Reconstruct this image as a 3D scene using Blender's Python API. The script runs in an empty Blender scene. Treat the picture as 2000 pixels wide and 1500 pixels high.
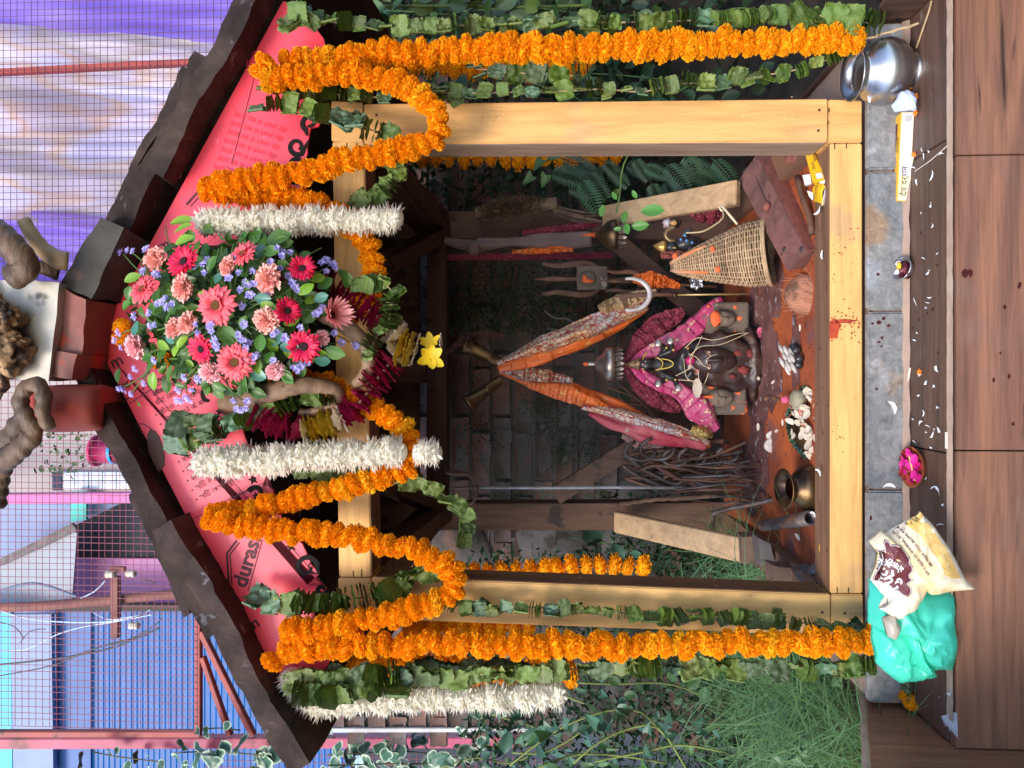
import bpy, bmesh, math, random
from mathutils import Vector, Matrix, Quaternion, noise

random.seed(7)
C = bpy.context.scene.collection
R = math.radians

# ---------------------------------------------------------------- camera (the photograph lies on its side: world up is picture left)
F, D, PITCH = 1440.0, 1.44, R(3.3)
CX, CZ = -0.039, 0.586
cam_d = bpy.data.cameras.new('camera')
cam = bpy.data.objects.new('camera', cam_d)
C.objects.link(cam)
cam_d.sensor_width = 36.0
cam_d.lens = 36.0 * F / 2000.0
cam_d.clip_start, cam_d.clip_end = 0.05, 400.0
FW = Vector((0, math.cos(PITCH), math.sin(PITCH)))
UP = Vector((0, -math.sin(PITCH), math.cos(PITCH)))
RT = Vector((1, 0, 0))
cm = Matrix.Identity(4)
for i, ax in enumerate((-UP, RT, -FW)):
    for j in range(3):
        cm[j][i] = ax[j]
CAM = Vector((CX, -D, CZ))
cm.translation = CAM
cam.matrix_world = cm
bpy.context.scene.camera = cam

# ---------------------------------------------------------------- light: soft open shade, bluish sky from the side, a broad warm sun
scn = bpy.context.scene
world = bpy.data.worlds.new('World')
scn.world = world
world.use_nodes = True
wn = world.node_tree
bg = wn.nodes['Background']
sky = wn.nodes.new('ShaderNodeTexSky')
sky.sky_type = 'NISHITA'
sky.sun_disc = False
SUN_EL, SUN_AZ = R(36), R(206)      # azimuth clockwise from +Y: behind the camera, to its left
sky.sun_elevation, sky.sun_rotation = SUN_EL, SUN_AZ
sky.altitude, sky.air_density, sky.dust_density, sky.ozone_density = 1200, 1.0, 1.5, 1.0
wn.links.new(sky.outputs[0], bg.inputs[0])
bg.inputs[1].default_value = 0.15
sun_d = bpy.data.lights.new('sun', 'SUN')
sun_d.energy, sun_d.angle, sun_d.color = 1.5, R(22), (1.0, 0.92, 0.80)
sun = bpy.data.objects.new('sun', sun_d)
C.objects.link(sun)
to_sun = Vector((math.sin(SUN_AZ) * math.cos(SUN_EL), math.cos(SUN_AZ) * math.cos(SUN_EL), math.sin(SUN_EL)))
sun.rotation_euler = to_sun.to_track_quat('Z', 'Y').to_euler()
sun.location = (0, -3, 5)
scn.view_settings.view_transform = 'Standard'
scn.view_settings.look = 'None'
scn.view_settings.gamma = 1.0
scn.view_settings.use_curve_mapping = False
scn.view_settings.exposure = 1.35

# ---------------------------------------------------------------- helpers
def ray(ix, iy):
    return FW * F + RT * (750.0 - iy) - UP * (ix - 1000.0)
def P(ix, iy, Y):
    "point at depth plane y=Y that the photograph shows at pixel (ix, iy)"
    d = ray(ix, iy)
    return CAM + d * ((Y - CAM.y) / d.y)
def PZ(ix, iy, z):
    d = ray(ix, iy)
    return CAM + d * ((z - CAM.z) / d.z)
def PX(ix, iy, x):
    d = ray(ix, iy)
    return CAM + d * ((x - CAM.x) / d.x)
def px(n, Y=0.0):
    return n * (D + Y) / F
U = random.uniform
def V(*a): return Vector(a)
def rv(a=1.0): return Vector((U(-a, a), U(-a, a), U(-a, a)))

class MB:
    "collects geometry, builds ONE mesh"
    def __init__(s): s.v, s.f, s.m = [], [], []
    def add(s, vs, fs, mi=0):
        o = len(s.v)
        s.v.extend(Vector(v) for v in vs)
        s.f.extend([tuple(i + o for i in f) for f in fs])
        s.m.extend([mi] * len(fs))
        return s
    def hexa(s, c, mi=0):
        "8 corners: 0-3 near loop, 4-7 the same loop at the far side"
        return s.add(c, [(0, 1, 2, 3), (7, 6, 5, 4), (0, 4, 5, 1), (1, 5, 6, 2), (2, 6, 7, 3), (3, 7, 4, 0)], mi)
    def box(s, lo, hi, mi=0):
        a, b = lo, hi
        return s.hexa([(a[0], a[1], a[2]), (b[0], a[1], a[2]), (b[0], a[1], b[2]), (a[0], a[1], b[2]),
                       (a[0], b[1], a[2]), (b[0], b[1], a[2]), (b[0], b[1], b[2]), (a[0], b[1], b[2])], mi)
    def bar(s, a, b, w, h, up=(0, 0, 1), mi=0):
        "square bar from a to b"
        a, b = Vector(a), Vector(b)
        d = (b - a).normalized()
        u = Vector(up)
        sd = d.cross(u)
        if sd.length < 1e-4: sd = d.cross(Vector((0, 1, 0)))
        sd.normalize(); u = sd.cross(d)
        q = [-sd * w / 2 - u * h / 2, sd * w / 2 - u * h / 2, sd * w / 2 + u * h / 2, -sd * w / 2 + u * h / 2]
        return s.hexa([a + t for t in q] + [b + t for t in q], mi)
    def tube(s, pts, r, n=8, mi=0, cap=True, flat=1.0, ridge=None):
        pts = [Vector(p) for p in pts]
        rr = r if isinstance(r, (list, tuple)) else [r] * len(pts)
        o = len(s.v); N = None
        for i, p in enumerate(pts):
            t = (pts[min(i + 1, len(pts) - 1)] - pts[max(i - 1, 0)])
            if t.length < 1e-9: t = Vector((0, 0, 1))
            t.normalize()
            if N is None:
                N = t.cross(Vector((0, 1, 0)))
                if N.length < .1: N = t.cross(Vector((1, 0, 0)))
            N = (N - t * N.dot(t)).normalized()
            B = t.cross(N)
            for k in range(n):
                a = 2 * math.pi * k / n
                q = rr[i] * (1 + (ridge(i, k) if ridge else 0))
                s.v.append(p + N * math.cos(a) * q + B * math.sin(a) * q * flat)
        for i in range(len(pts) - 1):
            for k in range(n):
                a, b = o + i * n + k, o + i * n + (k + 1) % n
                s.f.append((a, b, b + n, a + n)); s.m.append(mi)
        if cap:
            s.f.append(tuple(o + k for k in reversed(range(n)))); s.m.append(mi)
            e = o + (len(pts) - 1) * n
            s.f.append(tuple(e + k for k in range(n))); s.m.append(mi)
        return s
    def lathe(s, prof, c=(0, 0, 0), axis=(0, 0, 1), n=24, mi=0, cap=True):
        "prof: (radius, height) along axis"
        c, ax = Vector(c), Vector(axis).normalized()
        N = ax.cross(Vector((0, 1, 0)))
        if N.length < .1: N = ax.cross(Vector((1, 0, 0)))
        N.normalize(); B = ax.cross(N); o = len(s.v)
        for r, h in prof:
            for k in range(n):
                a = 2 * math.pi * k / n
                s.v.append(c + ax * h + (N * math.cos(a) + B * math.sin(a)) * r)
        for i in range(len(prof) - 1):
            for k in range(n):
                a, b = o + i * n + k, o + i * n + (k + 1) % n
                s.f.append((a, b, b + n, a + n)); s.m.append(mi)
        if cap:
            s.f.append(tuple(o + k for k in reversed(range(n)))); s.m.append(mi)
            e = o + (len(prof) - 1) * n
            s.f.append(tuple(e + k for k in range(n))); s.m.append(mi)
        return s
    def ball(s, c, r, n=12, m=8, mi=0, jit=0.0):
        c = Vector(c); r = Vector((r, r, r)) if not hasattr(r, '__len__') else Vector(r)
        o = len(s.v)
        for i in range(m + 1):
            th = math.pi * i / m
            for k in range(n):
                a = 2 * math.pi * k / n
                d = Vector((math.sin(th) * math.cos(a), math.sin(th) * math.sin(a), math.cos(th)))
                q = 1 + (jit * (noise.noise(d * 2.1 + c * 9) + .45 * noise.noise(d * 5.3 + c * 7)) if jit else 0)
                s.v.append(c + Vector((d.x * r.x, d.y * r.y, d.z * r.z)) * q)
        for i in range(m):
            for k in range(n):
                a, b = o + i * n + k, o + i * n + (k + 1) % n
                s.f.append((a, a + n, b + n, b)); s.m.append(mi)
        return s
    def prism(s, poly, ext, mi=0):
        "poly: list of points (one planar loop), extruded by vector ext"
        poly = [Vector(p) for p in poly]; n = len(poly); e = Vector(ext)
        fs = [tuple(range(n)), tuple(reversed(range(n, 2 * n)))]
        fs += [(i, i + n, (i + 1) % n + n, (i + 1) % n) for i in range(n)]
        return s.add(poly + [p + e for p in poly], fs, mi)
    def grid(s, fn, nu, nv, mi=0, closed=False):
        o = len(s.v)
        for i in range(nu + 1):
            for j in range(nv + 1):
                s.v.append(Vector(fn(i / nu, j / nv)))
        for i in range(nu):
            for j in range(nv):
                a = o + i * (nv + 1) + j
                s.f.append((a, a + nv + 1, a + nv + 2, a + 1)); s.m.append(mi)
        return s
    def mesh(s, name, mats, smooth=False, off=None):
        me = bpy.data.meshes.new(name)
        vs = [v - off for v in s.v] if off is not None else s.v
        me.from_pydata([tuple(v) for v in vs], [], s.f)
        for m in (mats if isinstance(mats, (list, tuple)) else [mats]): me.materials.append(m)
        me.polygons.foreach_set('material_index', s.m)
        if smooth: me.polygons.foreach_set('use_smooth', [True] * len(s.f))
        me.update()
        return me
    def build(s, name, mats, parent=None, smooth=False, fix=False, bevel=0.0):
        base = parent.get('_o') if parent is not None else None
        off = Vector(base) if base is not None else None
        if fix or bevel:
            bm = bmesh.new()
            vv = [bm.verts.new(v - off if off is not None else v) for v in s.v]
            for f, m in zip(s.f, s.m):
                try:
                    fc = bm.faces.new([vv[i] for i in f]); fc.material_index = m; fc.smooth = smooth
                except ValueError: pass
            bmesh.ops.recalc_face_normals(bm, faces=bm.faces)
            if bevel:
                es = [e for e in bm.edges if len(e.link_faces) == 2 and e.calc_face_angle(0) > .5]
                bmesh.ops.bevel(bm, geom=es, offset=bevel, segments=2, affect='EDGES', clamp_overlap=True)
            me = bpy.data.meshes.new(name); bm.to_mesh(me); bm.free()
            for m in (mats if isinstance(mats, (list, tuple)) else [mats]): me.materials.append(m)
        else:
            me = s.mesh(name, mats, smooth, off)
        return link(name, me, parent)

def link(name, me, parent=None):
    o = bpy.data.objects.new(name, me)
    C.objects.link(o)
    if parent is not None:
        o.parent = parent
        if '_o' in parent: o['_o'] = list(parent['_o'])
    return o
def thing(name, label, cat, loc=(0, 0, 0), group=None, kind=None):
    o = bpy.data.objects.new(name, None)
    C.objects.link(o)
    o.location = loc; o['_o'] = list(loc); o.empty_display_size = .02
    o['label'] = label; o['category'] = cat
    if group: o['group'] = group
    if kind: o['kind'] = kind
    return o
def tag(o, label, cat, group=None, kind=None):
    o['label'] = label; o['category'] = cat
    if group: o['group'] = group
    if kind: o['kind'] = kind
    return o
def struct(o):
    o['kind'] = 'structure'; return o
def put(me, name, parent, loc, z=(0, 0, 1), roll=0.0, sc=1.0, x=None):
    "an instance of a shared mesh: local z looks along z; loc in world"
    o = link(name, me, parent)
    base = Vector(parent['_o']) if parent is not None and '_o' in parent else Vector((0, 0, 0))
    z = Vector(z).normalized()
    if x is not None:
        xx = Vector(x); xx = (xx - z * xx.dot(z)).normalized()
        yy = z.cross(xx)
        m = Matrix((xx, yy, z)).transposed().to_4x4()
    else:
        m = z.to_track_quat('Z', 'Y').to_matrix().to_4x4()
    m = m @ Matrix.Rotation(roll, 4, 'Z')
    s3 = Vector((sc, sc, sc)) if not hasattr(sc, '__len__') else Vector(sc)
    m = m @ Matrix.Diagonal((*s3, 1))
    m.translation = Vector(loc) - base
    o.matrix_local = m
    if '_o' in o: del o['_o']
    return o
def catmull(pts, step):
    pts = [Vector(p) for p in pts]
    q = [pts[0] * 2 - pts[1]] + pts + [pts[-1] * 2 - pts[-2]]
    dense = []
    for i in range(1, len(q) - 2):
        a, b, c, d = q[i - 1:i + 3]
        for k in range(16):
            t = k / 16
            dense.append(.5 * ((2 * b) + (c - a) * t + (2 * a - 5 * b + 4 * c - d) * t * t + (3 * b - a - 3 * c + d) * t ** 3))
    dense.append(pts[-1])
    out, acc = [dense[0]], 0
    for a, b in zip(dense, dense[1:]):
        L = (b - a).length
        if L < 1e-9: continue
        while acc + L >= step:
            t = (step - acc) / L
            a = a.lerp(b, t); out.append(a); L = (b - a).length; acc = 0
            if L < 1e-9: break
        acc += L
    return out

# ---------------------------------------------------------------- materials
def mat(name, c1, c2=None, scale=8.0, rough=.7, bump=0.0, bscale=None, metal=0.0, stretch=(1, 1, 1), rnd=0.0, island=0.0,
        trans=0.0, spec=.4, detail=6.0, c3=None, c3scale=20.0, c3at=.62, coat=0.0, dist=0.0, world_co=False, c4=None, c4scale=3., c4at=.6, grain=None, c3mp=False):
    m = bpy.data.materials.new(name)
    m.use_nodes = True
    nt = m.node_tree; N = nt.nodes; L = nt.links
    b = N['Principled BSDF']
    b.inputs['Roughness'].default_value = rough
    b.inputs['Metallic'].default_value = metal
    b.inputs['Specular IOR Level'].default_value = spec
    if coat: b.inputs['Coat Weight'].default_value = coat
    if world_co:
        co = N.new('ShaderNodeNewGeometry').outputs['Position']
    else:
        co = N.new('ShaderNodeTexCoord').outputs['Object']
    mp = N.new('ShaderNodeMapping'); mp.inputs['Scale'].default_value = stretch
    L.new(co, mp.inputs[0])
    def nz(sc, det=detail, src=mp.outputs[0]):
        n = N.new('ShaderNodeTexNoise'); n.inputs['Scale'].default_value = sc; n.inputs['Detail'].default_value = det
        n.inputs['Distortion'].default_value = dist
        L.new(src, n.inputs['Vector']); return n.outputs['Fac']
    def mix(f, a, bb):
        x = N.new('ShaderNodeMix'); x.data_type = 'RGBA'
        if isinstance(f, float): x.inputs[0].default_value = f
        else: L.new(f, x.inputs[0])
        for sk, val in ((6, a), (7, bb)):
            if isinstance(val, tuple): x.inputs[sk].default_value = (*val, 1)
            else: L.new(val, x.inputs[sk])
        return x.outputs[2]
    def ramp(f, lo, hi):
        r = N.new('ShaderNodeMapRange'); r.inputs[1].default_value = lo; r.inputs[2].default_value = hi
        L.new(f, r.inputs[0]); return r.outputs[0]
    col = c1
    if c2: col = mix(ramp(nz(scale), .36, .64), c1, c2)
    if c3: col = mix(ramp(nz(c3scale, 3, mp.outputs[0] if c3mp else co), c3at, c3at + .06), col, c3)
    if c4: col = mix(ramp(nz(c4scale, 4, co), c4at, c4at + .1), col, c4)
    if grain:
        gs, gst, ga = grain
        gm_ = N.new('ShaderNodeMapping'); gm_.inputs['Scale'].default_value = gst; L.new(co, gm_.inputs[0])
        gn = N.new('ShaderNodeTexNoise'); gn.inputs['Scale'].default_value = gs; gn.inputs['Detail'].default_value = 9; gn.inputs['Roughness'].default_value = .68; gn.inputs['Distortion'].default_value = .6
        L.new(gm_.outputs[0], gn.inputs['Vector'])
        gr = N.new('ShaderNodeMapRange'); gr.inputs[1].default_value = .30; gr.inputs[2].default_value = .62; gr.inputs[3].default_value = 1 - ga; gr.inputs[4].default_value = 1 + ga * .35
        L.new(gn.outputs['Fac'], gr.inputs[0])
        gx = N.new('ShaderNodeMix'); gx.data_type = 'RGBA'; gx.blend_type = 'MULTIPLY'; gx.inputs[0].default_value = 1.0
        if isinstance(col, tuple): gx.inputs[6].default_value = (*col, 1)
        else: L.new(col, gx.inputs[6])
        L.new(gr.outputs[0], gx.inputs[7]); col = gx.outputs[2]
    if rnd or island:
        h = N.new('ShaderNodeHueSaturation')
        if isinstance(col, tuple): h.inputs['Color'].default_value = (*col, 1)
        else: L.new(col, h.inputs['Color'])
        if island:
            g = N.new('ShaderNodeNewGeometry').outputs['Random Per Island']
        if rnd:
            oi = N.new('ShaderNodeObjectInfo').outputs['Random']
        if rnd and island:
            ad = N.new('ShaderNodeMath'); ad.operation = 'ADD'; L.new(g, ad.inputs[0]); L.new(oi, ad.inputs[1])
            fr = N.new('ShaderNodeMath'); fr.operation = 'FRACT'; L.new(ad.outputs[0], fr.inputs[0]); src = fr.outputs[0]
        else: src = oi if rnd else g
        amt = max(rnd, island)
        r = N.new('ShaderNodeMapRange'); r.inputs[3].default_value = 1 - amt; r.inputs[4].default_value = 1 + amt * .8
        L.new(src, r.inputs[0]); L.new(r.outputs[0], h.inputs['Value'])
        r2 = N.new('ShaderNodeMapRange'); r2.inputs[3].default_value = .5 - amt * .045; r2.inputs[4].default_value = .5 + amt * .045
        ml = N.new('ShaderNodeMath'); ml.operation = 'MULTIPLY'; ml.inputs[1].default_value = 7.31; L.new(src, ml.inputs[0])
        fr2 = N.new('ShaderNodeMath'); fr2.operation = 'FRACT'; L.new(ml.outputs[0], fr2.inputs[0])
        L.new(fr2.outputs[0], r2.inputs[0]); L.new(r2.outputs[0], h.inputs['Hue'])
        col = h.outputs[0]
    if isinstance(col, tuple): b.inputs['Base Color'].default_value = (*col, 1)
    else: L.new(col, b.inputs['Base Color'])
    if bump:
        bp = N.new('ShaderNodeBump'); bp.inputs['Strength'].default_value = min(1, bump); bp.inputs['Distance'].default_value = .004 * max(1, bump)
        L.new(nz(bscale or scale * 3, 8), bp.inputs['Height']); L.new(bp.outputs[0], b.inputs['Normal'])
    if trans:
        t = N.new('ShaderNodeBsdfTranslucent'); ms = N.new('ShaderNodeMixShader'); ms.inputs[0].default_value = trans
        if isinstance(col, tuple): t.inputs[0].default_value = (*col, 1)
        else: L.new(col, t.inputs[0])
        L.new(b.outputs[0], ms.inputs[1]); L.new(t.outputs[0], ms.inputs[2])
        L.new(ms.outputs[0], N['Material Output'].inputs[0])
    return m
def text(s, name, mt, parent, loc, size, ang=0.0, zdir=None, xdir=None, align='LEFT', bold=0.0, sx=1.0):
    "flat print: by default on a plane facing the viewer (-Y), its line at angle ang above the world x axis"
    cu = bpy.data.curves.new(name, 'FONT')
    cu.body = s; cu.size = size; cu.align_x = align; cu.resolution_u = 3
    cu.offset = bold
    tmp = bpy.data.objects.new(name, cu)
    C.objects.link(tmp)
    bpy.context.view_layer.update()
    me = bpy.data.meshes.new_from_object(tmp.evaluated_get(bpy.context.evaluated_depsgraph_get()))
    bpy.data.objects.remove(tmp)
    me.materials.clear(); me.materials.append(mt)
    xd = Vector(xdir) if xdir is not None else Vector((math.cos(ang), 0, math.sin(ang)))
    zd = Vector(zdir) if zdir is not None else Vector((0, -1, 0))
    return put(me, name, parent, loc, z=zd, x=xd, sc=(sx, 1, 1))
def skin(name, joints, edges, mt, parent=None, sub=2, root=0):
    "one continuous body: joints [(x,y,z,r)] in world"
    base = Vector(parent['_o']) if parent is not None and '_o' in parent else Vector((0, 0, 0))
    me = bpy.data.meshes.new(name)
    me.from_pydata([tuple(Vector(j[:3]) - base) for j in joints], edges, [])
    o = link(name, me, None)
    o.modifiers.new('skin', 'SKIN').use_smooth_shade = True
    for i, j in enumerate(joints):
        sv = me.skin_vertices[0].data[i]
        sv.radius = (j[3], j[3]); sv.use_root = (i == root)
    md = o.modifiers.new('sub', 'SUBSURF'); md.levels = sub; md.render_levels = sub
    bpy.context.view_layer.update()
    m2 = bpy.data.meshes.new_from_object(o.evaluated_get(bpy.context.evaluated_depsgraph_get()))
    bpy.data.objects.remove(o)
    m2.materials.clear(); m2.materials.append(mt)
    for p in m2.polygons: p.use_smooth = True
    return link(name, m2, parent)
def relief_face(w, h, d, c, tilt=0.0, nu=26, nv=30):
    "an oval face carved towards -Y: brow, sockets, nose, lips; c = centre of its back plane"
    def fn(u, v):
        a = (u - .5) * 2; b = (v - .5) * 2
        rr = min(1, math.hypot(a, b))
        # map square to disc
        if rr > 0:
            k = max(abs(a), abs(b)) / max(1e-6, math.hypot(a, b)); a, b = a * k, b * k
        rr = math.hypot(a, b)
        z = math.sqrt(max(0, 1 - rr * rr)) ** .8
        g = lambda x, y, sx, sy: math.exp(-((a - x) / sx) ** 2 - ((b - y) / sy) ** 2)
        z += .32 * g(0, -.05, .11, .26) + .12 * g(0, -.2, .2, .09)          # nose
        z += .10 * (g(-.35, .30, .25, .08) + g(.35, .30, .25, .08))           # brows
        z -= .22 * (g(-.36, .13, .2, .12) + g(.36, .13, .2, .12))             # sockets
        z += .14 * (g(-.36, .12, .13, .06) + g(.36, .12, .13, .06))           # lids
        z += .14 * g(0, -.47, .25, .06) - .12 * g(0, -.53, .24, .03) + .12 * g(0, -.6, .2, .06)
        z += .10 * g(0, -.8, .25, .12)
        return c + Vector((a * w / 2, -z * d, b * h / 2))
    return MB().grid(fn, nu, nv)
# ================================================================ materials of the place
pine = mat('fresh_pine', (.74, .44, .165), (.66, .36, .12), 3, .62, .25, 40, stretch=(1, 1, .08), c3=(.33, .13, .04), c3scale=34, c3at=.70, c4=(.55, .33, .16), c4scale=5, c4at=.60, rnd=.05, grain=(9, (5, 5, .5), .30))
pine_flat = mat('fresh_pine_laid', (.76, .44, .155), (.68, .37, .115), 3, .62, .25, 40, stretch=(.08, 1, 1), c3=(.30, .11, .04), c3scale=40, c3at=.70, c4=(.56, .33, .15), c4scale=6, c4at=.60, rnd=.05, grain=(9, (.5, 5, 5), .30))
pale_pine = mat('pale_pine', (.50, .33, .19), (.42, .26, .14), 4, .7, .2, 40, stretch=(1, 1, .15), c3=(.2, .1, .06), c3scale=40, c3at=.72, grain=(9, (5, 5, .6), .35))
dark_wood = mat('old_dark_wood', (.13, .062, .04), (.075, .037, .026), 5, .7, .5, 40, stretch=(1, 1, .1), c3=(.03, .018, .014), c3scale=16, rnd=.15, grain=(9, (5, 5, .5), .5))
dark_wood_laid = mat('old_dark_wood_laid', (.13, .062, .04), (.075, .037, .026), 5, .7, .5, 40, stretch=(.1, 1, 1), c3=(.03, .018, .014), c3scale=16, rnd=.15, grain=(9, (.5, 5, 5), .5))
slate_m = mat('slate', (.058, .038, .034), (.030, .021, .020), 14, .8, 1.6, 26, spec=.15, c3=(.135, .125, .14), c3scale=26, c3at=.645, stretch=(1, .4, 1), rnd=.15, c4=(.060, .038, .032), c4scale=5, c4at=.55, dist=.4, grain=(12, (1, .6, 1), .4))
tile_m = mat('wood_look_tile', (.275, .13, .082), (.175, .088, .062), 5, .42, .12, 90, stretch=(.35, 2.5, 4.0), c3mp=True, c3=(.055, .03, .026), c3scale=7, c3at=.655, rnd=.06, dist=1.2, c4=(.20, .115, .09), c4scale=2.5, c4at=.55, grain=(13, (.35, 6, 8), .36))
tile_up = mat('wood_look_tile_upright', (.33, .145, .088), (.20, .095, .062), 5, .4, .12, 90, stretch=(4, 4, .35), c3mp=True, c3=(.055, .03, .026), c3scale=7, c3at=.66, rnd=.06, dist=1.2, grain=(13, (8, 8, .35), .36))
tread_m = mat('wood_look_tread', (.135, .075, .052), (.085, .05, .038), 5, .5, .2, 90, stretch=(.35, 3.5, 4.0), c3=(.22, .17, .14), c3scale=11, c3at=.70, c4=(.12, .09, .08), c4scale=4, rnd=.06, dist=1.2, grain=(13, (.35, 8, 8), .45))  # tile colour darkened to offset sunlight on the flat tread
grout_m = mat('tile_edge', (.50, .37, .28), (.40, .28, .21), 20, .8, .3)
stone_m = mat('grey_slab', (.17, .175, .185), (.25, .24, .235), 7, .85, .9, 60, c3=(.30, .20, .13), c3scale=6, c3at=.60, rnd=.1, c4=(.33, .34, .37), c4scale=9, c4at=.58, grain=(60, (1, 1, 1), .45))
mortar_m = mat('pinkish_mortar', (.36, .235, .18), (.28, .2, .16), 20, .9, .6)
soil_m = mat('soil', (.035, .024, .017), (.012, .009, .007), 12, .95, 1.2)
brick_m = mat('weathered_brick', (.155, .065, .048), (.115, .10, .10), 4.2, .9, 1.0, 40, c3=(.09, .075, .07), c3scale=8, c3at=.60, rnd=.25, world_co=True, c4=(.035, .05, .025), c4scale=5.5, c4at=.60)
wmortar_m = mat('wall_mortar', (.13, .12, .115), (.07, .065, .06), 5, .95, 1.3, 25, c3=(.04, .045, .03), c3scale=7, c3at=.6, world_co=True)
altar_m = mat('altar_floor', (.46, .105, .028), (.31, .075, .034), 5, .65, .5, 30, c3=(.05, .022, .02), c3scale=60, c3at=.66, c4=(.17, .085, .085), c4scale=6, c4at=.62, grain=(40, (1, 1, 1), .3))
altar_stain = mat('altar_residue', (.20, .085, .075), (.10, .04, .036), 14, .7, .8, 40, c3=(.34, .30, .33), c3scale=45, c3at=.62)

# ================================================================ ground and podium
g = MB().grid(lambda u, v: ((u - .5) * 120, -20 + v * 140, -.75 + (.10 * noise.noise(Vector((u * 90, v * 90, 0))))), 40, 40).build('ground', soil_m)
struct(g)
def soil(u, v, x0, x1):
    x = x0 + (x1 - x0) * u; y = -.12 + v * 1.5
    return (x, y, -.10 - .12 * (1 - v) + .06 * noise.noise(Vector((x * 5, y * 5, 3))) + .1 * v)
for nm, x0, x1 in (('soil_bed', -3.2, -.655), ('soil_bed', .66, 3.0)):
    struct(MB().grid(lambda u, v: soil(u, v, x0, x1), 24, 20).build(nm, soil_m))

# podium: tiled tread, riser and cheek walls round the grey stone base
TZ, TY = -.075, -.157
podium = MB().box((-.64, -.012, -.72), (.64, .95, -.014)).box((-3.2, TY + .012, -.75), (3.2, -.012, TZ - .012)).build('podium', mortar_m)
struct(podium); podium['_o'] = [0, 0, 0]
def part_box(name, lo, hi, m, parent, bevel=.002):
    return MB().box(lo, hi).build(name, m, parent, bevel=bevel)
# grey slabs in front (joints at iy 605, 960)
xs = [P(1720, iy, -.03).x for iy in (60, 330, 606, 958, 1260)]
xs[0], xs[-1] = .638, -.638
for a, b in zip(xs[1:], xs):
    part_box('stone_slab', (a + .002, -.022, TZ + .006), (b - .002, -.004, -.001), stone_m, podium, .004)
lip = MB().grid(lambda u, v: (-.638 + 1.276 * u, -.021 - .009 * v - .004 * noise.noise(Vector((u * 22, 0, 0))), TZ + .012 - .010 * v + .002 * noise.noise(Vector((u * 40, v, 5)))), 90, 3).build('mortar_strip', mortar_m, podium, True)
# tread tiles
txs = [.64] + [PZ(1800, iy, TZ).x for iy in (303, 876)] + [-.64]
for a, b in zip(txs[1:], txs):
    part_box('tread_tile', (a + .0012, TY, TZ - .012), (b - .0012, -.016, TZ), tread_m, podium, .001)
# riser tiles and their pale edge
rxs = [1.2, P(1900, 303, TY - .02).x, P(1900, 880, TY - .02).x, PZ(1870, 1453, TZ - .012).x - .0, ]
rxs[-1] = -.644
for a, b in zip(rxs[1:], rxs):
    part_box('riser_tile', (a + .0012, TY - .020, -.70), (b - .0012, TY - .0005, TZ - .004), tile_m, podium, .001)
e = MB().grid(lambda u, v: (-.60 + 1.3 * u, TY - .0205 + .0195 * v, TZ + .0016 + .0012 * noise.noise(Vector((u * 60, v, 0)))), 80, 2).build('tile_edge', grout_m, podium)
# cheek wall on the grass side: two tiles with a sloping top edge, standing at x = -.645
xw = -.645
def cheek(px_list, name='cheek_tile'):
    q = [PX(a, b, xw) for a, b in px_list]
    return MB().prism(q, (-.012, 0, 0)).build(name, tile_up, podium, fix=True)
t0 = PX(1686, 1296, xw); t1 = PX(1689, 1341, xw); b1 = PZ(1729, 1340, TZ); b1.x = xw
q0 = Vector((xw, t0.y + .12, t0.z - .03))
MB().prism([q0, t1 + V(0, .0015, 0), Vector((xw, t1.y + .0015, TZ - .05)), Vector((xw, q0.y, TZ - .05))], (-.012, 0, 0)).build('cheek_tile', tile_up, podium, fix=True)
tn = Vector((xw, -1.0, .30))
t2 = PX(1697, 1470, xw)
MB().prism([t1 - V(0, .0015, 0), t2, Vector((xw, -.62, t2.z + (t2.z - t1.z) / (t2.y - t1.y) * (-.62 - t2.y))), Vector((xw, -.62, -.7)), Vector((xw, t1.y - .0015, -.7))], (-.012, 0, 0)).build('cheek_tile', tile_up, podium, fix=True)
MB().tube([q0 + V(-.006, 0, .003)] + [t1.lerp(t2, k / 6) + V(-.006 + U(-.001, .001), 0, .003 + U(-.001, .001)) for k in range(7)] + [t2 + (t2 - t1) * 1.5 + V(-.006, 0, .003)], .009, 6).build('cheek_edge', grout_m, podium)
MB().tube([t1 + V(.001, 0, 0)] + [t1.lerp(Vector((xw, b1.y, TZ)), k / 5) + V(.001, U(-.004, .004), 0) for k in range(1, 6)], .0035, 6).build('grout_line', grout_m, podium)
# old plank lying against the cheek wall
o = MB().tube([V(-.68, .75, -.16), V(-.675, .4, -.10), V(-.672, .1, -.06), V(-.675, -.1, .0), V(-.68, -.4, .09)], .028, 9, ridge=lambda i, k: .25 * noise.noise(Vector((k * 1.7, i * .4, 0)))).build('weathered_plank', dark_wood, None, True)
tag(o, 'rotten dark plank along the pale edge of the tiled step wall by the grass', 'plank')
# far cheek, its shade put into the dark wood colour
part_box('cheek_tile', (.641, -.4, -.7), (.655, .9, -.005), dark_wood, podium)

# white tile chip at the step corner
q = [PX(1848, 1398, xw + .003), PX(1870, 1392, xw + .003), PX(1872, 1444, xw + .003), PX(1858, 1450, xw + .003)]
q = [P(1843, 1401, TY + .002), P(1869, 1393, TY - .021), P(1871, 1440, TY - .022), P(1883, 1453, TY - .022), P(1862, 1450, TY + .003)]
o = MB().prism(q, (0, .004, .002)).build('tile_chip', mat('white_tile_back', (.55, .58, .66), (.42, .42, .45), 30, .6, .3), None, fix=True)
tag(o, 'broken white sliver of tile at the corner of the step below the green bag', 'tile chip')

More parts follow.
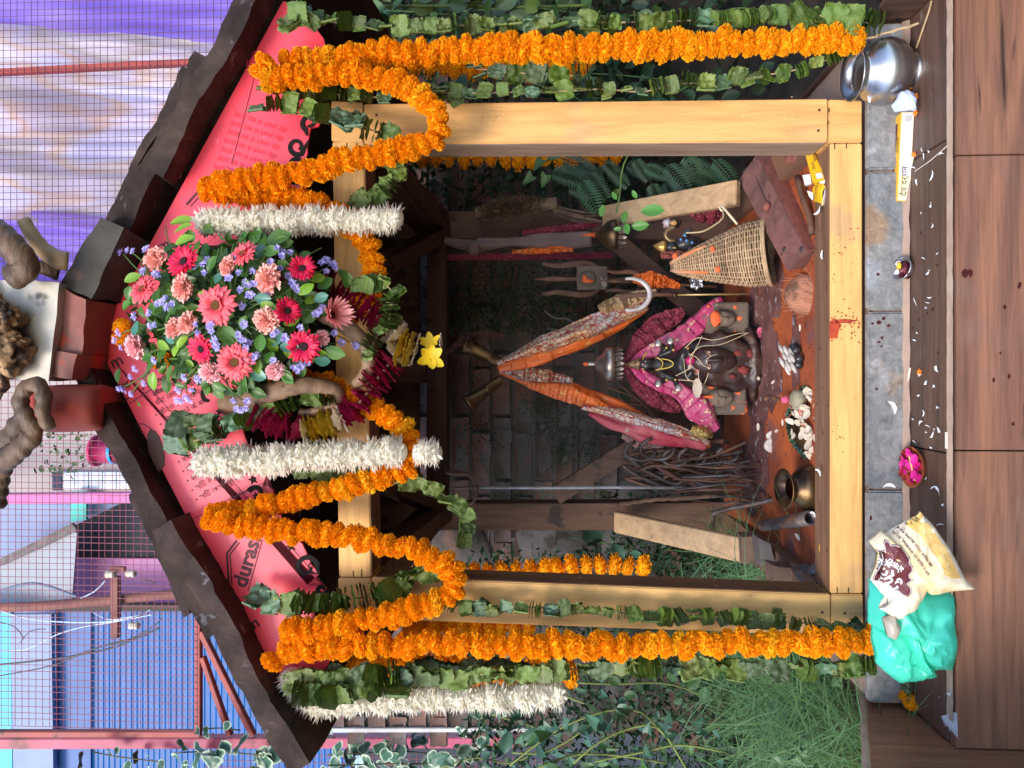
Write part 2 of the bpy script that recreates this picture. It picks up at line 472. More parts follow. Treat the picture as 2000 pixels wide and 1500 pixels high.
# ================================================================ brick wall behind the shrine
WY = 1.30
wall = thing('brick_wall', 'weathered brick and plaster wall behind the wooden shrine', 'wall', (0, WY, 0))
WX0, WX1, WZ0, WZ1 = P(700, 1421, WY).x, 1.25, -.35, 1.62
MB().box((WX0, WY + .003, WZ0), (WX1, WY + .2, WZ1)).build('wall_core', wmortar_m, wall)
def brick_mesh(w, seed):
    def fn(p):
        return p
    b = MB(); h = .064; d = .05
    def face(u, v):
        x = (u - .5) * w; z = (v - .5) * h
        return (x + .006 * noise.noise(Vector((u * 5, v * 3, seed))), -.010 * noise.noise(Vector((u * 6, v * 4, seed + 9))) + (.01 if u in (0, 1) or v in (0, 1) else 0), z + .006 * noise.noise(Vector((u * 5, v * 3, seed + 4))))
    b.grid(face, 9, 4)
    return b.mesh('brick', brick_m, True)
brick_full = [brick_mesh(.222, k * 3.1) for k in range(4)]
brick_half = [brick_mesh(.104, k * 3.1 + 50) for k in range(2)]
row = 0
z = WZ0 + .04
while z < WZ1 - .02:
    x = WX0 + (.115 if row % 2 == 0 else .056)
    while x < WX1 - .1:
        put(random.choice(brick_full), 'brick', wall, (x + U(-.004, .004), WY - U(-.006, .008), z + U(-.003, .003)), z=(0, 0, 1), roll=0)
        x += .236
    if row % 2: put(random.choice(brick_half), 'brick', wall, (WX0 + .056 - .115 + .056, WY, z))
    z += .078; row += 1
# plaster skin left over the bricks
plaster_m = mat('old_plaster', (.15, .14, .145), (.085, .075, .075), 4, .9, 1.0, 30, c3=(.06, .055, .05), c3scale=9, c3at=.6, world_co=True, c4=(.19, .11, .085), c4scale=6, c4at=.58)
for k in range(9):
    cx_, cz_ = U(WX0 + .1, -.42), U(.0, 1.4)
    n_ = 22; ph = U(0, 9)
    ring = []
    for a in range(n_):
        t = 2 * math.pi * a / n_
        rr = U(.8, 1.0) * (1 + .5 * noise.noise(Vector((math.cos(t) * 1.5, math.sin(t) * 1.5, ph))))
        ring.append((max(WX0 + .002, cx_ + .20 * rr * math.cos(t)), WY - .012, cz_ + .12 * rr * math.sin(t)))
    pb = MB(); c0 = len(pb.v)
    pb.add([(cx_, WY - .016, cz_)] + ring + [(x_, WY + .01, z_) for x_, _, z_ in [(cx_ + (r_[0] - cx_) * 1.08, 0, cz_ + (r_[2] - cz_) * 1.08) for r_ in ring]],
           [(0, 1 + i, 1 + (i + 1) % n_) for i in range(n_)] + [(1 + i, 1 + n_ + i, 1 + n_ + (i + 1) % n_, 1 + (i + 1) % n_) for i in range(n_)])
    o = pb.build('plaster_patch', plaster_m, wall, True)
# moss tufts on the wall
def tuft(b, c, n, r, leaf, flat=.3):
    for _ in range(n):
        p = Vector(c) + Vector((random.gauss(0, r), -abs(random.gauss(0, r * flat)), random.gauss(0, r)))
        d = rv().normalized() * leaf; e2 = d.cross(rv()).normalized() * leaf * .55
        b.add([p - d, p + e2, p + d, p - e2], [(0, 1, 2, 3)])
# ================================================================ the shrine
sh = thing('wooden_shrine', 'open wooden roadside shrine of pine posts with a slate roof and pink gable board', 'shrine', (0, 0, 0))
def member(name, pts, Y, dep, m, bevel=.002, parent=sh):
    "front face from four photo points at depth Y (order: loop), dep thick"
    f = [P(a, b, Y) for a, b in pts]
    bk = [v + V(0, dep, 0) for v in f]
    return MB().hexa(f + bk).build(name, m, parent, bevel=bevel)
dp = .082
member('post', [(711, 203), (711, 281), (1617, 277), (1617, 193)], 0, dp, pine)
member('post', [(726, 1127), (724, 1209), (1622, 1242), (1622, 1161)], 0, dp, pine)
member('top_beam', [(649, 277), (711, 277), (725, 1127), (662, 1127)], 0, dp, pine_flat)
member('bottom_beam', [(1622, 280), (1684, 280), (1685, 1159), (1622, 1159)], 0, dp, pine_flat)
member('joint_block', [(647, 196), (647, 275), (709, 279.5), (709, 200)], .001, dp - .002, pine)
member('joint_block', [(1619, 194), (1619, 278), (1684, 278), (1684, 196)], .001, dp - .002, pine)
member('joint_block', [(660, 1129), (661, 1208), (722, 1209), (724.5, 1129)], .001, dp - .002, pine)
member('joint_block', [(1624, 1161), (1624, 1244), (1687, 1245), (1686, 1161)], .001, dp - .002, pine)
# the ledge is stained brown, the faces turned inwards browner and greyer: thin facings on the pine
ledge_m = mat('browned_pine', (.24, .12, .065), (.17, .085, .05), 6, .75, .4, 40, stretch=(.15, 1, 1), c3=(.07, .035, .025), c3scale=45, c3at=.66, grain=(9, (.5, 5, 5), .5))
inner_l = mat('brown_pine_upright', (.22, .105, .035), (.14, .065, .03), 6, .7, .4, 40, stretch=(1, 1, .15), c3=(.42, .22, .06), c3scale=50, c3at=.68, grain=(9, (5, 5, .5), .5))
inner_r = mat('grey_pine_upright', (.32, .215, .15), (.25, .16, .11), 6, .7, .4, 40, stretch=(1, 1, .15), grain=(9, (5, 5, .5), .4))
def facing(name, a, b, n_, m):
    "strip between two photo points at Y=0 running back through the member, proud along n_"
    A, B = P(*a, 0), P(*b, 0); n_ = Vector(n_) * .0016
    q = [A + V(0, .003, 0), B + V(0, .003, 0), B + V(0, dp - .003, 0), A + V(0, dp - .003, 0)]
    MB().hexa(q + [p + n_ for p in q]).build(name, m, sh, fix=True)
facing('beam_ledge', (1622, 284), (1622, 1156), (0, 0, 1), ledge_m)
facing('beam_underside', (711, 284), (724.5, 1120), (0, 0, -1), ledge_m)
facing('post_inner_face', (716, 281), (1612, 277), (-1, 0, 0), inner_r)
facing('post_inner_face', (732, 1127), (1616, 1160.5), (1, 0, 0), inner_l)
# red splash and drips on the bottom beam (wear with a shape of its own)
stain_m = mat('red_splash', (.45, .06, .02), (.2, .02, .015), 30, .5)
def blot(name, ix, iy, w, h, m, Y, n=11, parent=sh, lift=.001):
    c = P(ix, iy, Y - lift); q = []
    for k in range(n):
        t = 2 * math.pi * k / n; r = U(.55, 1.1)
        q.append(c + V(px(w) * .5 * r * math.cos(t), 0, px(h) * .5 * r * math.sin(t)))
    return MB().add(q, [tuple(range(n))]).build(name, m, parent)
splash = MB()
def sp(ix, iy, dx, dy):
    a = [(ix - dx, iy - dy * .6), (ix - dx * .2, iy - dy), (ix + dx, iy - dy * .3), (ix + dx * .5, iy + dy * .2), (ix + dx * .3, iy + dy), (ix - dx, iy + dy)]
    splash.add([P(p_, q_, -.0012) for p_, q_ in a], [tuple(range(6))])
sp(1632, 641, 12, 20); sp(1655, 627, 24, 4)
for _ in range(26): sp(U(1624, 1680), random.gauss(645, 26), U(.8, 2.4), U(.8, 2.4))
# saw cuts, nail heads and smudges on the new timber
cut_m = mat('saw_cut', (.045, .022, .012), None, rough=.9)
for a, b in (((1630, 280), (1630, 291)), ((1653, 280), (1653, 290)), ((1635, 1147), (1635, 1158)), ((1657, 1148), (1657, 1158)), ((677, 279), (677, 287)), ((697, 279), (697, 286)), ((1619, 212), (1619, 219)), ((1617, 236), (1617, 243)), ((690, 1115), (690, 1126)), ((706, 1112), (706, 1126))):
    MB().bar(P(*a, -.0008), P(*b, -.0008), .0012, .0016, (0, 1, 0)).build('saw_cut', cut_m, sh)
nail = mat('nail_head_iron', (.06, .045, .04), None, rough=.5, metal=.6)
for x, y in ((735, 225), (735, 258), (1600, 215), (1598, 255), (1606, 1196), (1650, 1198), (800, 1165)):
    MB().lathe([(.0001, -.0016), (.0022, -.0014), (.0026, 0)], P(x, y, .0), (0, 1, 0), 8).build('nail_head', nail, sh, True)
smudge = mat('grey_smudge', (.36, .235, .12), (.42, .26, .11), 60, .8); scuff = mat('pale_scuff', (.78, .50, .22), None, rough=.7)
for _ in range(70):
    x, y = random.gauss(972, 16), random.gauss(226, 7); blot('smudge', x, y, U(.8, 3), U(.8, 2.4), smudge, 0, 7, lift=.0006)
for _ in range(46):
    x, y = U(1450, 1590), random.gauss(232, 12); blot('scuff', x, y, U(.6, 1.8), U(1.5, 6), scuff, 0, 6, lift=.0006)
for _ in range(90):
    x, y = random.choice(((U(1626, 1682), U(320, 1150)), (U(730, 1610), U(1150, 1205)), (U(1626, 1682), random.gauss(860, 20)))); blot('smudge', x, y, U(.5, 2.2), U(.8, 4), random.choice((smudge, cut_m, smudge)), 0, 6, lift=.0006)
for _ in range(30): sp(U(1624, 1680), U(440, 640), U(.6, 3.5), U(.5, 1.2))
splash.build('red_splash', stain_m, sh)['kind'] = 'stuff'
# back frame
member('back_post', [(690, 412), (690, 466), (1420, 468), (1420, 414)], .86, .08, dark_wood)
member('back_post', [(690, 984), (690, 1036), (1420, 1036), (1420, 982)], .86, .08, dark_wood)
member('back_beam', [(833, 466), (872, 466), (872, 984), (833, 984)], .865, .07, dark_wood_laid)
member('king_post', [(640, 702), (640, 748), (832, 748), (832, 702)], .87, .06, dark_wood)
def stick(name, a, b, w, h, m=dark_wood, parent=sh, up=(0, 0, 1), bevel=.002):
    return MB().bar(P(*a), P(*b), w, h, up).build(name, m, parent, bevel=bevel)
# side beams
for x in (.474, -.474):
    MB().box((x - .04, dp + .001, .957), (x + .04, .94, 1.024)).build('side_beam', dark_wood, sh, bevel=.002)
    MB().box((x - .04, dp + .001, .0), (x + .04, .94, .062)).build('side_sill', mat('sill_wood', (.26, .12, .06), (.16, .08, .05), 8, .75, .4, stretch=(1, .1, 1)), sh, bevel=.003)
MB().box((-.43, .87, .0), (.43, .94, .06)).build('back_sill', dark_wood_laid, sh, bevel=.002)
# knee braces
stick('knee_brace', (742, 1095, .30), (868, 1000, .84), .05, .05)
stick('knee_brace', (760, 330, .30), (862, 432, .84), .05, .05)
stick('knee_brace', (735, 940, .5), (860, 990, .84), .045, .05)
stick('knee_brace', (745, 520, .5), (862, 455, .84), .045, .05)
# crossing boards at the back and pale boards at the sides
stick('cross_brace', (1085, 968, .80), (1400, 770, .74), .055, .022, dark_wood, up=(0, 1, 0))
stick('cross_brace', (1165, 440, .80), (1400, 640, .74), .055, .022, dark_wood, up=(0, 1, 0))
stick('side_brace', (1204, 1019, .80), (1462, 1076, .42), .062, .022, pale_pine, up=(0, 1, .05))
stick('side_brace', (1181, 424, .70), (1442, 377, .42), .062, .022, pale_pine, up=(0, 1, .05))
# altar floor, rising a little to the back
def fz(x, y):
    return .040 + .05 * max(0, y - .45) + .004 * noise.noise(Vector((x * 8, y * 8, 0)))
fl = MB().grid(lambda u, v: (-.433 + .866 * u, dp - .002 + v * .80, fz(-.433 + .866 * u, dp + v * .8)), 40, 36).build('altar_floor', altar_m, sh, True)
MB().box((-.433, dp, .005), (.433, .87, .03)).build('floor_base', dark_wood, sh)
# residue patches under the idols
def patch(ix, iy, rx, ry, m=altar_stain, lift=.004, name='residue'):
    c = PZ(ix, iy, .05); ph = U(0, 9)
    ring = []
    for k in range(26):
        t = 2 * math.pi * k / 26; r = 1 + .55 * noise.noise(Vector((math.cos(t) * 2, math.sin(t) * 2, ph)))
        x, y = c.x + rx * r * math.cos(t), c.y + ry * r * math.sin(t)
        x = max(-.43, min(.43, x)); y = max(dp + .004, min(.86, y))
        ring.append((x, y, fz(x, y) + .001))
    return MB().add([(c.x, c.y, fz(c.x, c.y) + lift)] + ring, [(0, 1 + k, 1 + (k + 1) % 26) for k in range(26)]).build(name, m, sh, True)
patch(1475, 690, .20, .10); patch(1500, 720, .12, .07); patch(1500, 560, .10, .09); patch(1470, 920, .12, .12)
patch(1545, 690, .08, .03); patch(1480, 800, .12, .05)

# ---------------------------------------------------------------- gable board
board_m = mat('pink_board', (.84, .055, .085), (.80, .075, .12), 3, .34, .06, 60, c3=(.84, .16, .22), c3scale=26, c3at=.70, spec=.5, stretch=(1, 1, .5))
print_m = mat('board_print', (.05, .012, .02), (.12, .02, .03), 50, .6)
YB = -.012
outline = [(188, 668), (553, 2), (587, 14), (612, 50), (632, 75), (640, 110), (612, 150), (604, 185), (618, 205), (626, 228), (622, 246), (606, 250), (596, 262), (600, 285), (600, 303),
           (586, 318), (570, 328), (560, 345), (566, 360), (588, 362), (600, 372), (598, 385), (570, 402), (548, 425), (520, 445), (500, 470), (490, 520), (478, 560), (468, 600), (462, 640), (460, 690), (462, 740), (468, 790), (474, 840),
           (486, 880), (505, 905), (522, 925), (520, 945), (535, 962), (520, 968), (500, 980), (520, 1010), (560, 1040), (590, 1062), (594, 1080), (604, 1092), (607, 1106), (600, 1114), (590, 1124), (612, 1122), (624, 1120), (610, 1135), (600, 1142),
           (622, 1143), (636, 1150), (637, 1160), (620, 1166), (606, 1180), (610, 1230), (640, 1262), (652, 1280), (640, 1300), (620, 1310), (612, 1350), (604, 1385), (567, 1402)]
ob = [P(a, b, YB) for a, b in outline]
bm = bmesh.new()
vs = [bm.verts.new(v) for v in ob]
f = bm.faces.new(vs); bmesh.ops.triangulate(bm, faces=[f])
r_ = bmesh.ops.extrude_face_region(bm, geom=list(bm.faces))
for v in r_['geom']:
    if isinstance(v, bmesh.types.BMVert): v.co.y += .006
bmesh.ops.recalc_face_normals(bm, faces=bm.faces)
me = bpy.data.meshes.new('gable_board'); bm.to_mesh(me); bm.free(); me.materials.append(board_m)
board = link('gable_board', me, sh); board['_o'] = [0, 0, 0]
void_m = mat('scroll_void', (.006, .005, .005), None, rough=.9)  # black inlay paints the darkness seen through cut-out scrolls
def scroll(cx, cy, r, a0, turns, flip=1, tail=None):
    pts, rad = [], []
    for k in range(22):
        t = k / 21; a = a0 + flip * turns * 2 * math.pi * t; q = r * (1 - .62 * t)
        pts.append(P(cx + q * math.cos(a), cy + q * math.sin(a), YB - .0016)); rad.append(px(5.4 * (1 - .45 * t)))
    if tail:
        pts = [P(*tail, YB - .0016)] + pts; rad = [px(2)] + rad
    MB().tube(pts, rad, 8, flat=.12).build('scroll', void_m, board)
scroll(598, 1108, 22, R(-20), -.95, 1, (622, 1122)); scroll(580, 286, 17, R(60), 1.0, 1, (602, 275)); scroll(604, 240, 15, R(120), 1.0, 1, (600, 265)); scroll(576, 322, 17, R(80), .95, -1)
scroll(408, 775, 19, R(-70), -.55); scroll(628, 1152, 11, R(0), 1); scroll(655, 1290, 16, R(0), .6); scroll(500, 965, 15, R(200), .8)
def star(ix, iy, r):
    c = P(ix, iy, YB - .0012); q = []
    for k in range(10):
        a = k * math.pi / 5 + .3; rr = px(r if k % 2 == 0 else r * .42)
        q.append(c + V(rr * math.cos(a), 0, rr * math.sin(a)))
    MB().prism(q, (0, .001, 0)).build('star', void_m, board)
for s_ in ((429, 803, 10), (494, 937, 11), (568, 1068, 11), (500, 968, 8)): star(*s_)
# print on the board
T = lambda s, ix, iy, size, ang, bold=0.0: text(s, 'lettering', print_m, board, P(ix, iy, YB - .0012), size, R(ang), bold=bold)
T('Remove', 289, 757, .0125 * 1.35, -65, .0003); T('after installation', 300, 774, .0125 * 1.3, -63, .0003)
T('\u2022', 279, 765, .016, -63)
for k, s in enumerate(('\u0936\u0940\u091f \u0932\u0917\u093e\u0928\u0947 \u0915\u0947 \u092c\u093e\u0926 \u0939\u091f\u093e\u090f\u0902', '\u0936\u0940\u091f\u094d\u0938 \u0932\u093e\u0935\u0932\u094d\u092f\u093e\u0928\u0902\u0924\u0930 \u0915\u093e\u0922\u093e',
                       '\u0936\u0940\u091f \u0932\u0917\u093e\u0928\u0947 \u0915\u0947 \u092c\u093e\u0926', '\u0c36\u0c40\u0c1f \u0c32\u0c17\u0c3e', '\u0936\u0940\u091f', '\u0a36\u0a40\u0a1f \u0a32\u0a17', '\u0936\u0940\u091f \u0932\u0917\u093e\u0928\u0947', '\u0a38\u0a3c\u0a40\u0a1f \u0a32\u0a3e', '\u0ab6\u0ac0\u0a9f \u0ab2\u0a97',
                       '\u09b8\u09bf\u099f \u0989\u09a0\u09bf \u0995\u09c1', '\u09b8\u09bf\u099f \u0985\u09b8\u09bf \u0995\u09c1\u09b2\u09cd\u09ac\u09be \u09ae\u09a4')):
    ix = 305 + k * 8.8; iy = 793 + k * 18.4
    T(s, ix, iy, .0155, -62); T('\u2022', ix - 9, iy + 4, .014, -62)
T('durasi', 480, 1150, .043, -16.5, .0012)
faint = mat('faded_print', (.62, .03, .06), None, rough=.5)
for k in range(7): text('\u0936\u0940\u091f \u0932\u0917\u093e\u0928\u0947 \u0915\u0947 \u092c\u093e\u0926 \u0939\u091f\u093e\u090f\u0902', 'lettering', faint, board, P(520 + k * 7, 352 - k * 17, YB - .0012), .013, R(72))
text('durasi', 'lettering', faint, board, P(560, 150, YB - .0012), .030, R(70))
for r_ in (30, 25): MB().tube([P(506 + r_ * .8 * math.sin(a), 128 + r_ * math.cos(a), YB - .001) for a in [k * math.pi / 14 for k in range(29)]], px(.8), 5, flat=.12).build('printed_line', faint, board)
T('m', 221, 721, .034, -62, .0006); T('m', 314, 492, .030, -62, .0004); T('m', 487, 1234, .034, -62, .0006); T('rning', 222, 768, .018, -62, .0003)
# roof mark of the print, rule lines and the roundel
def rule(pts, w, name='printed_line'):
    MB().tube([P(a, b, YB - .001) for a, b in pts], px(w), 6, flat=.12).build(name, print_m, board)
rule([(447, 1144), (443, 1081), (462, 1056)], 2.2); rule([(453, 1143), (449, 1083), (467, 1060)], 1.3); rule([(484, 1155), (512, 1055)], .9)
rule([(250, 790), (325, 742)], .8); rule([(232, 795), (268, 760)], .8); rule([(290, 755), (640, 1150)], .6, 'scratch'); rule([(452, 320), (505, 120)], .7, 'scratch'); rule([(440, 325), (500, 350)], .5, 'scratch')
rule([(395, 365), (364, 400)], 2.6, 'printed_line'); rule([(400, 372), (372, 403)], 1.2); rule([(360, 1022), (520, 940)], .6)
rule([(500, 950), (412, 990)], .7)
disc = [(293, 838), (303, 842), (312, 855), (319, 875), (322, 895), (320, 910), (309, 922), (300, 905), (290, 880), (286, 852)]
MB().prism([P(a, b, YB - .0012) for a, b in disc], (0, .001, 0)).build('printed_roundel', mat('roundel_ink', (.07, .03, .03), (.11, .05, .04), 40, .6), board)
rule([(264, 828), (280, 828), (295, 838), (310, 852), (320, 880), (321, 908), (310, 924)], .8); rule([(270, 832), (278, 850), (283, 846), (272, 860)], .6); rule([(289, 882), (308, 882)], .7)

# ---------------------------------------------------------------- slate roof
def rough_box(c, nu, nv, nw, j, seed):
    "8 corners (u along slope, v up through the thickness, w depth) -> rough slab"
    b = MB()
    def pt(u, v, w):
        p = Vector((0, 0, 0))
        for i, (a, bb, cc) in enumerate(((0, 0, 0), (1, 0, 0), (1, 1, 0), (0, 1, 0), (0, 0, 1), (1, 0, 1), (1, 1, 1), (0, 1, 1))):
            p += Vector(c[i]) * ((u if a else 1 - u) * (v if bb else 1 - v) * (w if cc else 1 - w))
        d = Vector((noise.noise(p * 9 + V(seed, 0, 0)), noise.noise(p * 9 + V(0, seed, 7)), noise.noise(p * 9 + V(3, 0, seed))))
        d2 = Vector((noise.noise(p * 38 + V(seed, 0, 0)), noise.noise(p * 38 + V(0, seed, 7)), noise.noise(p * 38 + V(3, 0, seed))))
        return p + d * j + d2 * j * .45
    for w in (0, 1): b.grid(lambda u, v: pt(u, v, w), nu, nv)
    for v in (0, 1): b.grid(lambda u, w: pt(u, v, w), nu, nw)
    for u in (0, 1): b.grid(lambda v, w: pt(u, v, w), nv, nw)
    return b
Ap = P(189, 670, 0); Er = P(556, 0, 0); El = P(600, 1391, 0)
def slab(sgn, s0, s1, o0, o1, th, y0, y1, seed, name='slate', th1=None):
    d = ((Er if sgn > 0 else El) - Ap); d.y = 0; d.normalize()
    n = V(-d.z, 0, d.x)
    if n.z < 0: n = -n
    th1 = th if th1 is None else th1
    a = Ap + d * s0 + n * o0; b_ = Ap + d * s1 + n * o1
    c = [a, b_, b_ + n * th1, a + n * th]
    c = [V(p.x, y0, p.z) for p in c] + [V(p.x, y1, p.z) for p in c]
    return rough_box(c, 34, 5, 12, .0095, seed).build(name, slate_m, sh, True)
slab(1, -.01, .60, .004, .030, .038, -.062, 1.05, 2); slab(1, .355, .98, .002, .003, .040, -.075, 1.06, 5); slab(1, .20, .57, .052, .075, .016, -.05, 1.0, 8)
slab(-1, -.005, .62, .004, .034, .036, -.065, 1.05, 11); slab(-1, .395, .925, .000, .004, .044, -.08, 1.06, 14); slab(-1, .30, .56, .05, .078, .015, -.045, 1.0, 17)
# back gable closing the roof space
bg_ = [P(189, 670, 0) + V(0, .96, 0), Er + V(-.05, .96, 0), V(.5, .96, 1.03), V(-.5, .96, 1.03), El + V(.05, .96, 0)]
MB().prism([bg_[0], bg_[1], bg_[2], bg_[3], bg_[4]], (0, .02, 0)).build('back_gable', dark_wood, sh, fix=True)

# ================================================================ crest on the ridge
crest = thing('roof_crest', 'ridge crest of dark slabs, red painted wood blocks and a pale metal wrapped block', 'roof crest', tuple(P(150, 680, -.05)))
redwood = mat('red_painted_wood', (.36, .10, .08), (.20, .09, .08), 8, .7, .7, 30, c3=(.45, .05, .03), c3scale=10, c3at=.6, rnd=.1)
black_slab = mat('blackened_slab', (.075, .068, .06), (.035, .032, .03), 9, .85, 1.2, 30, spec=.15, c3=(.10, .05, .045), c3scale=9, c3at=.62)
def pblock(name, pts, Y, dep, m, parent=crest, j=.006, seed=1):
    f = [P(a, b, Y) for a, b in pts]
    c = [f[0], f[1], f[2], f[3]] + [v + V(0, dep, 0) for v in f]
    return rough_box(c, 10, 10, 6, j, seed).build(name, m, parent, True)
pblock('wood_block', [(118, 558), (172, 586), (155, 690), (114, 686)], -.10, .25, redwood, seed=3)
pblock('wood_block', [(108, 684), (152, 692), (140, 742), (96, 734)], -.11, .25, redwood, seed=4)
bright_red = mat('bright_red_wood', (.52, .06, .04), (.30, .10, .08), 7, .65, .6, 30, c3=(.62, .10, .02), c3scale=12, c3at=.64)
MB().tube([P(84, 800, -.10), P(92, 799, -.10), P(120, 798, -.09), P(160, 797, -.07), P(200, 796, -.05), P(212, 796, -.05)], [px(40), px(44), px(46), px(46), px(45), px(40)], 22, flat=1.3, ridge=lambda i, k: .05 * noise.noise(Vector((i * .7, k * .5, 3)))).build('ridge_tile', bright_red, crest, True)
pblock('dark_slab', [(196, 424), (240, 448), (180, 584), (118, 552)], -.10, .3, black_slab, seed=6)
pblock('dark_slab', [(150, 560), (205, 600), (190, 700), (150, 745)], -.02, .3, black_slab, seed=7)
metal_m = mat('weathered_tin', (.58, .53, .46), (.44, .40, .34), 6, .42, .25, 25, metal=.35, c3=(.12, .10, .08), c3scale=15, c3at=.64)
pblock('metal_sheet', [(-30, 545), (116, 552), (96, 744), (-40, 742)], -.12, .10, metal_m, seed=9, j=.004)
horn_d = mat('dark_horn', (.15, .085, .05), (.07, .042, .028), 14, .55, .8, 40, stretch=(1, 1, 3))
horn_l = mat('pale_horn', (.42, .28, .15), (.28, .17, .09), 9, .55, .5, 40, c3=(.05, .035, .03), c3scale=14, c3at=.6)
bone_m = mat('old_bone', (.42, .26, .14), (.20, .115, .06), 16, .8, 1.4, 40, c3=(.05, .032, .022), c3scale=34, c3at=.52)
def horn(name, pts, r0, r1, m, parent=None, ridges=0.11, n=14, flat=.8):
    q = catmull([P(*p) for p in pts], .006)
    N_ = len(q)
    rr = [r0 + (r1 - r0) * (i / (N_ - 1)) ** 1.2 for i in range(N_)]
    return MB().tube(q, rr, n, flat=flat, ridge=lambda i, k: ridges * math.sin(i * 1.55) + .05 * noise.noise(Vector((i * .4, k, 0)))).build(name, m, parent, True)
sk = thing('ram_skull', 'dark ram skull with curled ridged horns tied on the roof crest', 'animal skull', tuple(P(20, 660, -.17)))
b = MB()
for c_, r_ in (((2, 625, -.15), (.032, .03, .030)), ((12, 690, -.15), (.036, .03, .034)), ((-30, 660, -.14), (.08, .05, .04)), ((26, 664, -.15), (.014, .02, .018)), ((20, 612, -.15), (.016, .02, .016))):
    b.ball(P(*c_), r_, 26, 18, jit=.75)
b.build('skull_bone', bone_m, sk, True)
horn('horn', [(0, 905, -.14), (35, 880, -.17), (66, 845, -.17), (50, 815, -.18), (40, 785, -.18), (52, 757, -.18), (74, 752, -.18), (86, 775, -.18), (84, 808, -.18), (98, 836, -.18), (104, 842, -.18)], .021, .011, horn_d, sk)
horn('horn', [(-10, 985, -.1), (0, 920, -.12), (20, 860, -.14), (60, 810, -.14), (100, 800, -.12)], .020, .022, horn_d, sk)
horn('horn', [(-40, 440, -.13), (10, 470, -.16), (50, 520, -.16), (20, 545, -.16)], .028, .024, horn_d, sk, .05)
o = horn('curved_horn', [(46, 430, -.10), (60, 455, -.10), (82, 485, -.10), (112, 506, -.10), (140, 512, -.09)], .0125, .019, horn_l, None, .015)
tag(o, 'pale tan curved horn with dark blotches rising from the roof crest', 'horn')
o = horn('curved_horn', [(40, 528, -.08), (80, 522, -.08), (120, 530, -.06)], .008, .02, horn_d, None, .01)
tag(o, 'short dark horn stub under the pale horn on the roof crest', 'horn')
# horns nailed on the gable under the bouquet
hm = mat('ram_horn', (.22, .125, .072), (.13, .072, .042), 22, .6, .9, 50, stretch=(1, 1, 1), c3=(.10, .055, .035), c3scale=30, c3at=.6)
o = horn('ram_horn', [(440, 790, -.05), (490, 775, -.09), (540, 764, -.11), (590, 752, -.11), (640, 757, -.10), (662, 772, -.09), (640, 796, -.08), (600, 806, -.07), (580, 800, -.07)], .022, .009, hm, None, .035, 16)
tag(o, 'ridged brown ram horn curling above the magenta and yellow garland beside the tall leaf strand', 'ram horn', 'ram horns on the gable')
o = horn('ram_horn', [(480, 560, -.05), (560, 572, -.09), (630, 610, -.11), (680, 640, -.11), (712, 675, -.10), (720, 715, -.09), (706, 742, -.08), (690, 752, -.07)], .023, .011, hm, None, .035, 16)
tag(o, 'ridged brown ram horn mostly hidden under the lower end of the bouquet', 'ram horn', 'ram horns on the gable')
# ================================================================ flowers and leaves shared by the garlands
marigold_m = mat('marigold', (.97, .46, .010), (.96, .37, .006), 40, .65, island=.13, rnd=.08, trans=.30, spec=.12)
marigold_y = mat('marigold_yellow', (.97, .56, .02), (.95, .48, .012), 40, .65, island=.13, rnd=.06, trans=.30, spec=.12)
white_m = mat('white_petal', (.95, .93, .88), (.93, .87, .74), 30, .55, island=.04, rnd=.03, trans=.5, spec=.2)
def veined(m, light, rib=.03):
    "midrib and side veins in the leaf's own coordinates"
    nt = m.node_tree; N, L = nt.nodes, nt.links
    co = N.new('ShaderNodeTexCoord').outputs['Object']; sx = N.new('ShaderNodeSeparateXYZ'); L.new(co, sx.inputs[0])
    def op(o, a, b=None):
        n = N.new('ShaderNodeMath'); n.operation = o
        for i, v in enumerate((a, b)):
            if v is None: continue
            if isinstance(v, (int, float)): n.inputs[i].default_value = v
            else: L.new(v, n.inputs[i])
        return n.outputs[0]
    ax = op('ABSOLUTE', sx.outputs[0])
    mid = op('LESS_THAN', ax, rib * .5)
    ph = op('SUBTRACT', sx.outputs[1], op('MULTIPLY', ax, .55))
    vein = op('MULTIPLY', op('GREATER_THAN', op('SINE', op('MULTIPLY', ph, 46.0)), .93), .55)
    f = op('MULTIPLY', op('MAXIMUM', mid, vein), .65)
    bs = N['Principled BSDF']; src = bs.inputs['Base Color'].links[0].from_socket
    x = N.new('ShaderNodeMix'); x.data_type = 'RGBA'; x.inputs[7].default_value = (*light, 1)
    L.new(f, x.inputs[0]); L.new(src, x.inputs[6]); L.new(x.outputs[2], bs.inputs['Base Color'])
    return m
leaf_a = mat('garland_leaf', (.105, .165, .018), (.065, .115, .018), 30, .45, .3, 80, island=.22, rnd=.48, spec=.55, trans=.08, c4=(.17, .13, .05), c4scale=3.0, c4at=.68)
leaf_b = mat('garland_leaf_pale', (.155, .205, .038), (.105, .155, .034), 30, .42, .3, 80, island=.2, rnd=.46, spec=.6, trans=.08)
leaf_d = mat('garland_leaf_dull', (.085, .13, .055), (.055, .095, .045), 30, .45, .3, 80, island=.2, rnd=.28, spec=.5, c4=(.16, .11, .05), c4scale=3.5, c4at=.66)
leaf_t = mat('garland_leaf_sheen', (.070, .150, .070), (.06, .115, .05), 30, .34, .3, 80, island=.2, rnd=.35, spec=.7)  # teal sky sheen put into the leaf colour
veined(leaf_t, (.13, .24, .17)); veined(leaf_a, (.17, .26, .07)); veined(leaf_b, (.24, .32, .11)); veined(leaf_d, (.15, .21, .09))
string_m = mat('string', (.35, .25, .15), None, rough=.9)

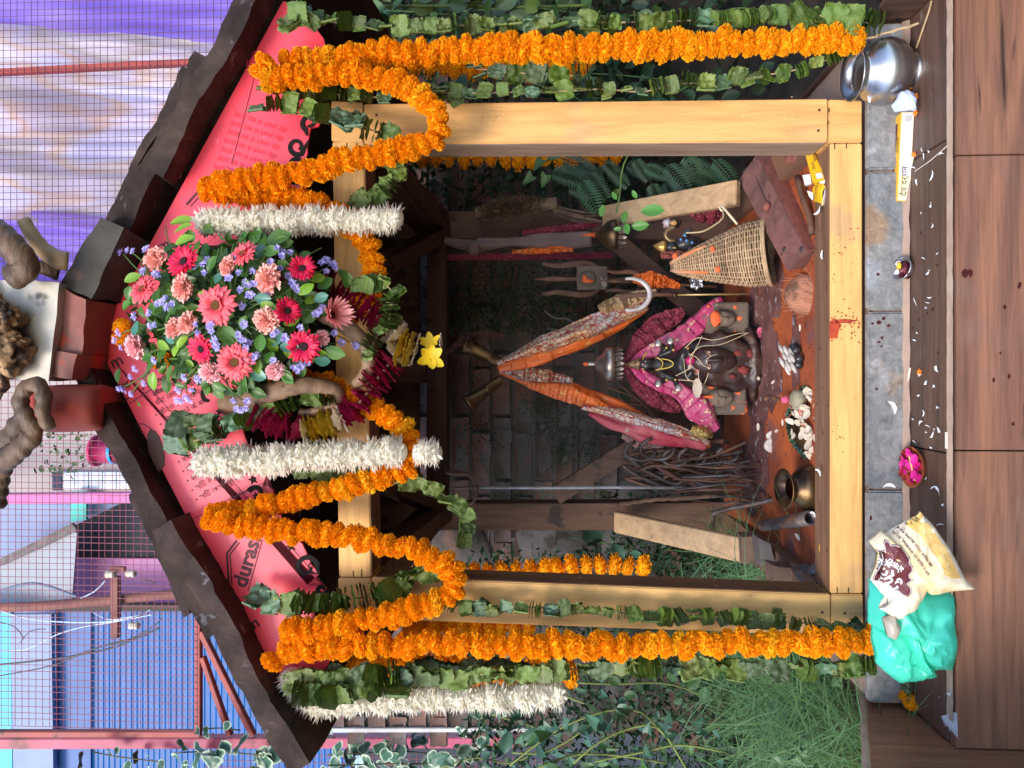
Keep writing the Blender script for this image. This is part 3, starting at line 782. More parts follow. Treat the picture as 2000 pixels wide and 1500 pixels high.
def fib(n, k):
    z = 1 - 2 * (k + .5) / n; a = k * 2.399963
    r = math.sqrt(max(0, 1 - z * z)); return Vector((r * math.cos(a), r * math.sin(a), z))
def marigold_mesh(seed, m, n=230, flat=.58):
    random.seed(seed); b = MB()
    b.ball((0, 0, 0), (.74, .74, .74 * flat), 10, 6)
    for k in range(n):
        d = fib(n, k); d = (d + rv(.16)).normalized()
        t = d.cross(rv()).normalized(); s_ = d.cross(t)
        R1 = U(.90, 1.04); w = U(.10, .16); c = U(.3, .9)
        sh_ = lambda v: Vector((v.x, v.y, v.z * flat))
        base = d * .60
        tip = d * R1
        p = [base - t * w * .35, base + t * w * .35, tip + t * w + s_ * w * c * .6, tip + d * .03 - s_ * w * .25 * c + t * w * .3, tip - d * .02 + s_ * w * .3 * c - t * w * .4, tip - t * w - s_ * w * c * .5]
        b.add([sh_(q) for q in p], [(0, 1, 2), (0, 2, 3), (0, 3, 4), (0, 4, 5)])
    return b.mesh('marigold', m)
MG = [marigold_mesh(100 + k, marigold_m) for k in range(5)]
MGY = [marigold_mesh(120 + k, marigold_y) for k in range(2)]
MGB = [marigold_mesh(130 + k, marigold_m, 90) for k in range(2)]
def tuft_mesh(seed, m, n=62):
    random.seed(seed); b = MB(); b.ball((0, 0, 0), (.66, .66, .5), 9, 6)
    for k in range(n):
        a = 2.399963 * k; z = U(-.45, .45)
        d = Vector((math.cos(a), math.sin(a), z)).normalized()
        t = d.cross(Vector((0, 0, 1))).normalized(); s_ = t.cross(d)
        L = U(.78, 1.10); w = U(.10, .16); bend = s_ * U(-.12, .12) + t * U(-.08, .08)
        p = [d * .12, d * L * .5 - t * w + s_ * .03, d * L * .5 + t * w + s_ * .03, d * L * .82 - t * w * .72 + bend * .6, d * L * .82 + t * w * .72 + bend * .6, d * L + bend, d * L * .55 - s_ * .04]
        b.add(p, [(0, 1, 6), (0, 6, 2), (1, 3, 6), (6, 4, 2), (3, 5, 6), (6, 5, 4)])
    return b.mesh('white_flower', m)
WT = [tuft_mesh(200 + k, white_m) for k in range(5)]
def folded_leaf(seed, m, layers=2):
    "a leaf folded to a square packet, local z outwards, about 1 x 1"
    random.seed(seed); b = MB(); ph = U(0, 50); veins = U(9, 13)
    for L in range(layers):
        up = .05 + L * -.10; sx = U(.42, .56); sy = U(.40, .54); tw = U(-.14, .14); curl = U(-.10, .30); cx = U(-.5, .5)
        def fn(u, v):
            x = (u - .5) * 2; y = (v - .5) * 2
            n1 = noise.noise(Vector((x * 2.2, y * 2.2, ph + L * 5))); edge = max(abs(x), abs(y))
            e = 1 + edge ** 4 * (.13 * noise.noise(Vector((x * 4, y * 4, ph + L * 5))) + .11 * noise.noise(Vector((x * 11, y * 11, ph + L * 5)))) - .10 * (x * x * y * y)
            q = Vector((x * sx * e, y * sy * e, up + curl * y * y * .35 + .10 * cx * x * x - .045 * math.exp(-(x * 7) ** 2) + .014 * math.sin(veins * (y + .55 * abs(x)) + ph) + .13 * n1 + .09 * edge ** 3 * noise.noise(Vector((x * 4, y * 4, ph + 20)))))
            q.xy = (q.x * math.cos(tw) - q.y * math.sin(tw), q.x * math.sin(tw) + q.y * math.cos(tw)); return q
        b.grid(fn, 9, 10)
    b.grid(lambda u, v: ((u - .5) * .9, -.46 - .05 * math.sin(v * math.pi), .06 - .12 * v), 4, 3)
    return b.mesh('leaf', m, True)
def leaf_stack(seed, m):
    "several folded leaves strung tight, seen on their wavy edges"
    random.seed(seed); b = MB()
    for L in range(5):
        ph = U(0, 50); y0 = -.42 + L * .2 + U(-.04, .04)
        def fn(u, v):
            x = (u - .5) * 1.05; z = -.30 + v * U(.62, .64)
            return (x * U(.94, 1.06), y0 + .09 * noise.noise(Vector((x * 3.5, z * 2, ph))) + .07 * v * v * math.sin(ph), z * (1 - .5 * (2 * u - 1) ** 4))
        b.grid(fn, 8, 5)
    return b.mesh('leaf', m, True)
LVA = [folded_leaf(300 + k, leaf_a) for k in range(5)]; LVB = [folded_leaf(320 + k, leaf_b) for k in range(4)]; LVD = [folded_leaf(340 + k, leaf_d) for k in range(4)]
LVT = [folded_leaf(345 + k, leaf_t) for k in range(3)]; LSA = [leaf_stack(360 + k, leaf_a) for k in range(4)]; LSB = [leaf_stack(370 + k, leaf_b) for k in range(3)]
random.seed(11)

def pts3(path, Y):
    return [P(p[0], p[1], p[2] if len(p) > 2 else Y) for p in path]
def garland(name, label, path, Y, protos, pname, pitch, r, cat='garland', group=None, jit=.004, string=None, squash=(1, 1, 1), yellow=0.0, wob=.35):
    q = catmull(pts3(path, Y), pitch)
    t = thing(name, label, cat, tuple(q[0]), group)
    MB().tube([p + V(0, .004, 0) for p in q], .0022, 5).build('string', string or string_m, t)
    for i, p in enumerate(q):
        d = (q[min(i + 1, len(q) - 1)] - q[max(i - 1, 0)]).normalized()
        me = random.choice(MGY) if random.random() < yellow else random.choice(protos)
        s_ = r * U(.88, 1.12)
        put(me, pname, t, p + V(U(-jit, jit), U(-jit, jit), U(-jit, jit) * .5), z=d + rv(wob), roll=U(0, 6.28), sc=(s_ * squash[0], s_ * squash[1], s_ * squash[2]))
    return t
gm = 'marigold garlands on the shrine front'
R_ = .0250; RS = .0270
garland('marigold_garland', 'long hanging marigold strand ending beside the steel pot', [(1672, 77, -.075), (1640, 78, -.075), (1400, 85), (1100, 93), (900, 98), (700, 110), (600, 116), (540, 122)], -.07, MG, 'marigold', .0215, RS, group=gm, yellow=.08)
garland('marigold_garland', 'marigold swag crossing the pine post on the steel pot side', [(522, 120), (520, 152), (600, 152), (680, 146), (750, 155), (800, 175), (840, 205), (858, 242), (846, 276), (800, 290), (740, 302), (650, 322), (560, 342), (480, 352), (420, 360)], -.095, MG, 'marigold', .0205, R_, group=gm, yellow=.10)
garland('marigold_garland', 'marigold swag that passes behind a white garland and ends under the bouquet', [(404, 372), (480, 378), (560, 386), (620, 402), (680, 436), (715, 474), (729, 522), (720, 570), (700, 603), (672, 620)], -.065, MG, 'marigold', .0205, R_, group=gm, yellow=.06)
garland('marigold_garland', 'marigold swag from the ram horn round behind the white garland to the gable middle', [(538, 736), (600, 742), (660, 762), (720, 790), (768, 818), (798, 852), (806, 886), (780, 922), (700, 943), (620, 966), (540, 985), (470, 1000), (415, 1008)], -.065, MG, 'marigold', .0205, R_, group=gm, yellow=.06)
garland('marigold_garland', 'marigold swag over the top beam crossing the post on the green bag side', [(408, 1012), (480, 1027), (560, 1037), (640, 1042), (720, 1056), (790, 1070), (850, 1090), (882, 1116), (890, 1146), (872, 1168), (820, 1187), (740, 1206), (660, 1220), (580, 1230), (550, 1234)], -.09, MG, 'marigold', .0205, R_, group=gm, yellow=.06)
garland('marigold_garland', 'long hanging marigold strand ending over the green bag', [(532, 1288), (560, 1276), (620, 1263), (700, 1260), (850, 1258), (1000, 1260), (1200, 1262), (1400, 1258), (1600, 1256), (1728, 1248)], -.075, MG, 'marigold', .0245, RS, group=gm, yellow=.04, wob=.5)
gs = 'marigold strands hung on the sides of the shrine'
garland('marigold_garland', 'shaded marigold strand at the back inside the post on the steel pot side', [(800, 300), (900, 308), (1000, 309), (1100, 306), (1210, 300)], .80, MGB, 'marigold', .042, .036, group=gs)
garland('marigold_garland', 'shaded marigold strand at the back inside the post on the green bag side', [(820, 1118), (910, 1120), (1000, 1118), (1100, 1108), (1180, 1104), (1255, 1104)], .78, MGB, 'marigold', .042, .036, group=gs)
garland('marigold_garland', 'short shaded marigold strand behind the long one on the steel pot side', [(760, 120), (860, 128), (960, 130), (1060, 130), (1140, 122)], .35, MGB, 'marigold', .034, .034, group=gs)
garland('marigold_garland', 'marigold strand just behind the post on the green bag side', [(800, 1222), (880, 1220), (960, 1218), (1050, 1222)], .20, MGB, 'marigold', .03, .032, group=gs)
garland('marigold_garland', 'shaded marigold strand behind the outermost leaf strand on the green bag side', [(700, 1290), (800, 1300), (900, 1310), (1000, 1315), (1125, 1312)], .12, MGB, 'marigold', .03, .037, group=gs)
gw = 'white tuberose garlands'
garland('white_garland', 'straight white flower garland hanging between marigold swag and bouquet', [(398, 432), (500, 431), (600, 431), (700, 431), (786, 430)], -.10, WT, 'white_flower', .0125, .031, group=gw, wob=.2, jit=.003)
garland('white_garland', 'straight white flower garland hanging beside the square-leaf loop with a separate lower tuft', [(392, 903), (450, 902), (550, 897), (650, 888), (740, 884), (792, 884)], -.10, WT, 'white_flower', .0125, .034, group=gw, wob=.2, jit=.003)
t_ = garland('white_garland', 'small white flower tuft hanging below the white garland by the iron trident', [(822, 882), (838, 881), (852, 881)], -.10, WT, 'white_flower', .0125, .030, group=gw, wob=.2)
garland('white_garland', 'white flower garland hanging outside the outermost leaf strand above the grass', [(566, 1316), (580, 1345), (620, 1372), (700, 1366), (800, 1364), (900, 1362), (1000, 1360), (1092, 1354)], -.03, WT, 'white_flower', .0125, .034, group=gw, wob=.2, jit=.003)

def leaf_garland(label, path, Y, size=.040, pitch=.032, dens=.90, mats=(LVA, LVB), stacks=(LSA,), ps=.35, group='folded leaf garlands', face=1.0, name='leaf_garland'):
    q = catmull(pts3(path, Y), pitch * dens); size *= .88
    t = thing(name, label, 'garland', tuple(q[0]), group)
    MB().tube(q, .0016, 5).build('string', string_m, t)
    for i, p in enumerate(q):
        d = (q[min(i + 1, len(q) - 1)] - q[max(i - 1, 0)]).normalized()
        stack = random.random() < ps
        pool = random.choice(stacks if stack else mats) if stack or random.random() > .09 else LVT
        me = random.choice(pool)
        z = V(U(-.6, .6), -1, U(-.5, .4)) if random.random() < .75 * face + .0 else V(random.choice((-1, 1)) * U(.6, 1.2), -U(.3, 1), U(-.3, .3))
        xx = d if not stack else d.cross(Vector((0, 1, 0)))
        s_ = size * U(.82, 1.2)
        put(me, 'leaf', t, p + V(U(-.004, .004), -U(0, .010), U(-.003, .003)), z=z, x=xx + rv(.26), sc=(s_, s_ * U(.8, 1.2), s_ * U(.9, 1.5)))
        if random.random() < .22:
            put(random.choice(random.choice(mats)), 'leaf', t, p + V(U(-.012, .012), .008, U(-.012, .012)), z=z + rv(.5), x=xx + rv(.6), sc=size * U(.7, 1.0))
    return t
leaf_garland('outermost strand of folded green leaves on the steel pot side running past the marigold strand', [(568, 42), (600, 40), (640, 42), (700, 48), (800, 52), (900, 50), (1000, 46), (1100, 44), (1200, 44), (1300, 42), (1400, 38), (1500, 34), (1590, 38), (1640, 30), (1700, 46)], -.055, .038, .030)
leaf_garland('big leaf clump at the top of the strand on the steel pot side', [(570, 50), (590, 28), (615, 44)], -.075, .042, .03)
leaf_garland('leaf clump at the foot of the strand above the steel pot', [(1560, 40), (1600, 28), (1640, 40), (1700, 45)], -.08, .05, .035)
leaf_garland('strand of flat folded leaves along the pine post edge above the steel pot', [(830, 178), (900, 182), (1000, 180), (1100, 178), (1180, 174), (1260, 180), (1310, 165), (1400, 160), (1500, 146), (1580, 130), (1655, 100)], -.03, .033, .033, ps=.2)
leaf_garland('short row of leaves under the marigold swag on the pink board', [(520, 180), (560, 178), (600, 178), (650, 184), (700, 187), (770, 193)], -.045, .034, .032, ps=.5)
leaf_garland('drooping dull green leaf chain from the pink board across the joint of post and beam', [(505, 210), (560, 206), (610, 216), (650, 225), (690, 238), (735, 258), (762, 268)], -.075, .044, .036, mats=(LVD, LVD, LVA), ps=.3)
leaf_garland('leaf chain curving under the marigold swag beside a white garland', [(768, 318), (782, 350), (765, 362), (740, 384), (700, 398), (672, 410)], -.03, .042, .034, ps=.1)
leaf_garland('leaf chain round the lower end of the bouquet next to the yellow flower tassel', [(700, 560), (745, 552), (770, 572), (765, 600), (758, 630), (738, 652), (722, 690), (714, 715)], -.105, .036, .028, ps=.3)
leaf_garland('leaf strand on the pink board from the bouquet to the printed roundel', [(640, 770), (602, 775), (560, 788), (520, 800), (480, 822), (430, 830), (380, 822), (345, 828)], -.085, .042, .030, mats=(LVA, LVD), ps=.45)
leaf_garland('leaf cluster beside the top of the white garland near the printed roundel', [(345, 868), (375, 862), (420, 850), (455, 838)], -.07, .045, .032, mats=(LVA, LVD), ps=.4)
leaf_garland('leaf loop hanging from the white garland past the iron trident head', [(590, 922), (650, 922), (700, 918), (760, 925), (800, 938), (835, 950), (868, 968), (895, 985), (918, 1010), (912, 1045), (898, 1075)], -.02, .038, .030, mats=(LVB, LVA), ps=.12)
leaf_garland('two broad folded leaves hanging under the marigold swag above the post joint', [(780, 1145), (800, 1128), (840, 1112), (856, 1106)], -.05, .058, .04, mats=(LVB, LVA), ps=0)
leaf_garland('leaf strand lying across the pink board and the post joint on the green bag side', [(505, 1165), (540, 1175), (600, 1178), (660, 1172), (720, 1165), (765, 1148)], -.06, .044, .026, ps=.45)
leaf_garland('thin curled leaf strand hanging in front of the pine post on the green bag side', [(800, 1176), (900, 1184), (960, 1186), (1050, 1186), (1150, 1188), (1220, 1198), (1300, 1206), (1400, 1205), (1480, 1210), (1560, 1216), (1640, 1222), (1700, 1220)], -.035, .032, .030, ps=.4, face=.6)
leaf_garland('outermost leaf strand on the green bag side between marigold and white garlands', [(572, 1328), (620, 1322), (680, 1322), (740, 1312), (800, 1314), (870, 1324), (950, 1316), (1050, 1314), (1150, 1304), (1250, 1302), (1400, 1302), (1550, 1304), (1640, 1302), (1722, 1290)], -.05, .043, .030, mats=(LVB, LVA, LVD), ps=.3)
leaf_garland('short leaf row above the white garland on the green bag side', [(590, 1350), (650, 1352), (720, 1348), (790, 1340)], -.06, .044, .030, ps=.5)
leaf_garland('loose leaves tucked behind the marigold strand on the steel pot side', [(930, 135), (1000, 140), (1080, 150), (1150, 145)], .0, .045, .045, mats=(LVD, LVA), ps=.1)
leaf_garland('drooping leaves on the shaded marigolds behind the outermost strand', [(790, 1305), (860, 1300), (940, 1300), (1040, 1302)], .0, .05, .05, mats=(LVD, LVA), ps=.1)

# ---------------------------------------------------------------- pink, white and yellow petal garland
magenta_m = mat('magenta_petal', (.42, .008, .075), (.30, .006, .06), 60, .5, island=.2, rnd=.12, trans=.15)
pyellow_m = mat('yellow_petal', (.60, .38, .015), (.42, .26, .02), 60, .5, island=.2, rnd=.1, trans=.15)
pwhite_m = mat('cream_petal', (.70, .62, .50), (.6, .48, .38), 60, .55, island=.15, trans=.15)
def whorl(seed, m, n=11):
    random.seed(seed); b = MB()
    for k in range(n):
        a = 2 * math.pi * (k + U(-.3, .3)) / n
        d = Vector((math.cos(a), math.sin(a), 0)); t = Vector((-d.y, d.x, 0)); L = U(.85, 1.1); w = U(.26, .34)
        def fn(u, v):
            x = (v - .5) * 2; ww = w * math.sin(math.pi * min(1, .18 + .82 * u)) ** .7 if u < 1 else .02
            return d * (L * u) + t * x * ww + Vector((0, 0, .55 * u - .35 * u * u - .12 * (1 - x * x) * u))
        b.grid(fn, 4, 2)
    return b.mesh('petal_ring', m, True)
WH = {'m': [whorl(400 + k, magenta_m) for k in range(3)], 'y': [whorl(410 + k, pyellow_m) for k in range(2)], 'w': [whorl(420 + k, pwhite_m) for k in range(2)]}
random.seed(21)
pg = thing('petal_garland', 'V-shaped garland of magenta, yellow and cream petals hanging under the bouquet', 'garland', tuple(P(785, 665, -.12)))
def petals(path, Y, pattern, pitch=.0095, r=.029):
    q = catmull(pts3(path, Y), pitch)
    MB().tube(q, .003, 5).build('string', string_m, pg)
    for i, p in enumerate(q):
        d = (q[min(i + 1, len(q) - 1)] - q[max(i - 1, 0)]).normalized()
        f_ = i / (len(q) - 1); c = [c_ for a_, c_ in pattern if f_ >= a_][-1]
        put(random.choice(WH[c]), 'petal_ring', pg, p, z=-d + rv(.30), roll=U(0, 6), sc=r * U(.78, 1.15))
petals([(505, 812), (550, 830), (600, 838), (640, 826), (690, 800), (740, 736), (785, 680)], -.085, [(0, 'm'), (.27, 'w'), (.31, 'y'), (.47, 'w'), (.52, 'm'), (.97, 'w')])
petals([(560, 545), (640, 560), (720, 605), (760, 640), (786, 664)], -.075, [(0, 'm'), (.94, 'w')])
petals([(788, 682), (806, 684), (818, 684)], -.10, [(0, 'y'), (.75, 'w')], .009, .033)
def fivepetal(seed, m):
    random.seed(seed); b = MB()
    for k in range(6):
        a = k * math.pi / 3 + U(-.2, .2); d = Vector((math.cos(a), math.sin(a), 0)); t = Vector((-d.y, d.x, 0)); L = U(.8, 1.1)
        b.grid(lambda u, v: d * (L * u) + t * ((v - .5) * 2) * .34 * math.sin(math.pi * (.1 + .82 * u)) + Vector((0, 0, .35 * u * u - .1 + .2 * (v - .5) ** 2)), 4, 3)
    return b.mesh('yellow_flower', m, True)
fp = [fivepetal(430 + k, mat('bright_yellow_petal', (.80, .56, .02), (.7, .42, .01), 40, .5, island=.1, trans=.2)) for k in range(2)]
put(fp[0], 'yellow_flower', pg, P(842, 698, -.10), z=(.1, -1, -.2), sc=.026); put(fp[1], 'yellow_flower', pg, P(840, 668, -.095), z=(.5, -.7, .1), sc=.020); put(WH['w'][0], 'petal_ring', pg, P(858, 668, -.09), z=(0, 0, -1), sc=.018)
# ================================================================ bouquet on the gable
bq = thing('bouquet', 'big mixed bouquet of gerberas, carnations, purple asters and green leaves on the gable', 'bouquet', tuple(P(450, 610, -.06)))
def bqY(ix, iy):
    d = math.hypot((ix - 450) / 225, (iy - 612) / 195)
    return -.085 - .115 * math.sqrt(max(0, 1 - d * d))
def bqn(ix, iy, k=1.0):
    return V((612 - iy) / 195 * .75 * k, -1, -(ix - 450) / 225 * .75 * k)
green_a = mat('bouquet_leaf', (.075, .19, .022), (.045, .13, .02), 30, .4, island=.1, rnd=.32, spec=.5, trans=.12)
green_l = mat('bouquet_leaf_light', (.26, .45, .04), (.18, .36, .03), 30, .4, rnd=.2, spec=.5, trans=.2)
green_t = mat('bouquet_leaf_teal', (.07, .22, .16), (.05, .16, .12), 30, .4, rnd=.15, spec=.5)
stem_m = mat('bouquet_stem', (.10, .19, .04), (.07, .13, .04), 30, .5, rnd=.2)
coral_m = mat('coral_gerbera', (.95, .165, .19), (.90, .09, .14), 30, .5, island=.08, rnd=.06, trans=.15)
crims_m = mat('crimson_gerbera', (.78, .008, .07), (.64, .005, .055), 30, .5, island=.14, rnd=.08, trans=.12)
palep_m = mat('pale_pink_petal', (.92, .42, .40), (.90, .26, .28), 30, .5, island=.1, trans=.15)
carn_m = mat('carnation_pink', (.96, .44, .37), (.97, .58, .52), 30, .6, island=.10, rnd=.07, trans=.15)
carn_r = mat('carnation_rose', (.97, .46, .50), (.98, .66, .67), 30, .6, island=.10, rnd=.05, trans=.15)
aster_m = mat('purple_aster', (.46, .40, .88), (.56, .50, .90), 40, .6, island=.16, rnd=.16, trans=.15)
disk_y = mat('gerbera_disc', (.30, .15, .03), (.16, .07, .02), 120, .8, 1.0, 160)
disk_d = mat('gerbera_disc_dark', (.03, .012, .014), (.07, .02, .025), 120, .8, 1.0, 160)
def gerbera(seed, m, n=24, cup=.12, layers=2):
    random.seed(seed); b = MB()
    for L in range(layers):
        for k in range(n if L < 2 else n):
            a = 2 * math.pi * (k + U(-.25, .25) + .5 * L) / n
            d = Vector((math.cos(a), math.sin(a), 0)); t = Vector((-d.y, d.x, 0))
            ln = U(.9, 1.06) * (1, .80, .46)[L]; w = U(.085, .12) * (1, .9, .6)[L]; dr = U(-.12, .08); up = cup + .10 * L + U(-.05, .05)
            def fn(u, v):
                x = (v - .5) * 2
                ww = w * (.45 + .75 * math.sin(math.pi * min(1, .1 + .80 * u)))
                if u >= 1: ww *= .35
                return d * (.18 + (ln - .18) * u) + t * x * ww + Vector((0, 0, up * u * 1.6 - .18 * u * u + dr * u * u - .05 * x * x))
            b.grid(fn, 5, 2)
    return b.mesh('gerbera', m, True)
def disc_mesh(m):
    return MB().lathe([(.22, .02), (.25, .06), (.20, .11), (.10, .10), (.02, .085)], n=16).mesh('flower_center', m, True)
def carnation(seed, m, n=70):
    random.seed(seed); b = MB()
    b.ball((0, 0, -.1), (.62, .62, .42), 10, 6)
    for k in range(n):
        d = fib(2 * n, k); d = (d + rv(.18)).normalized(); d.z = abs(d.z)
        t = d.cross(rv()).normalized(); R1 = U(.78, 1.05); w = U(.22, .34); ph = U(0, 9)
        def fn(u, v):
            x = (v - .5) * 2
            q = d * (.35 + (R1 - .35) * u) + t * x * w * (.4 + .6 * u) + d.cross(t) * (.11 * math.sin(x * 5 + ph) * u)
            if u >= 1: q += d * (.07 * math.sin(x * 13 + ph))
            return (q.x, q.y, q.z * .72)
        b.grid(fn, 2, 5)
    return b.mesh('carnation', m)
def aster(seed, m):
    random.seed(seed); b = MB()
    for k in range(30):
        a = 2.399963 * k; el = U(.0, 1.1)
        d = Vector((math.cos(a) * math.cos(el), math.sin(a) * math.cos(el), math.sin(el) * .8)); t = d.cross(Vector((0, 0, 1.01))).normalized(); L = U(.75, 1.1)
        b.add([d * .2 - t * .06, d * .2 + t * .06, d * L * .8 + t * .11, d * L, d * L * .8 - t * .11], [(0, 1, 2, 3, 4)])
    return b.mesh('aster', m)
def leaf_mesh(seed, m, w=.34, name='leaf', nu=6):
    random.seed(seed); b = MB(); cu = U(-.25, .35); tw = U(-.3, .3)
    def fn(u, v):
        x = (v - .5) * 2
        ww = w * math.sin(math.pi * min(1, u * .93 + .04)) ** .8
        if u >= 1: ww = .004
        return (x * ww, u, .18 * abs(x) * ww * 2 - cu * u * u + tw * x * ww * u)
    b.grid(fn, nu, 4)
    return b.mesh(name, m, True)
GCo = [gerbera(500 + k, coral_m, 24, layers=3) for k in range(3)]; GCr = [gerbera(510 + k, crims_m, 22, .2) for k in range(3)]
CA = [carnation(520 + k, carn_m) for k in range(3)]; CR = [carnation(530 + k, carn_r) for k in range(2)]
AS = [aster(540 + k, aster_m) for k in range(4)]
LGa = [leaf_mesh(550 + k, green_a) for k in range(5)]; LGl = [leaf_mesh(560 + k, green_l, .28) for k in range(3)]; LGt = [leaf_mesh(570 + k, green_t) for k in range(2)]
DY, DD = disc_mesh(disk_y), disc_mesh(disk_d)
random.seed(33)
def bc(cx, cy): return 200 + cx / 3, 420 + cy / 3      # zoomed-crop pixel -> photo pixel
def flower(me, name, cx, cy, r, k=1.0, out=.0, zz=None, disc=None):
    r *= U(.94, 1.08); ix, iy = bc(cx, cy); Y = bqY(ix, iy) - .012 - out
    o = put(me, name, bq, P(ix, iy, Y), z=zz or (bqn(ix, iy, k) + rv(.12)), roll=U(0, 6), sc=px(r, Y))
    if disc:
        c = bpy.data.objects.new('flower_center', disc); C.objects.link(c); c.parent = o
    # a stem back to the heart of the bunch
    return o
for i, (x, y, r, z) in enumerate(((238, 432, 33, (.4, -1, .35)), (668, 528, 42, None), (825, 225, 31, (.5, -1, .35)), (778, 862, 39, (-.25, -1, -.1)))):
    flower(GCo[i % 3], 'gerbera', x, y, r, out=.012, zz=z, disc=DY)
flower(gerbera(519, palep_m, 16, .75, 2), 'gerbera', 1340, 585, 34, zz=(.1, -.75, -.9), disc=DY)
for i, (x, y, r, z) in enumerate(((478, 270, 37, (.35, -1, .25)), (578, 785, 33, None), (1180, 770, 37, (-.25, -1, -.25)), (1172, 312, 30, (.4, -1, -.3)), (1085, 560, 27, (.1, -1, -.8)))):
    flower(GCr[i % 3], 'gerbera', x, y, r, out=.01, zz=z, disc=DD)
for i, (x, y, r) in enumerate(((315, 258, 24), (480, 425, 32), (980, 375, 31), (965, 615, 27), (505, 635, 27), (430, 665, 25), (740, 300, 24))):
    flower(CA[i % 3], 'carnation', x, y, r, zz=(.15 + U(-.3, .3), -1, .5 + U(-.3, .3)))
for i, (x, y, r) in enumerate(((200, 770, 26), (630, 918, 23), (1010, 910, 19), (1280, 720, 18), (660, 930, 14))):
    flower(CR[i % 2], 'carnation', x, y, r)
asters = ((110, 220), (150, 208), (180, 214), (250, 205), (265, 195), (240, 330), (310, 345), (335, 350), (350, 510), (325, 520), (380, 540), (375, 490), (410, 520), (275, 575), (190, 595), (310, 645), (280, 648), (75, 735), (98, 690), (115, 775), (305, 850), (540, 300), (590, 290), (600, 340), (615, 262), (770, 260), (880, 330),
          (800, 340), (740, 370), (850, 410), (885, 405), (810, 440), (865, 470), (840, 395), (985, 275), (1025, 195), (1060, 215), (1100, 220), (1050, 240), (1045, 315), (1090, 360), (1130, 420), (1180, 360), (1110, 400), (1140, 440), (980, 450), (820, 535), (640, 640), (640, 680), (625, 655), (560, 690), (550, 640), (830, 640), (800, 700),
          (820, 730), (860, 745), (840, 780), (660, 735), (670, 770), (1020, 685), (1000, 700), (1160, 660), (1070, 720), (1280, 280), (1310, 265), (1350, 290), (1362, 310), (1310, 332), (1250, 580), (1290, 540), (1270, 560), (1355, 690), (1400, 745), (1480, 765), (820, 810), (840, 850), (890, 830), (870, 850), (905, 815), (1120, 890),
          (1160, 885), (1200, 865), (1140, 905), (170, 945), (245, 985), (100, 1015), (130, 1020), (175, 1045), (480, 950), (560, 960), (445, 1025), (525, 1020), (455, 1085), (490, 1065), (510, 1080), (770, 1085), (810, 1140), (790, 1135), (840, 1130), (850, 1085), (1000, 850), (195, 900), (440, 1085))
for i, (x, y) in enumerate(asters):
    flower(AS[i % 4], 'aster', x, y, U(8.2, 11), out=U(-.01, .02))
# stems of the sprays that stick out
def stem(a, b, r=.0012, sag=.01):
    A, B = P(*bc(*a), bqY(*bc(*a)) + .01), P(*bc(*b), bqY(*bc(*b)))
    MB().tube(catmull([A, A.lerp(B, .5) + V(U(-sag, sag), -.01, U(-sag, sag)), B], .015), r, 5).build('stem', stem_m, bq)
for a, b in (((300, 400), (120, 225)), ((300, 400), (165, 212)), ((300, 380), (255, 205)), ((350, 820), (110, 1015)), ((350, 820), (175, 1040)), ((360, 830), (245, 985)), ((560, 880), (455, 1080)), ((560, 880), (500, 1070)), ((560, 880), (480, 950)), ((700, 950), (800, 1130)), ((720, 950), (850, 1110)),
             ((1200, 350), (1350, 290)), ((1200, 700), (1480, 760)), ((1200, 720), (1400, 745)), ((300, 640), (80, 735)), ((300, 660), (110, 775)), ((1180, 280), (1310, 180)), ((420, 190), (370, 60))):
    stem(a, b)
def bleaf(pool, cx, cy, L, ang, k=.6, out=.0):
    "leaf whose base is at the crop pixel, pointing at image angle ang (degrees, 0 = picture right = world down)"
    ix, iy = bc(cx, cy); Y = bqY(ix, iy) - out
    a = R(ang); yd = V(-math.sin(a), 0, -math.cos(a)); z = bqn(ix, iy, k) + rv(.45)
    xx = yd.cross(z)
    return put(random.choice(pool), 'leaf', bq, P(ix, iy, Y), z=z, x=xx, sc=px(L, Y))
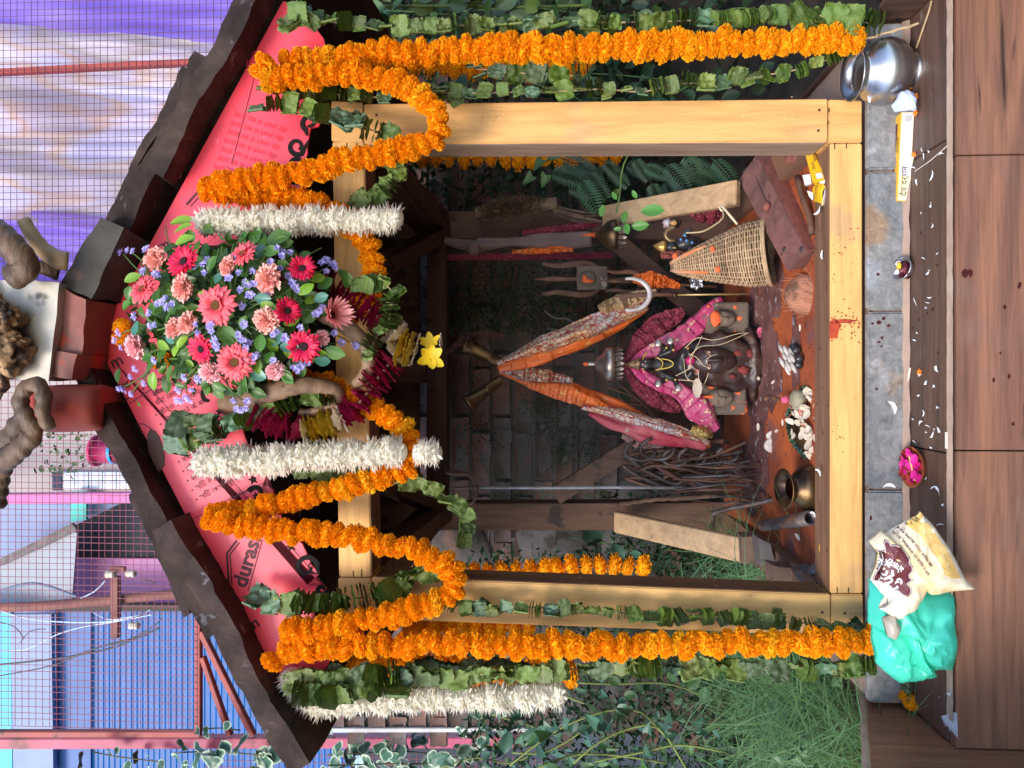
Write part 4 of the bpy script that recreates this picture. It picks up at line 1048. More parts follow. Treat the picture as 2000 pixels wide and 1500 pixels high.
for x, y, L, ang, pool in ((400, 50, 52, -4, LGl), (420, 110, 44, -12, LGl), (430, 175, 40, -30, LGl), (965, 165, 52, -25, LGa), (1000, 165, 40, -5, LGa), (870, 195, 34, 0, LGt), (940, 215, 36, 5, LGa), (620, 330, 36, -55, LGa), (660, 400, 26, -70, LGt), (850, 380, 26, 100, LGl), (1145, 310, 26, -5, LGl), (1225, 390, 34, -35, LGl), (1150, 465, 36, -35, LGl), (1190, 520, 34, -50, LGl),
                           (1240, 500, 30, -20, LGt), (890, 490, 34, 0, LGt), (925, 520, 38, 20, LGl), (850, 500, 34, 190, LGa), (500, 550, 34, 25, LGa), (380, 480, 40, 30, LGa), (130, 390, 36, -25, LGl), (150, 500, 30, -70, LGa), (120, 550, 30, -20, LGa), (205, 620, 32, 80, LGt), (370, 720, 30, 0, LGt), (440, 780, 34, -45, LGl), (325, 740, 34, 30, LGl), (420, 830, 28, -80, LGl), (490, 850, 20, 40, LGl),
                           (1000, 770, 34, -65, LGt), (1040, 770, 40, 5, LGt), (1060, 800, 30, 20, LGl), (1270, 790, 24, 45, LGl), (1300, 785, 44, 18, LGa), (1240, 850, 32, 10, LGt), (860, 920, 36, 20, LGt), (640, 980, 32, 30, LGa), (100, 900, 30, 90, LGa), (930, 700, 36, 90, LGa), (960, 720, 36, 50, LGl), (890, 870, 26, 60, LGl), (920, 850, 26, 100, LGl), (950, 830, 28, 20, LGa), (880, 910, 26, -60, LGl), (1000, 800, 28, 120, LGa),
                           (680, 660, 50, 40, LGa), (720, 700, 40, 60, LGa), (370, 650, 30, -50, LGa), (560, 460, 20, 0, LGl), (840, 590, 30, 110, LGa), (1060, 640, 34, -20, LGl), (410, 880, 40, 110, LGa), (300, 920, 40, 100, LGl), (200, 1080, 20, 20, LGa), (1380, 320, 30, 40, LGa), (1440, 340, 34, 90, LGa)):
    bleaf(pool, x, y, L, ang, out=.008)
for k in range(190):
    a, q = U(0, 6.28), math.sqrt(U(0, 1)) * .92
    ix, iy = 450 + 205 * q * math.cos(a), 612 + 175 * q * math.sin(a)
    x, y = (ix - 200) * 3, (iy - 420) * 3
    bleaf(LGa, x, y, U(22, 40), math.degrees(a) + U(-70, 70), out=-.03)
for k in range(45):
    a, q = U(0, 6.28), math.sqrt(U(0, 1)) * .95
    x, y = (250 + 205 * q * math.cos(a)) * 3, (192 + 175 * q * math.sin(a)) * 3
    stem((750 + (x - 750) * .3, 576 + (y - 576) * .3), (x, y), .0013)
# dark heart of foliage behind the flowers
hb = MB()
for k in range(900):
    a, q = U(0, 6.28), math.sqrt(U(0, 1))
    ix, iy = 450 + 195 * q * math.cos(a), 612 + 165 * q * math.sin(a)
    c = P(ix, iy, bqY(ix, iy) + U(.03, .075)); d = rv().normalized() * U(.008, .018); e = d.cross(rv()).normalized() * U(.003, .007)
    hb.add([c - d, c + e, c + d, c - e], [(0, 1, 2, 3)])
o = hb.build('filler_leaves', green_a, bq); o['kind'] = 'stuff'
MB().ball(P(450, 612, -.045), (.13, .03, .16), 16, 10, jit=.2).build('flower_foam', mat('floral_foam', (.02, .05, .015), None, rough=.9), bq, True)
for cx, cy in ((110, 650), (130, 690), (110, 720), (330, 820), (375, 845), (320, 850)):
    ix, iy = bc(cx, cy); put(random.choice(MG), 'marigold', bq, P(ix, iy, -.05), z=rv(), sc=.018)
# ================================================================ things inside the shrine
brass = mat('aged_brass', (.20, .125, .055), (.10, .06, .035), 12, .42, .3, 30, metal=.85, c3=(.04, .025, .02), c3scale=18, c3at=.6)
iron = mat('rusty_iron', (.19, .085, .05), (.085, .042, .03), 18, .65, .6, 50, metal=.1, c3=(.26, .10, .04), c3scale=30, c3at=.66, rnd=.2)
iron_b = mat('bluish_iron', (.14, .115, .11), (.075, .05, .042), 18, .5, .6, 50, metal=.4, rnd=.2, c3=(.16, .075, .045), c3scale=24, c3at=.6)
silver = mat('tarnished_silver', (.40, .34, .31), (.25, .19, .17), 18, .35, .2, 40, metal=.8)
def brocade_mat(name, a, b_, line, scale):
    "woven cells outlined by coloured threads"
    m = mat(name, a, b_, 9, .36, .25, 70, metal=.3); nt = m.node_tree; N, L = nt.nodes, nt.links
    v = N.new('ShaderNodeTexVoronoi'); v.feature = 'DISTANCE_TO_EDGE'; v.inputs['Scale'].default_value = scale
    L.new(N['Mapping'].outputs[0], v.inputs['Vector'])
    r = N.new('ShaderNodeMapRange'); r.inputs[1].default_value = .05; r.inputs[2].default_value = .09; L.new(v.outputs['Distance'], r.inputs[0])
    x = N.new('ShaderNodeMix'); x.data_type = 'RGBA'; x.inputs[6].default_value = (*line, 1)
    bs = N['Principled BSDF']; src = bs.inputs['Base Color'].links[0].from_socket
    L.new(r.outputs[0], x.inputs[0]); L.new(src, x.inputs[7]); L.new(x.outputs[2], bs.inputs['Base Color'])
    return m
brocade = brocade_mat('gold_red_brocade', (.52, .31, .13), (.44, .42, .42), (.34, .03, .025), 75)
orange_c = mat('orange_silk', (.80, .15, .02), (.62, .13, .035), 10, .4, .2, 60, metal=.1, c3=(.72, .36, .10), c3scale=55, c3at=.62)
red_c = mat('red_silk', (.42, .03, .06), (.50, .10, .12), 10, .5, .2, 40, c3=(.48, .33, .26), c3scale=30, c3at=.64)
magenta_c = mat('magenta_silk', (.46, .018, .13), (.40, .10, .17), 9, .45, .2, 60, c3=(.60, .45, .28), c3scale=60, c3at=.60)
maroon_c = mat('maroon_wool', (.21, .018, .045), (.14, .012, .03), 20, .85, .8, 120, c3=(.30, .08, .08), c3scale=160, c3at=.56)
black_st = mat('black_idol', (.018, .016, .018), (.03, .026, .028), 20, .32, .1)
gold_m = mat('gilt', (.60, .36, .10), (.45, .25, .08), 30, .35, .2, metal=.7)
stone_d = mat('carved_stone', (.15, .105, .078), (.085, .062, .048), 14, .75, .8, 50, c3=(.26, .21, .17), c3scale=30, c3at=.64)
tilak = mat('orange_paste', (.74, .13, .03), (.60, .10, .03), 40, .7, .4)
SY = .60
# ---- trumpets and draped cloths
def trumpet(label, a, b, r0, r1):
    A, B = P(*a), P(*b); d = (B - A); L = d.length
    o = MB().lathe([(r0, 0), (r0 * 1.1, L * .35), (r0 * 1.25, L * .38), (r0 * 1.15, L * .42), (r0 * 1.4, L * .8), (r1 * .75, L * .93), (r1, L), (r1 * .93, L * 1.0), (r1 * .6, L * .92)], A, d, 20, cap=False).build('trumpet', brass, None, True)
    tag(o, label, 'trumpet', 'old brass trumpets')
trumpet('old brass trumpet whose bell points to the twisted brown cloth by the tassel', (990, 716, .62), (908, 672, .62), .014, .030)
trumpet('old brass trumpet with its bell towards the mossy bricks', (978, 742, .62), (913, 790, .60), .014, .032)
def strip(path, w0, fold, Y, name, m, parent, nu=84, nv=26, off=0.0, seed=0, thick=True):
    "draped cloth: path of (ix, iy, halfwidth px), folds across"
    ctr = catmull([P(p[0], p[1], (p[3] if len(p) > 3 else Y)) for p in path], .004)
    n = len(ctr); hw = []
    for i in range(n):
        t = i / (n - 1) * (len(path) - 1); k = min(int(t), len(path) - 2); f_ = t - k
        hw.append(px(path[k][2] * (1 - f_) + path[k + 1][2] * f_, Y))
    def fn(u, v):
        i = min(n - 1, int(u * (n - 1))); c = ctr[i]
        d = (ctr[min(i + 1, n - 1)] - ctr[max(i - 1, 0)]).normalized()
        sdir = d.cross(Vector((0, 1, 0))).normalized()
        x = (v - .5) * 2 + off; hwi = hw[i] * (1 + .30 * noise.noise(Vector((u * 4.5, seed, 7))) + .10 * noise.noise(Vector((u * 14, seed, 2 + round(v)))))
        q = c + sdir * math.sin(x * 1.35) * hwi
        wv = .5 * math.sin(x * fold + seed + u * 3) + .6 * noise.noise(Vector((x * 2.1, u * 5, seed))) + .42 * (1 - 2 * abs(noise.noise(Vector((x * 3.2 + u * 4, u * 3.5, seed + 20))))) + .16 * noise.noise(Vector((x * 7, u * 16, seed + 9)))
        q += Vector((0, -1, 0)) * (hwi * (.85 * math.cos(x * 1.35) + .34 * wv))
        return q
    o = MB().grid(fn, nu, nv).build(name, m, parent, True)
    if thick:
        s_ = o.modifiers.new('thickness', 'SOLIDIFY'); s_.thickness = .0016; s_.offset = 0
    return o
dr = thing('draped_cloth', 'twisted gold and orange brocade cloth hanging from the trumpets towards the steel trident', 'draped cloth', tuple(P(975, 712, SY)))
strip([(970, 714, 6), (1030, 698, 15), (1090, 678, 20), (1150, 654, 21), (1210, 624, 19), (1262, 596, 12)], 0, 3.2, .625, 'orange_underlay', orange_c, dr, seed=13)
strip([(972, 712, 7), (1030, 688, 15), (1090, 664, 19), (1150, 640, 22), (1210, 612, 21), (1262, 588, 17)], 0, 3.5, .60, 'brocade', brocade, dr, seed=1)
strip([(974, 720, 6), (1030, 708, 11), (1080, 692, 12), (1130, 672, 9), (1180, 655, 7)], 0, 3, .595, 'orange_lining', orange_c, dr, seed=4)
strip([(1170, 606, 9), (1210, 592, 17), (1250, 580, 14), (1285, 570, 6)], 0, 3, .595, 'gold_fold', mat('gold_fabric', (.52, .36, .20), (.40, .22, .10), 12, .4, .2, metal=.2), dr, seed=8)
strip([(1236, 545, 8), (1265, 548, 18), (1300, 552, 12), (1330, 560, 5)], 0, 3, .62, 'orange_fold', orange_c, dr, seed=3)
dl = thing('draped_cloth', 'twisted brocade, orange and red cloth hanging from the trumpets to the rusty iron pile', 'draped cloth', tuple(P(980, 730, SY)))
strip([(976, 724, 6), (1040, 742, 18), (1100, 760, 21), (1160, 784, 20), (1230, 816, 20), (1300, 844, 18), (1360, 864, 10), (1388, 872, 4)], 0, 3.6, .625, 'orange_underlay', orange_c, dl, seed=14)
strip([(1080, 748, 5), (1120, 770, 10), (1170, 795, 12), (1220, 815, 12), (1290, 840, 12), (1350, 862, 6)], 0, 4, .605, 'red_underlay', red_c, dl, seed=16)
strip([(976, 722, 6), (1030, 730, 13), (1080, 738, 14), (1120, 746, 7)], 0, 3.2, .60, 'brocade', brocade, dl, seed=2)
strip([(1030, 752, 5), (1090, 764, 14), (1140, 775, 20), (1180, 792, 10), (1205, 806, 3)], 0, 2.8, .592, 'orange_silk', orange_c, dl, seed=5)
strip([(1135, 796, 3), (1190, 804, 9), (1240, 818, 12), (1300, 834, 13), (1350, 850, 9), (1385, 866, 5)], 0, 3.4, .585, 'brocade', brocade, dl, seed=7)
strip([(1150, 806, 4), (1200, 826, 14), (1250, 842, 19), (1310, 858, 17), (1360, 868, 11), (1380, 876, 6)], 0, 3, .60, 'red_silk', red_c, dl, seed=9)
strip([(1215, 850, 6), (1250, 862, 14), (1280, 868, 10), (1300, 872, 4)], 0, 3, .62, 'pale_lining', mat('peach_cloth', (.45, .25, .20), (.36, .2, .18), 8, .7, .2), dl, seed=3)
o = strip([(872, 690, 5), (905, 665, 8), (940, 655, 8), (985, 655, 5)], 0, 4, .66, 'twisted_cloth', mat('brown_cloth', (.10, .04, .035), (.07, .03, .025), 12, .8, .4), None, seed=5)
tag(o, 'twisted dark brown cloth tied beside the brass trumpet bell', 'cloth')
# ---- silver parasol over the idol
ch = thing('idol_parasol', 'small tarnished silver parasol with hanging leaf pendants above the idol', 'idol parasol', tuple(P(1180, 712, .56)))
cpt = P(1190, 711, .56); rr_ = px(33, .56)
MB().lathe([(.001, .075), (.004, .07), (.006, .06), (.004, .052), (.012, .048), (.020, .044), (.022, .036), (.030, .030), (rr_ * .98, .020), (rr_, .010), (rr_ * .97, .0), (rr_ * .9, .0)], cpt - V(0, 0, .012), (0, 0, 1), 28, cap=False).build('canopy', silver, ch, True)
MB().ball(cpt + V(0, 0, .062), (.006, .006, .009), 8, 6).build('finial', tilak, ch, True)
pend = MB().add([(0, 0, 0), (.0058, -.001, -.009), (.004, -.0015, -.017), (0, -.001, -.022), (-.004, -.0015, -.017), (-.0058, -.001, -.009), (0, -.003, -.011)], [(0, 1, 6), (1, 2, 6), (2, 3, 6), (3, 4, 6), (4, 5, 6), (5, 0, 6)]).mesh('pendant', silver, True)
for k in range(20):
    a = 2 * math.pi * k / 20
    put(pend, 'pendant', ch, cpt + V(rr_ * math.cos(a), rr_ * math.sin(a), -.014), z=(0, 0, 1), roll=a + math.pi / 2)
MB().tube([cpt, cpt - V(0, 0, .07)], .003, 6).build('rod', iron, ch)
o = thing('idol_parasol', 'tarnished parasol with orange finial hidden behind the green leaf sprig', 'idol parasol', tuple(P(1200, 460, .62)))
c2 = P(1205, 458, .62)
MB().lathe([(.001, .065), (.005, .058), (.010, .05), (.016, .045), (.034, .03), (.042, .012), (.041, .0), (.035, .0)], c2, (0, 0, 1), 24, cap=False).build('canopy', brass, o, True)
MB().lathe([(.007, .06), (.001, .10)], c2, (0, 0, 1), 10).build('finial', tilak, o, True)
for k in range(16):
    a = 2 * math.pi * k / 16; put(pend, 'pendant', o, c2 + V(.041 * math.cos(a), .041 * math.sin(a), -.002), z=(0, 0, 1), roll=a + math.pi / 2)
# ---- seated idol
IY = .55
idol = thing('idol', 'small seated black idol with gilt crown in magenta cloth below the silver parasol', 'idol', tuple(P(1350, 711, IY)))
s_ = px(1, IY)
def ip(ix, iy, dy=0.0): 
    v = P(ix, iy, IY); return Vector((v.x, v.y + dy, v.z))
J = []
def jn(ix, iy, r, dy=0.0): 
    v = ip(ix, iy, dy); J.append((v.x, v.y, v.z, px(r, IY))); return len(J) - 1
pel = jn(1328, 712, 13); bel = jn(1312, 712, 10); che = jn(1290, 712, 13); nec = jn(1276, 712, 6); hed = jn(1262, 711, 10, -.004); top = jn(1248, 711, 8)
sr = jn(1287, 696, 7); er = jn(1300, 680, 6, -.01); hr = jn(1283, 672, 5, -.02)
sl = jn(1287, 728, 7); el_ = jn(1300, 742, 6, -.01); hl = jn(1283, 750, 5, -.02)
er2 = jn(1312, 684, 6, -.02); hr2 = jn(1305, 668, 4.5, -.035); el2 = jn(1316, 742, 6, -.02); hl2 = jn(1320, 758, 5, -.035)
kr = jn(1338, 682, 9, -.035); fr = jn(1344, 708, 6, -.05); kl = jn(1338, 742, 9, -.035); fl_ = jn(1346, 722, 6, -.05)
skin('body', J, [(pel, bel), (bel, che), (che, nec), (nec, hed), (hed, top), (che, sr), (sr, er), (er, hr), (che, sl), (sl, el_), (el_, hl), (sr, er2), (er2, hr2), (sl, el2), (el2, hl2), (pel, kr), (kr, fr), (pel, kl), (kl, fl_)], black_st, idol, 2)
relief_face(px(19, IY), px(27, IY), .010, ip(1261, 711, -.010)).build('face', black_st, idol, True)
for dy_ in (-5, 5): MB().ball(ip(1259, 711 + dy_, -.018), (.0022, .0012, .0012), 8, 6).build('eye', mat('idol_eye', (.6, .58, .5), None, rough=.4), idol, True)
MB().ball(ip(1255, 711, -.021), (.0012, .0008, .003), 6, 5).build('tilak', tilak, idol, True)
MB().lathe([(px(11, IY), 0), (px(12, IY), .006), (px(9, IY), .012), (px(7.5, IY), .022), (px(5, IY), .028), (px(2, IY), .034), (.0005, .037)], ip(1250, 711), (0, 0, 1), 16).build('crown', mat('idol_crown', (.10, .055, .04), (.35, .2, .1), 90, .4, .5, metal=.5), idol, True)
MB().tube([ip(1252 + 16 * math.cos(a) * .0 - 10 * math.sin(a) + 14, 711 + 22 * math.cos(a), .012) for a in [math.pi * k / 14 for k in range(15)]], .004, 6).build('halo', gold_m, idol, True)
MB().tube([ip(1278 + 14 * math.sin(a), 711 + 12 * math.cos(a), -.018 - .006 * math.sin(a)) for a in [math.pi * k / 10 for k in range(11)]], .0022, 6).build('necklace', gold_m, idol, True)
MB().tube([ip(1284 + 28 * math.sin(a), 711 + 10 * math.cos(a), -.018 - .01 * math.sin(a)) for a in [math.pi * k / 10 for k in range(11)]], .0016, 6).build('necklace', mat('yellow_thread', (.55, .40, .08), None, rough=.6), idol, True)
for h in (hr, hl, hr2, hl2):
    x, y, z, r = J[h]; MB().lathe([(.001, 0), (.009, .001), (.010, .003), (.008, .005), (.001, .005)], (x, y - .008, z), (.2, -1, .2), 14).build('held_disc', silver, idol, True)
for h in (er, el_, er2, el2, kr, kl):
    x, y, z, r = J[h]; MB().ball((x, y - r * .9, z), (.004, .003, .004), 8, 6).build('bead', gold_m, idol, True)
MB().lathe([(px(19, IY), 0), (px(21, IY), .006), (px(15, IY), .020), (px(16, IY), .026), (px(13, IY), .03)], ip(1362, 712, -.015), (0, 0, 1), 18).build('pedestal', mat('red_white_cloth', (.55, .48, .45), (.5, .10, .05), 30, .7, .3), idol, True)
# idol's garments
cl = thing('idol_shawl', 'maroon shawl and magenta silk scarf spread like an arch behind the black idol', 'shawl', tuple(P(1300, 711, .6)))
strip([(1222, 706, 10), (1240, 680, 13), (1262, 656, 20), (1290, 634, 24), (1320, 616, 20), (1335, 606, 8)], 0, 3, .60, 'shawl', maroon_c, cl, seed=1)
strip([(1222, 714, 10), (1242, 742, 13), (1264, 764, 18), (1290, 782, 20), (1318, 796, 18), (1330, 802, 6)], 0, 3, .60, 'shawl', maroon_c, cl, seed=2)
strip([(1236, 708, 7), (1256, 694, 12), (1285, 680, 17), (1315, 668, 20), (1345, 648, 20), (1372, 622, 18), (1395, 596, 15), (1410, 584, 6)], 0, 4, .575, 'scarf', magenta_c, cl, seed=3)
strip([(1236, 716, 7), (1256, 734, 11), (1285, 750, 12), (1315, 756, 18), (1340, 774, 24), (1365, 800, 26), (1388, 826, 20), (1402, 840, 10)], 0, 4, .57, 'scarf', magenta_c, cl, seed=4)
o = strip([(1350, 836, 6), (1365, 842, 12), (1382, 848, 12), (1392, 852, 5)], 0, 5, .56, 'gold_wrapper', mat('gold_foil', (.52, .36, .12), (.35, .2, .08), 25, .3, .6, metal=.7), None, seed=6)
tag(o, 'crumpled gold foil at the end of the magenta scarf', 'foil wrapper')
# ---- tridents
def trident(name, label, shaft, spread, rise, m, r=.004, mark=None, tips=True, Y=.7, w=.010):
    base, neck = P(*shaft[0], Y), P(*shaft[1], Y)
    t = thing(name, label, 'trident', tuple(base), 'iron tridents')
    up = (neck - base).normalized(); sd = V(1, 0, 0)
    MB().tube([base, base.lerp(neck, .5), neck], r, 8).build('shaft', m, t, True)
    for s in (-1, 1):
        q = catmull([neck, neck + sd * s * spread * .75 + up * rise * .04, neck + sd * s * spread + up * rise * .30, neck + sd * s * spread * .85 + up * rise * .7, neck + sd * s * spread * 1.02 + up * rise], .006)
        MB().tube(q, [w * .45 + w * .55 * math.sin(math.pi * min(1, .25 + i / len(q) * .75)) for i in range(len(q))], 8, flat=.35).build('prong', m, t, True)
    q = [neck, neck + up * rise * .5, neck + up * rise * .8, neck + up * rise * 1.12]
    MB().tube(q, [r, w * .6, w * .85, .0006], 8, flat=.35).build('prong', m, t, True)
    return t
tm = trident('trident', 'broad rusty trident carrying a square stone mask', ((1330, 545), (1168, 545)), .046, .17, iron, Y=.76)
mk = thing('stone_mask', 'square stone plaque with a round orange-marked face fixed on the rusty trident', 'stone plaque', tuple(P(1160, 543, .72)))
rough_box([P(1186, 566, .73), P(1186, 520, .73), P(1126, 520, .73), P(1126, 566, .73), P(1186, 566, .76), P(1186, 520, .76), P(1126, 520, .76), P(1126, 566, .76)], 8, 8, 3, .003, 4).build('plaque', stone_d, mk, True)
relief_face(px(30, .73), px(33, .73), .012, P(1148, 544, .728)).build('face', stone_d, mk, True)
MB().ball(P(1142, 544, .717), (.012, .006, .007), 10, 6, jit=.3).build('orange_mark', tilak, mk, True); MB().ball(P(1148, 549, .716), (.006, .005, .016), 10, 6, jit=.3).build('orange_mark', tilak, mk, True)
trident('trident', 'thin rusty trident standing behind the steel trident', ((1400, 560), (1250, 552)), .03, .10, iron, Y=.7, w=.007)
wh = mat('whitened_steel', (.62, .60, .62), (.45, .38, .36), 20, .5, .3, metal=.3)
ts = thing('trident', 'slim trident with a white crescent crosspiece in front of the brocade cloth', 'trident', tuple(P(1465, 575, .52)), 'iron tridents')
MB().tube([P(1465, 574, .52), P(1320, 576, .52)], .0028, 8).build('shaft', mat('brass_rod', (.42, .30, .12), None, metal=.6, rough=.4), ts, True)
MB().tube([P(1340, 575, .52), P(1270, 575, .52), P(1225, 577, .52), P(1200, 580, .52)], [.0045, .006, .007, .0008], 8, flat=.5).build('prong', iron, ts, True)
q = [P(1267 - 36 + 38 * math.cos(a), 575 + 31 * math.sin(a), .515) for a in [R(-105) + R(210) * k / 22 for k in range(23)]]
MB().tube(q, [.0035 + .0035 * math.sin(math.pi * k / 22) for k in range(23)], 8, flat=.6).build('crescent', wh, ts, True)
MB().lathe([(.004, 0), (.010, .003), (.010, .009), (.004, .012)], P(1322, 576, .52), (0, 0, 1), 14).build('collar', brass, ts, True)
tl = thing('trident', 'tall pale iron trident at the bricks beside the leaf loop with a dark tip', 'trident', tuple(P(1360, 952, .62)), 'iron tridents')
MB().tube([P(1362, 953, .62), P(1200, 952, .62), P(1050, 953, .62), P(930, 952, .62)], [.0042, .0045, .0042, .0035], 8).build('shaft', mat('pale_iron', (.42, .42, .45), (.25, .24, .25), 30, .5, .2, metal=.3), tl, True)
rod2 = mat('old_iron_rod', (.17, .12, .10), (.10, .08, .07), 30, .6, .4, metal=.3)
MB().tube(catmull([P(930, 953, .62), P(925, 938, .62), P(915, 927, .62), P(895, 926, .62), P(870, 924, .62)], .006), .0042, 7).build('prong', rod2, tl, True)
MB().tube(catmull([P(930, 953, .62), P(930, 968, .62), P(922, 982, .62), P(900, 984, .62)], .006), .0042, 7).build('prong', rod2, tl, True)
MB().tube([P(932, 952, .62), P(895, 953, .62), P(875, 954, .62)], [.0045, .004, .001], 7).build('prong', rod2, tl, True)
MB().ball(P(930, 953, .62), .009, 8, 6).build('joint', rod2, tl, True)
for lab, a in (('thin curved iron spike among the dark leaves near the brocade cloth', [(1130, 636), (1105, 622), (1085, 622), (1062, 607)]), ('short straight iron spike over the brocade cloth', [(1110, 646), (1090, 645), (1070, 642)])):
    o = MB().tube(catmull([P(x, y, .72) for x, y in a], .01), .003, 6).build('iron_spike', rod2, None, True); tag(o, lab, 'iron spike')
# ---- carved stone heads
def plaque(label, c, w, h, Y, fw, fh, marks, arch=True, m=stone_d):
    cx, cy = c; t = thing('carved_stone', label, 'carved stone', tuple(P(cx + h / 2, cy, Y)), 'carved stone heads on the altar')
    q = []
    for k in range(13):
        a = math.pi * k / 12; q.append(P(cx - h / 2 + .32 * w - math.sin(a) * .32 * w, cy - math.cos(a) * w / 2, Y))
    q = q + [P(cx + h / 2, cy + w / 2, Y - .012), P(cx + h / 2, cy - w / 2, Y - .012)]
    MB().prism(q, (0, .045, .0)).build('slab', m, t, bevel=.004)
    relief_face(px(fw, Y), px(fh, Y), .026, P(cx - 4, cy, Y - .004)).build('face', m, t, True)
    for x, y, a, b in marks:
        MB().ball(P(x, y, Y - .006 - .026 * math.sqrt(max(0, 1 - (math.hypot((x - cx + 4) / fh, (y - cy) / fw) * 2) ** 2))), (px(b, Y), .0045, px(a, Y)), 12, 8, jit=.4).build('orange_mark', tilak, t, True)
    return t
plaque('grey stone head with orange forehead on a round-topped slab next to the coconut', (1416, 623), 66, 94, .56, 34, 48, [(1398, 622, 10, 15), (1446, 622, 9, 6), (1436, 600, 4, 4), (1436, 648, 4, 4), (1384, 598, 3, 3)])
plaque('brown stone head striped with orange beside the end of the magenta scarf', (1410, 777), 66, 96, .56, 38, 52, [(1386, 775, 12, 3), (1388, 757, 6, 2.5), (1388, 789, 5, 2.5), (1442, 766, 9, 8), (1447, 785, 10, 7), (1432, 796, 5, 5), (1452, 800, 7, 10)])
dkst = mat('oiled_black_stone', (.030, .016, .016), (.060, .028, .020), 12, .38, .7, 40, c3=(.11, .075, .06), c3scale=26, c3at=.62)
mn = thing('carved_stone', 'large oiled black stone head with white eyes and threads in the altar middle', 'carved stone', tuple(P(1470, 705, .53)), 'carved stone heads on the altar')
MB().ball(P(1415, 704, .56), (px(58, .56), .045, px(72, .56)), 30, 22, jit=.35).ball(P(1465, 704, .56), (px(66, .56), .05, px(26, .56)), 24, 14, jit=.5).build('boulder', dkst, mn, True)
relief_face(px(54, .52), px(92, .52), .034, P(1392, 704, .524)).build('face', dkst, mn, True)
eyew = mat('eye_shell', (.62, .42, .30), (.55, .3, .22), 50, .4)
for x, y in ((1385, 691), (1385, 716)): MB().ball(P(x, y, .4935), (.0075, .002, .0045), 10, 6).build('eye', eyew, mn, True); MB().ball(P(x, y, .4915), (.0025, .0015, .0028), 8, 6).build('pupil', black_st, mn, True)
for x, y, a_, b__ in ((1440, 690, 10, 6), (1452, 722, 12, 8), (1430, 735, 8, 5), (1466, 690, 8, 9), (1360, 690, 6, 4)):
    MB().ball(P(x, y, .515), (px(b__, .5), .006, px(a_, .5)), 10, 7, jit=.7).build('red_stain', mat('red_powder', (.20, .03, .02), (.12, .02, .02), 40, .8) if x == 1440 else bpy.data.materials['red_powder'], mn, True)
thr = mat('sacred_thread', (.58, .46, .30), None, rough=.8)
for pts in ([(1338, 680), (1362, 660), (1395, 664), (1440, 652), (1468, 650)], [(1340, 705), (1358, 684), (1372, 676), (1410, 672), (1466, 648)], [(1342, 690), (1360, 698), (1372, 712), (1384, 722), (1380, 740), (1370, 760)], [(1388, 718), (1380, 704), (1390, 695), (1410, 690)], [(1335, 700), (1340, 735), (1352, 745), (1362, 752)], [(1320, 734), (1345, 720), (1350, 700), (1372, 655)], [(1325, 742), (1362, 742), (1362, 722)]):
    MB().tube(catmull([P(x, y, .474 + .02 * abs(k - 1.5)) for k, (x, y) in enumerate(pts)], .006), .0010, 5).build('thread', thr, mn)
MB().ball(P(1348, 704, .50), (.012, .012, .012), 10, 8, jit=.3).build('magenta_knot', magenta_c, mn, True)
def small(name, label, cat, mb, m, smooth=True, group=None, parent=None):
    o = mb.build(name, m, parent, smooth); tag(o, label, cat, group); return o
petal_w = mat('dry_petal', (.66, .56, .44), (.55, .45, .36), 40, .7, .2, rnd=.12, trans=.1)
pm = MB().grid(lambda u, v: ((u - .5) * 1.0, (v - .5) * .55 * math.sin(math.pi * (.12 + .76 * u)), .25 * (u - .5) ** 2 + .3 * (v - .5) ** 2 + .12), 4, 3).mesh('petal', petal_w, True)
o = put(pm, 'dry_petal', None, P(1362, 758, .52), z=(0, -1, .2), sc=(.05, .045, .03)); tag(o, 'cream dried petal stuck above the orange-striped stone head', 'petal')
# ---- rose, buds and little offerings on the floor
rs = thing('rose_sprig', 'bright pink rose on a short green stem lying before the stone heads', 'rose', tuple(PZ(1490, 650, .06)))
put(CR[0], 'rose_bloom', rs, P(1489, 650, .53), z=(.2, -1, .2), sc=.016).data = carnation(601, mat('hot_pink_rose', (.75, .02, .22), (.85, .35, .42), 20, .5, island=.2), 60)
MB().tube([P(1492, 660, .535), P(1494, 700, .535)], .0018, 6).build('stem', stem_m, rs)
put(CA[0], 'white_bud', rs, P(1500, 707, .52), z=(.1, -1, -.2), sc=.014).data = carnation(602, petal_w, 30)
o = link('dry_carnation', carnation(603, petal_w, 30)); o.matrix_world = Matrix.Translation(P(1507, 672, .52)) @ Matrix.Scale(.010, 4); tag(o, 'small dry white flower head between the pink rose and the coconut', 'flower head')
shell_m = mat('cowrie', (.55, .50, .45), (.38, .33, .29), 20, .4, .2, rnd=.2)
cw = MB().ball((0, 0, 0), (.5, .30, .26), 10, 7).mesh('charcoal_stick', shell_m, True)
hp = thing('cone_pile', 'small pile of pale split seed pods with charred ends on the altar floor', 'seed pods', tuple(PZ(1545, 695, .05)))
for k, (x, y, a) in enumerate(((1526, 682, 30), (1536, 686, 20), (1546, 690, 25), (1534, 698, 40), (1544, 704, 35), (1528, 708, 20), (1540, 714, 15), (1550, 718, 10), (1538, 722, 5), (1548, 700, 30))):
    c = PZ(x, y, .062); d = V(math.cos(R(a)), .3, .35)
    MB().tube([c - d * .012, c, c + d * .013], [.003, .0055, .003], 7, flat=.7).build('pod', shell_m, hp, True)
for x, y in ((1556, 684), (1562, 700), (1560, 712), (1550, 678)): MB().ball(PZ(x, y, .052), (.010, .008, .010), 9, 7, jit=.3).build('charred_end', black_st, hp, True)
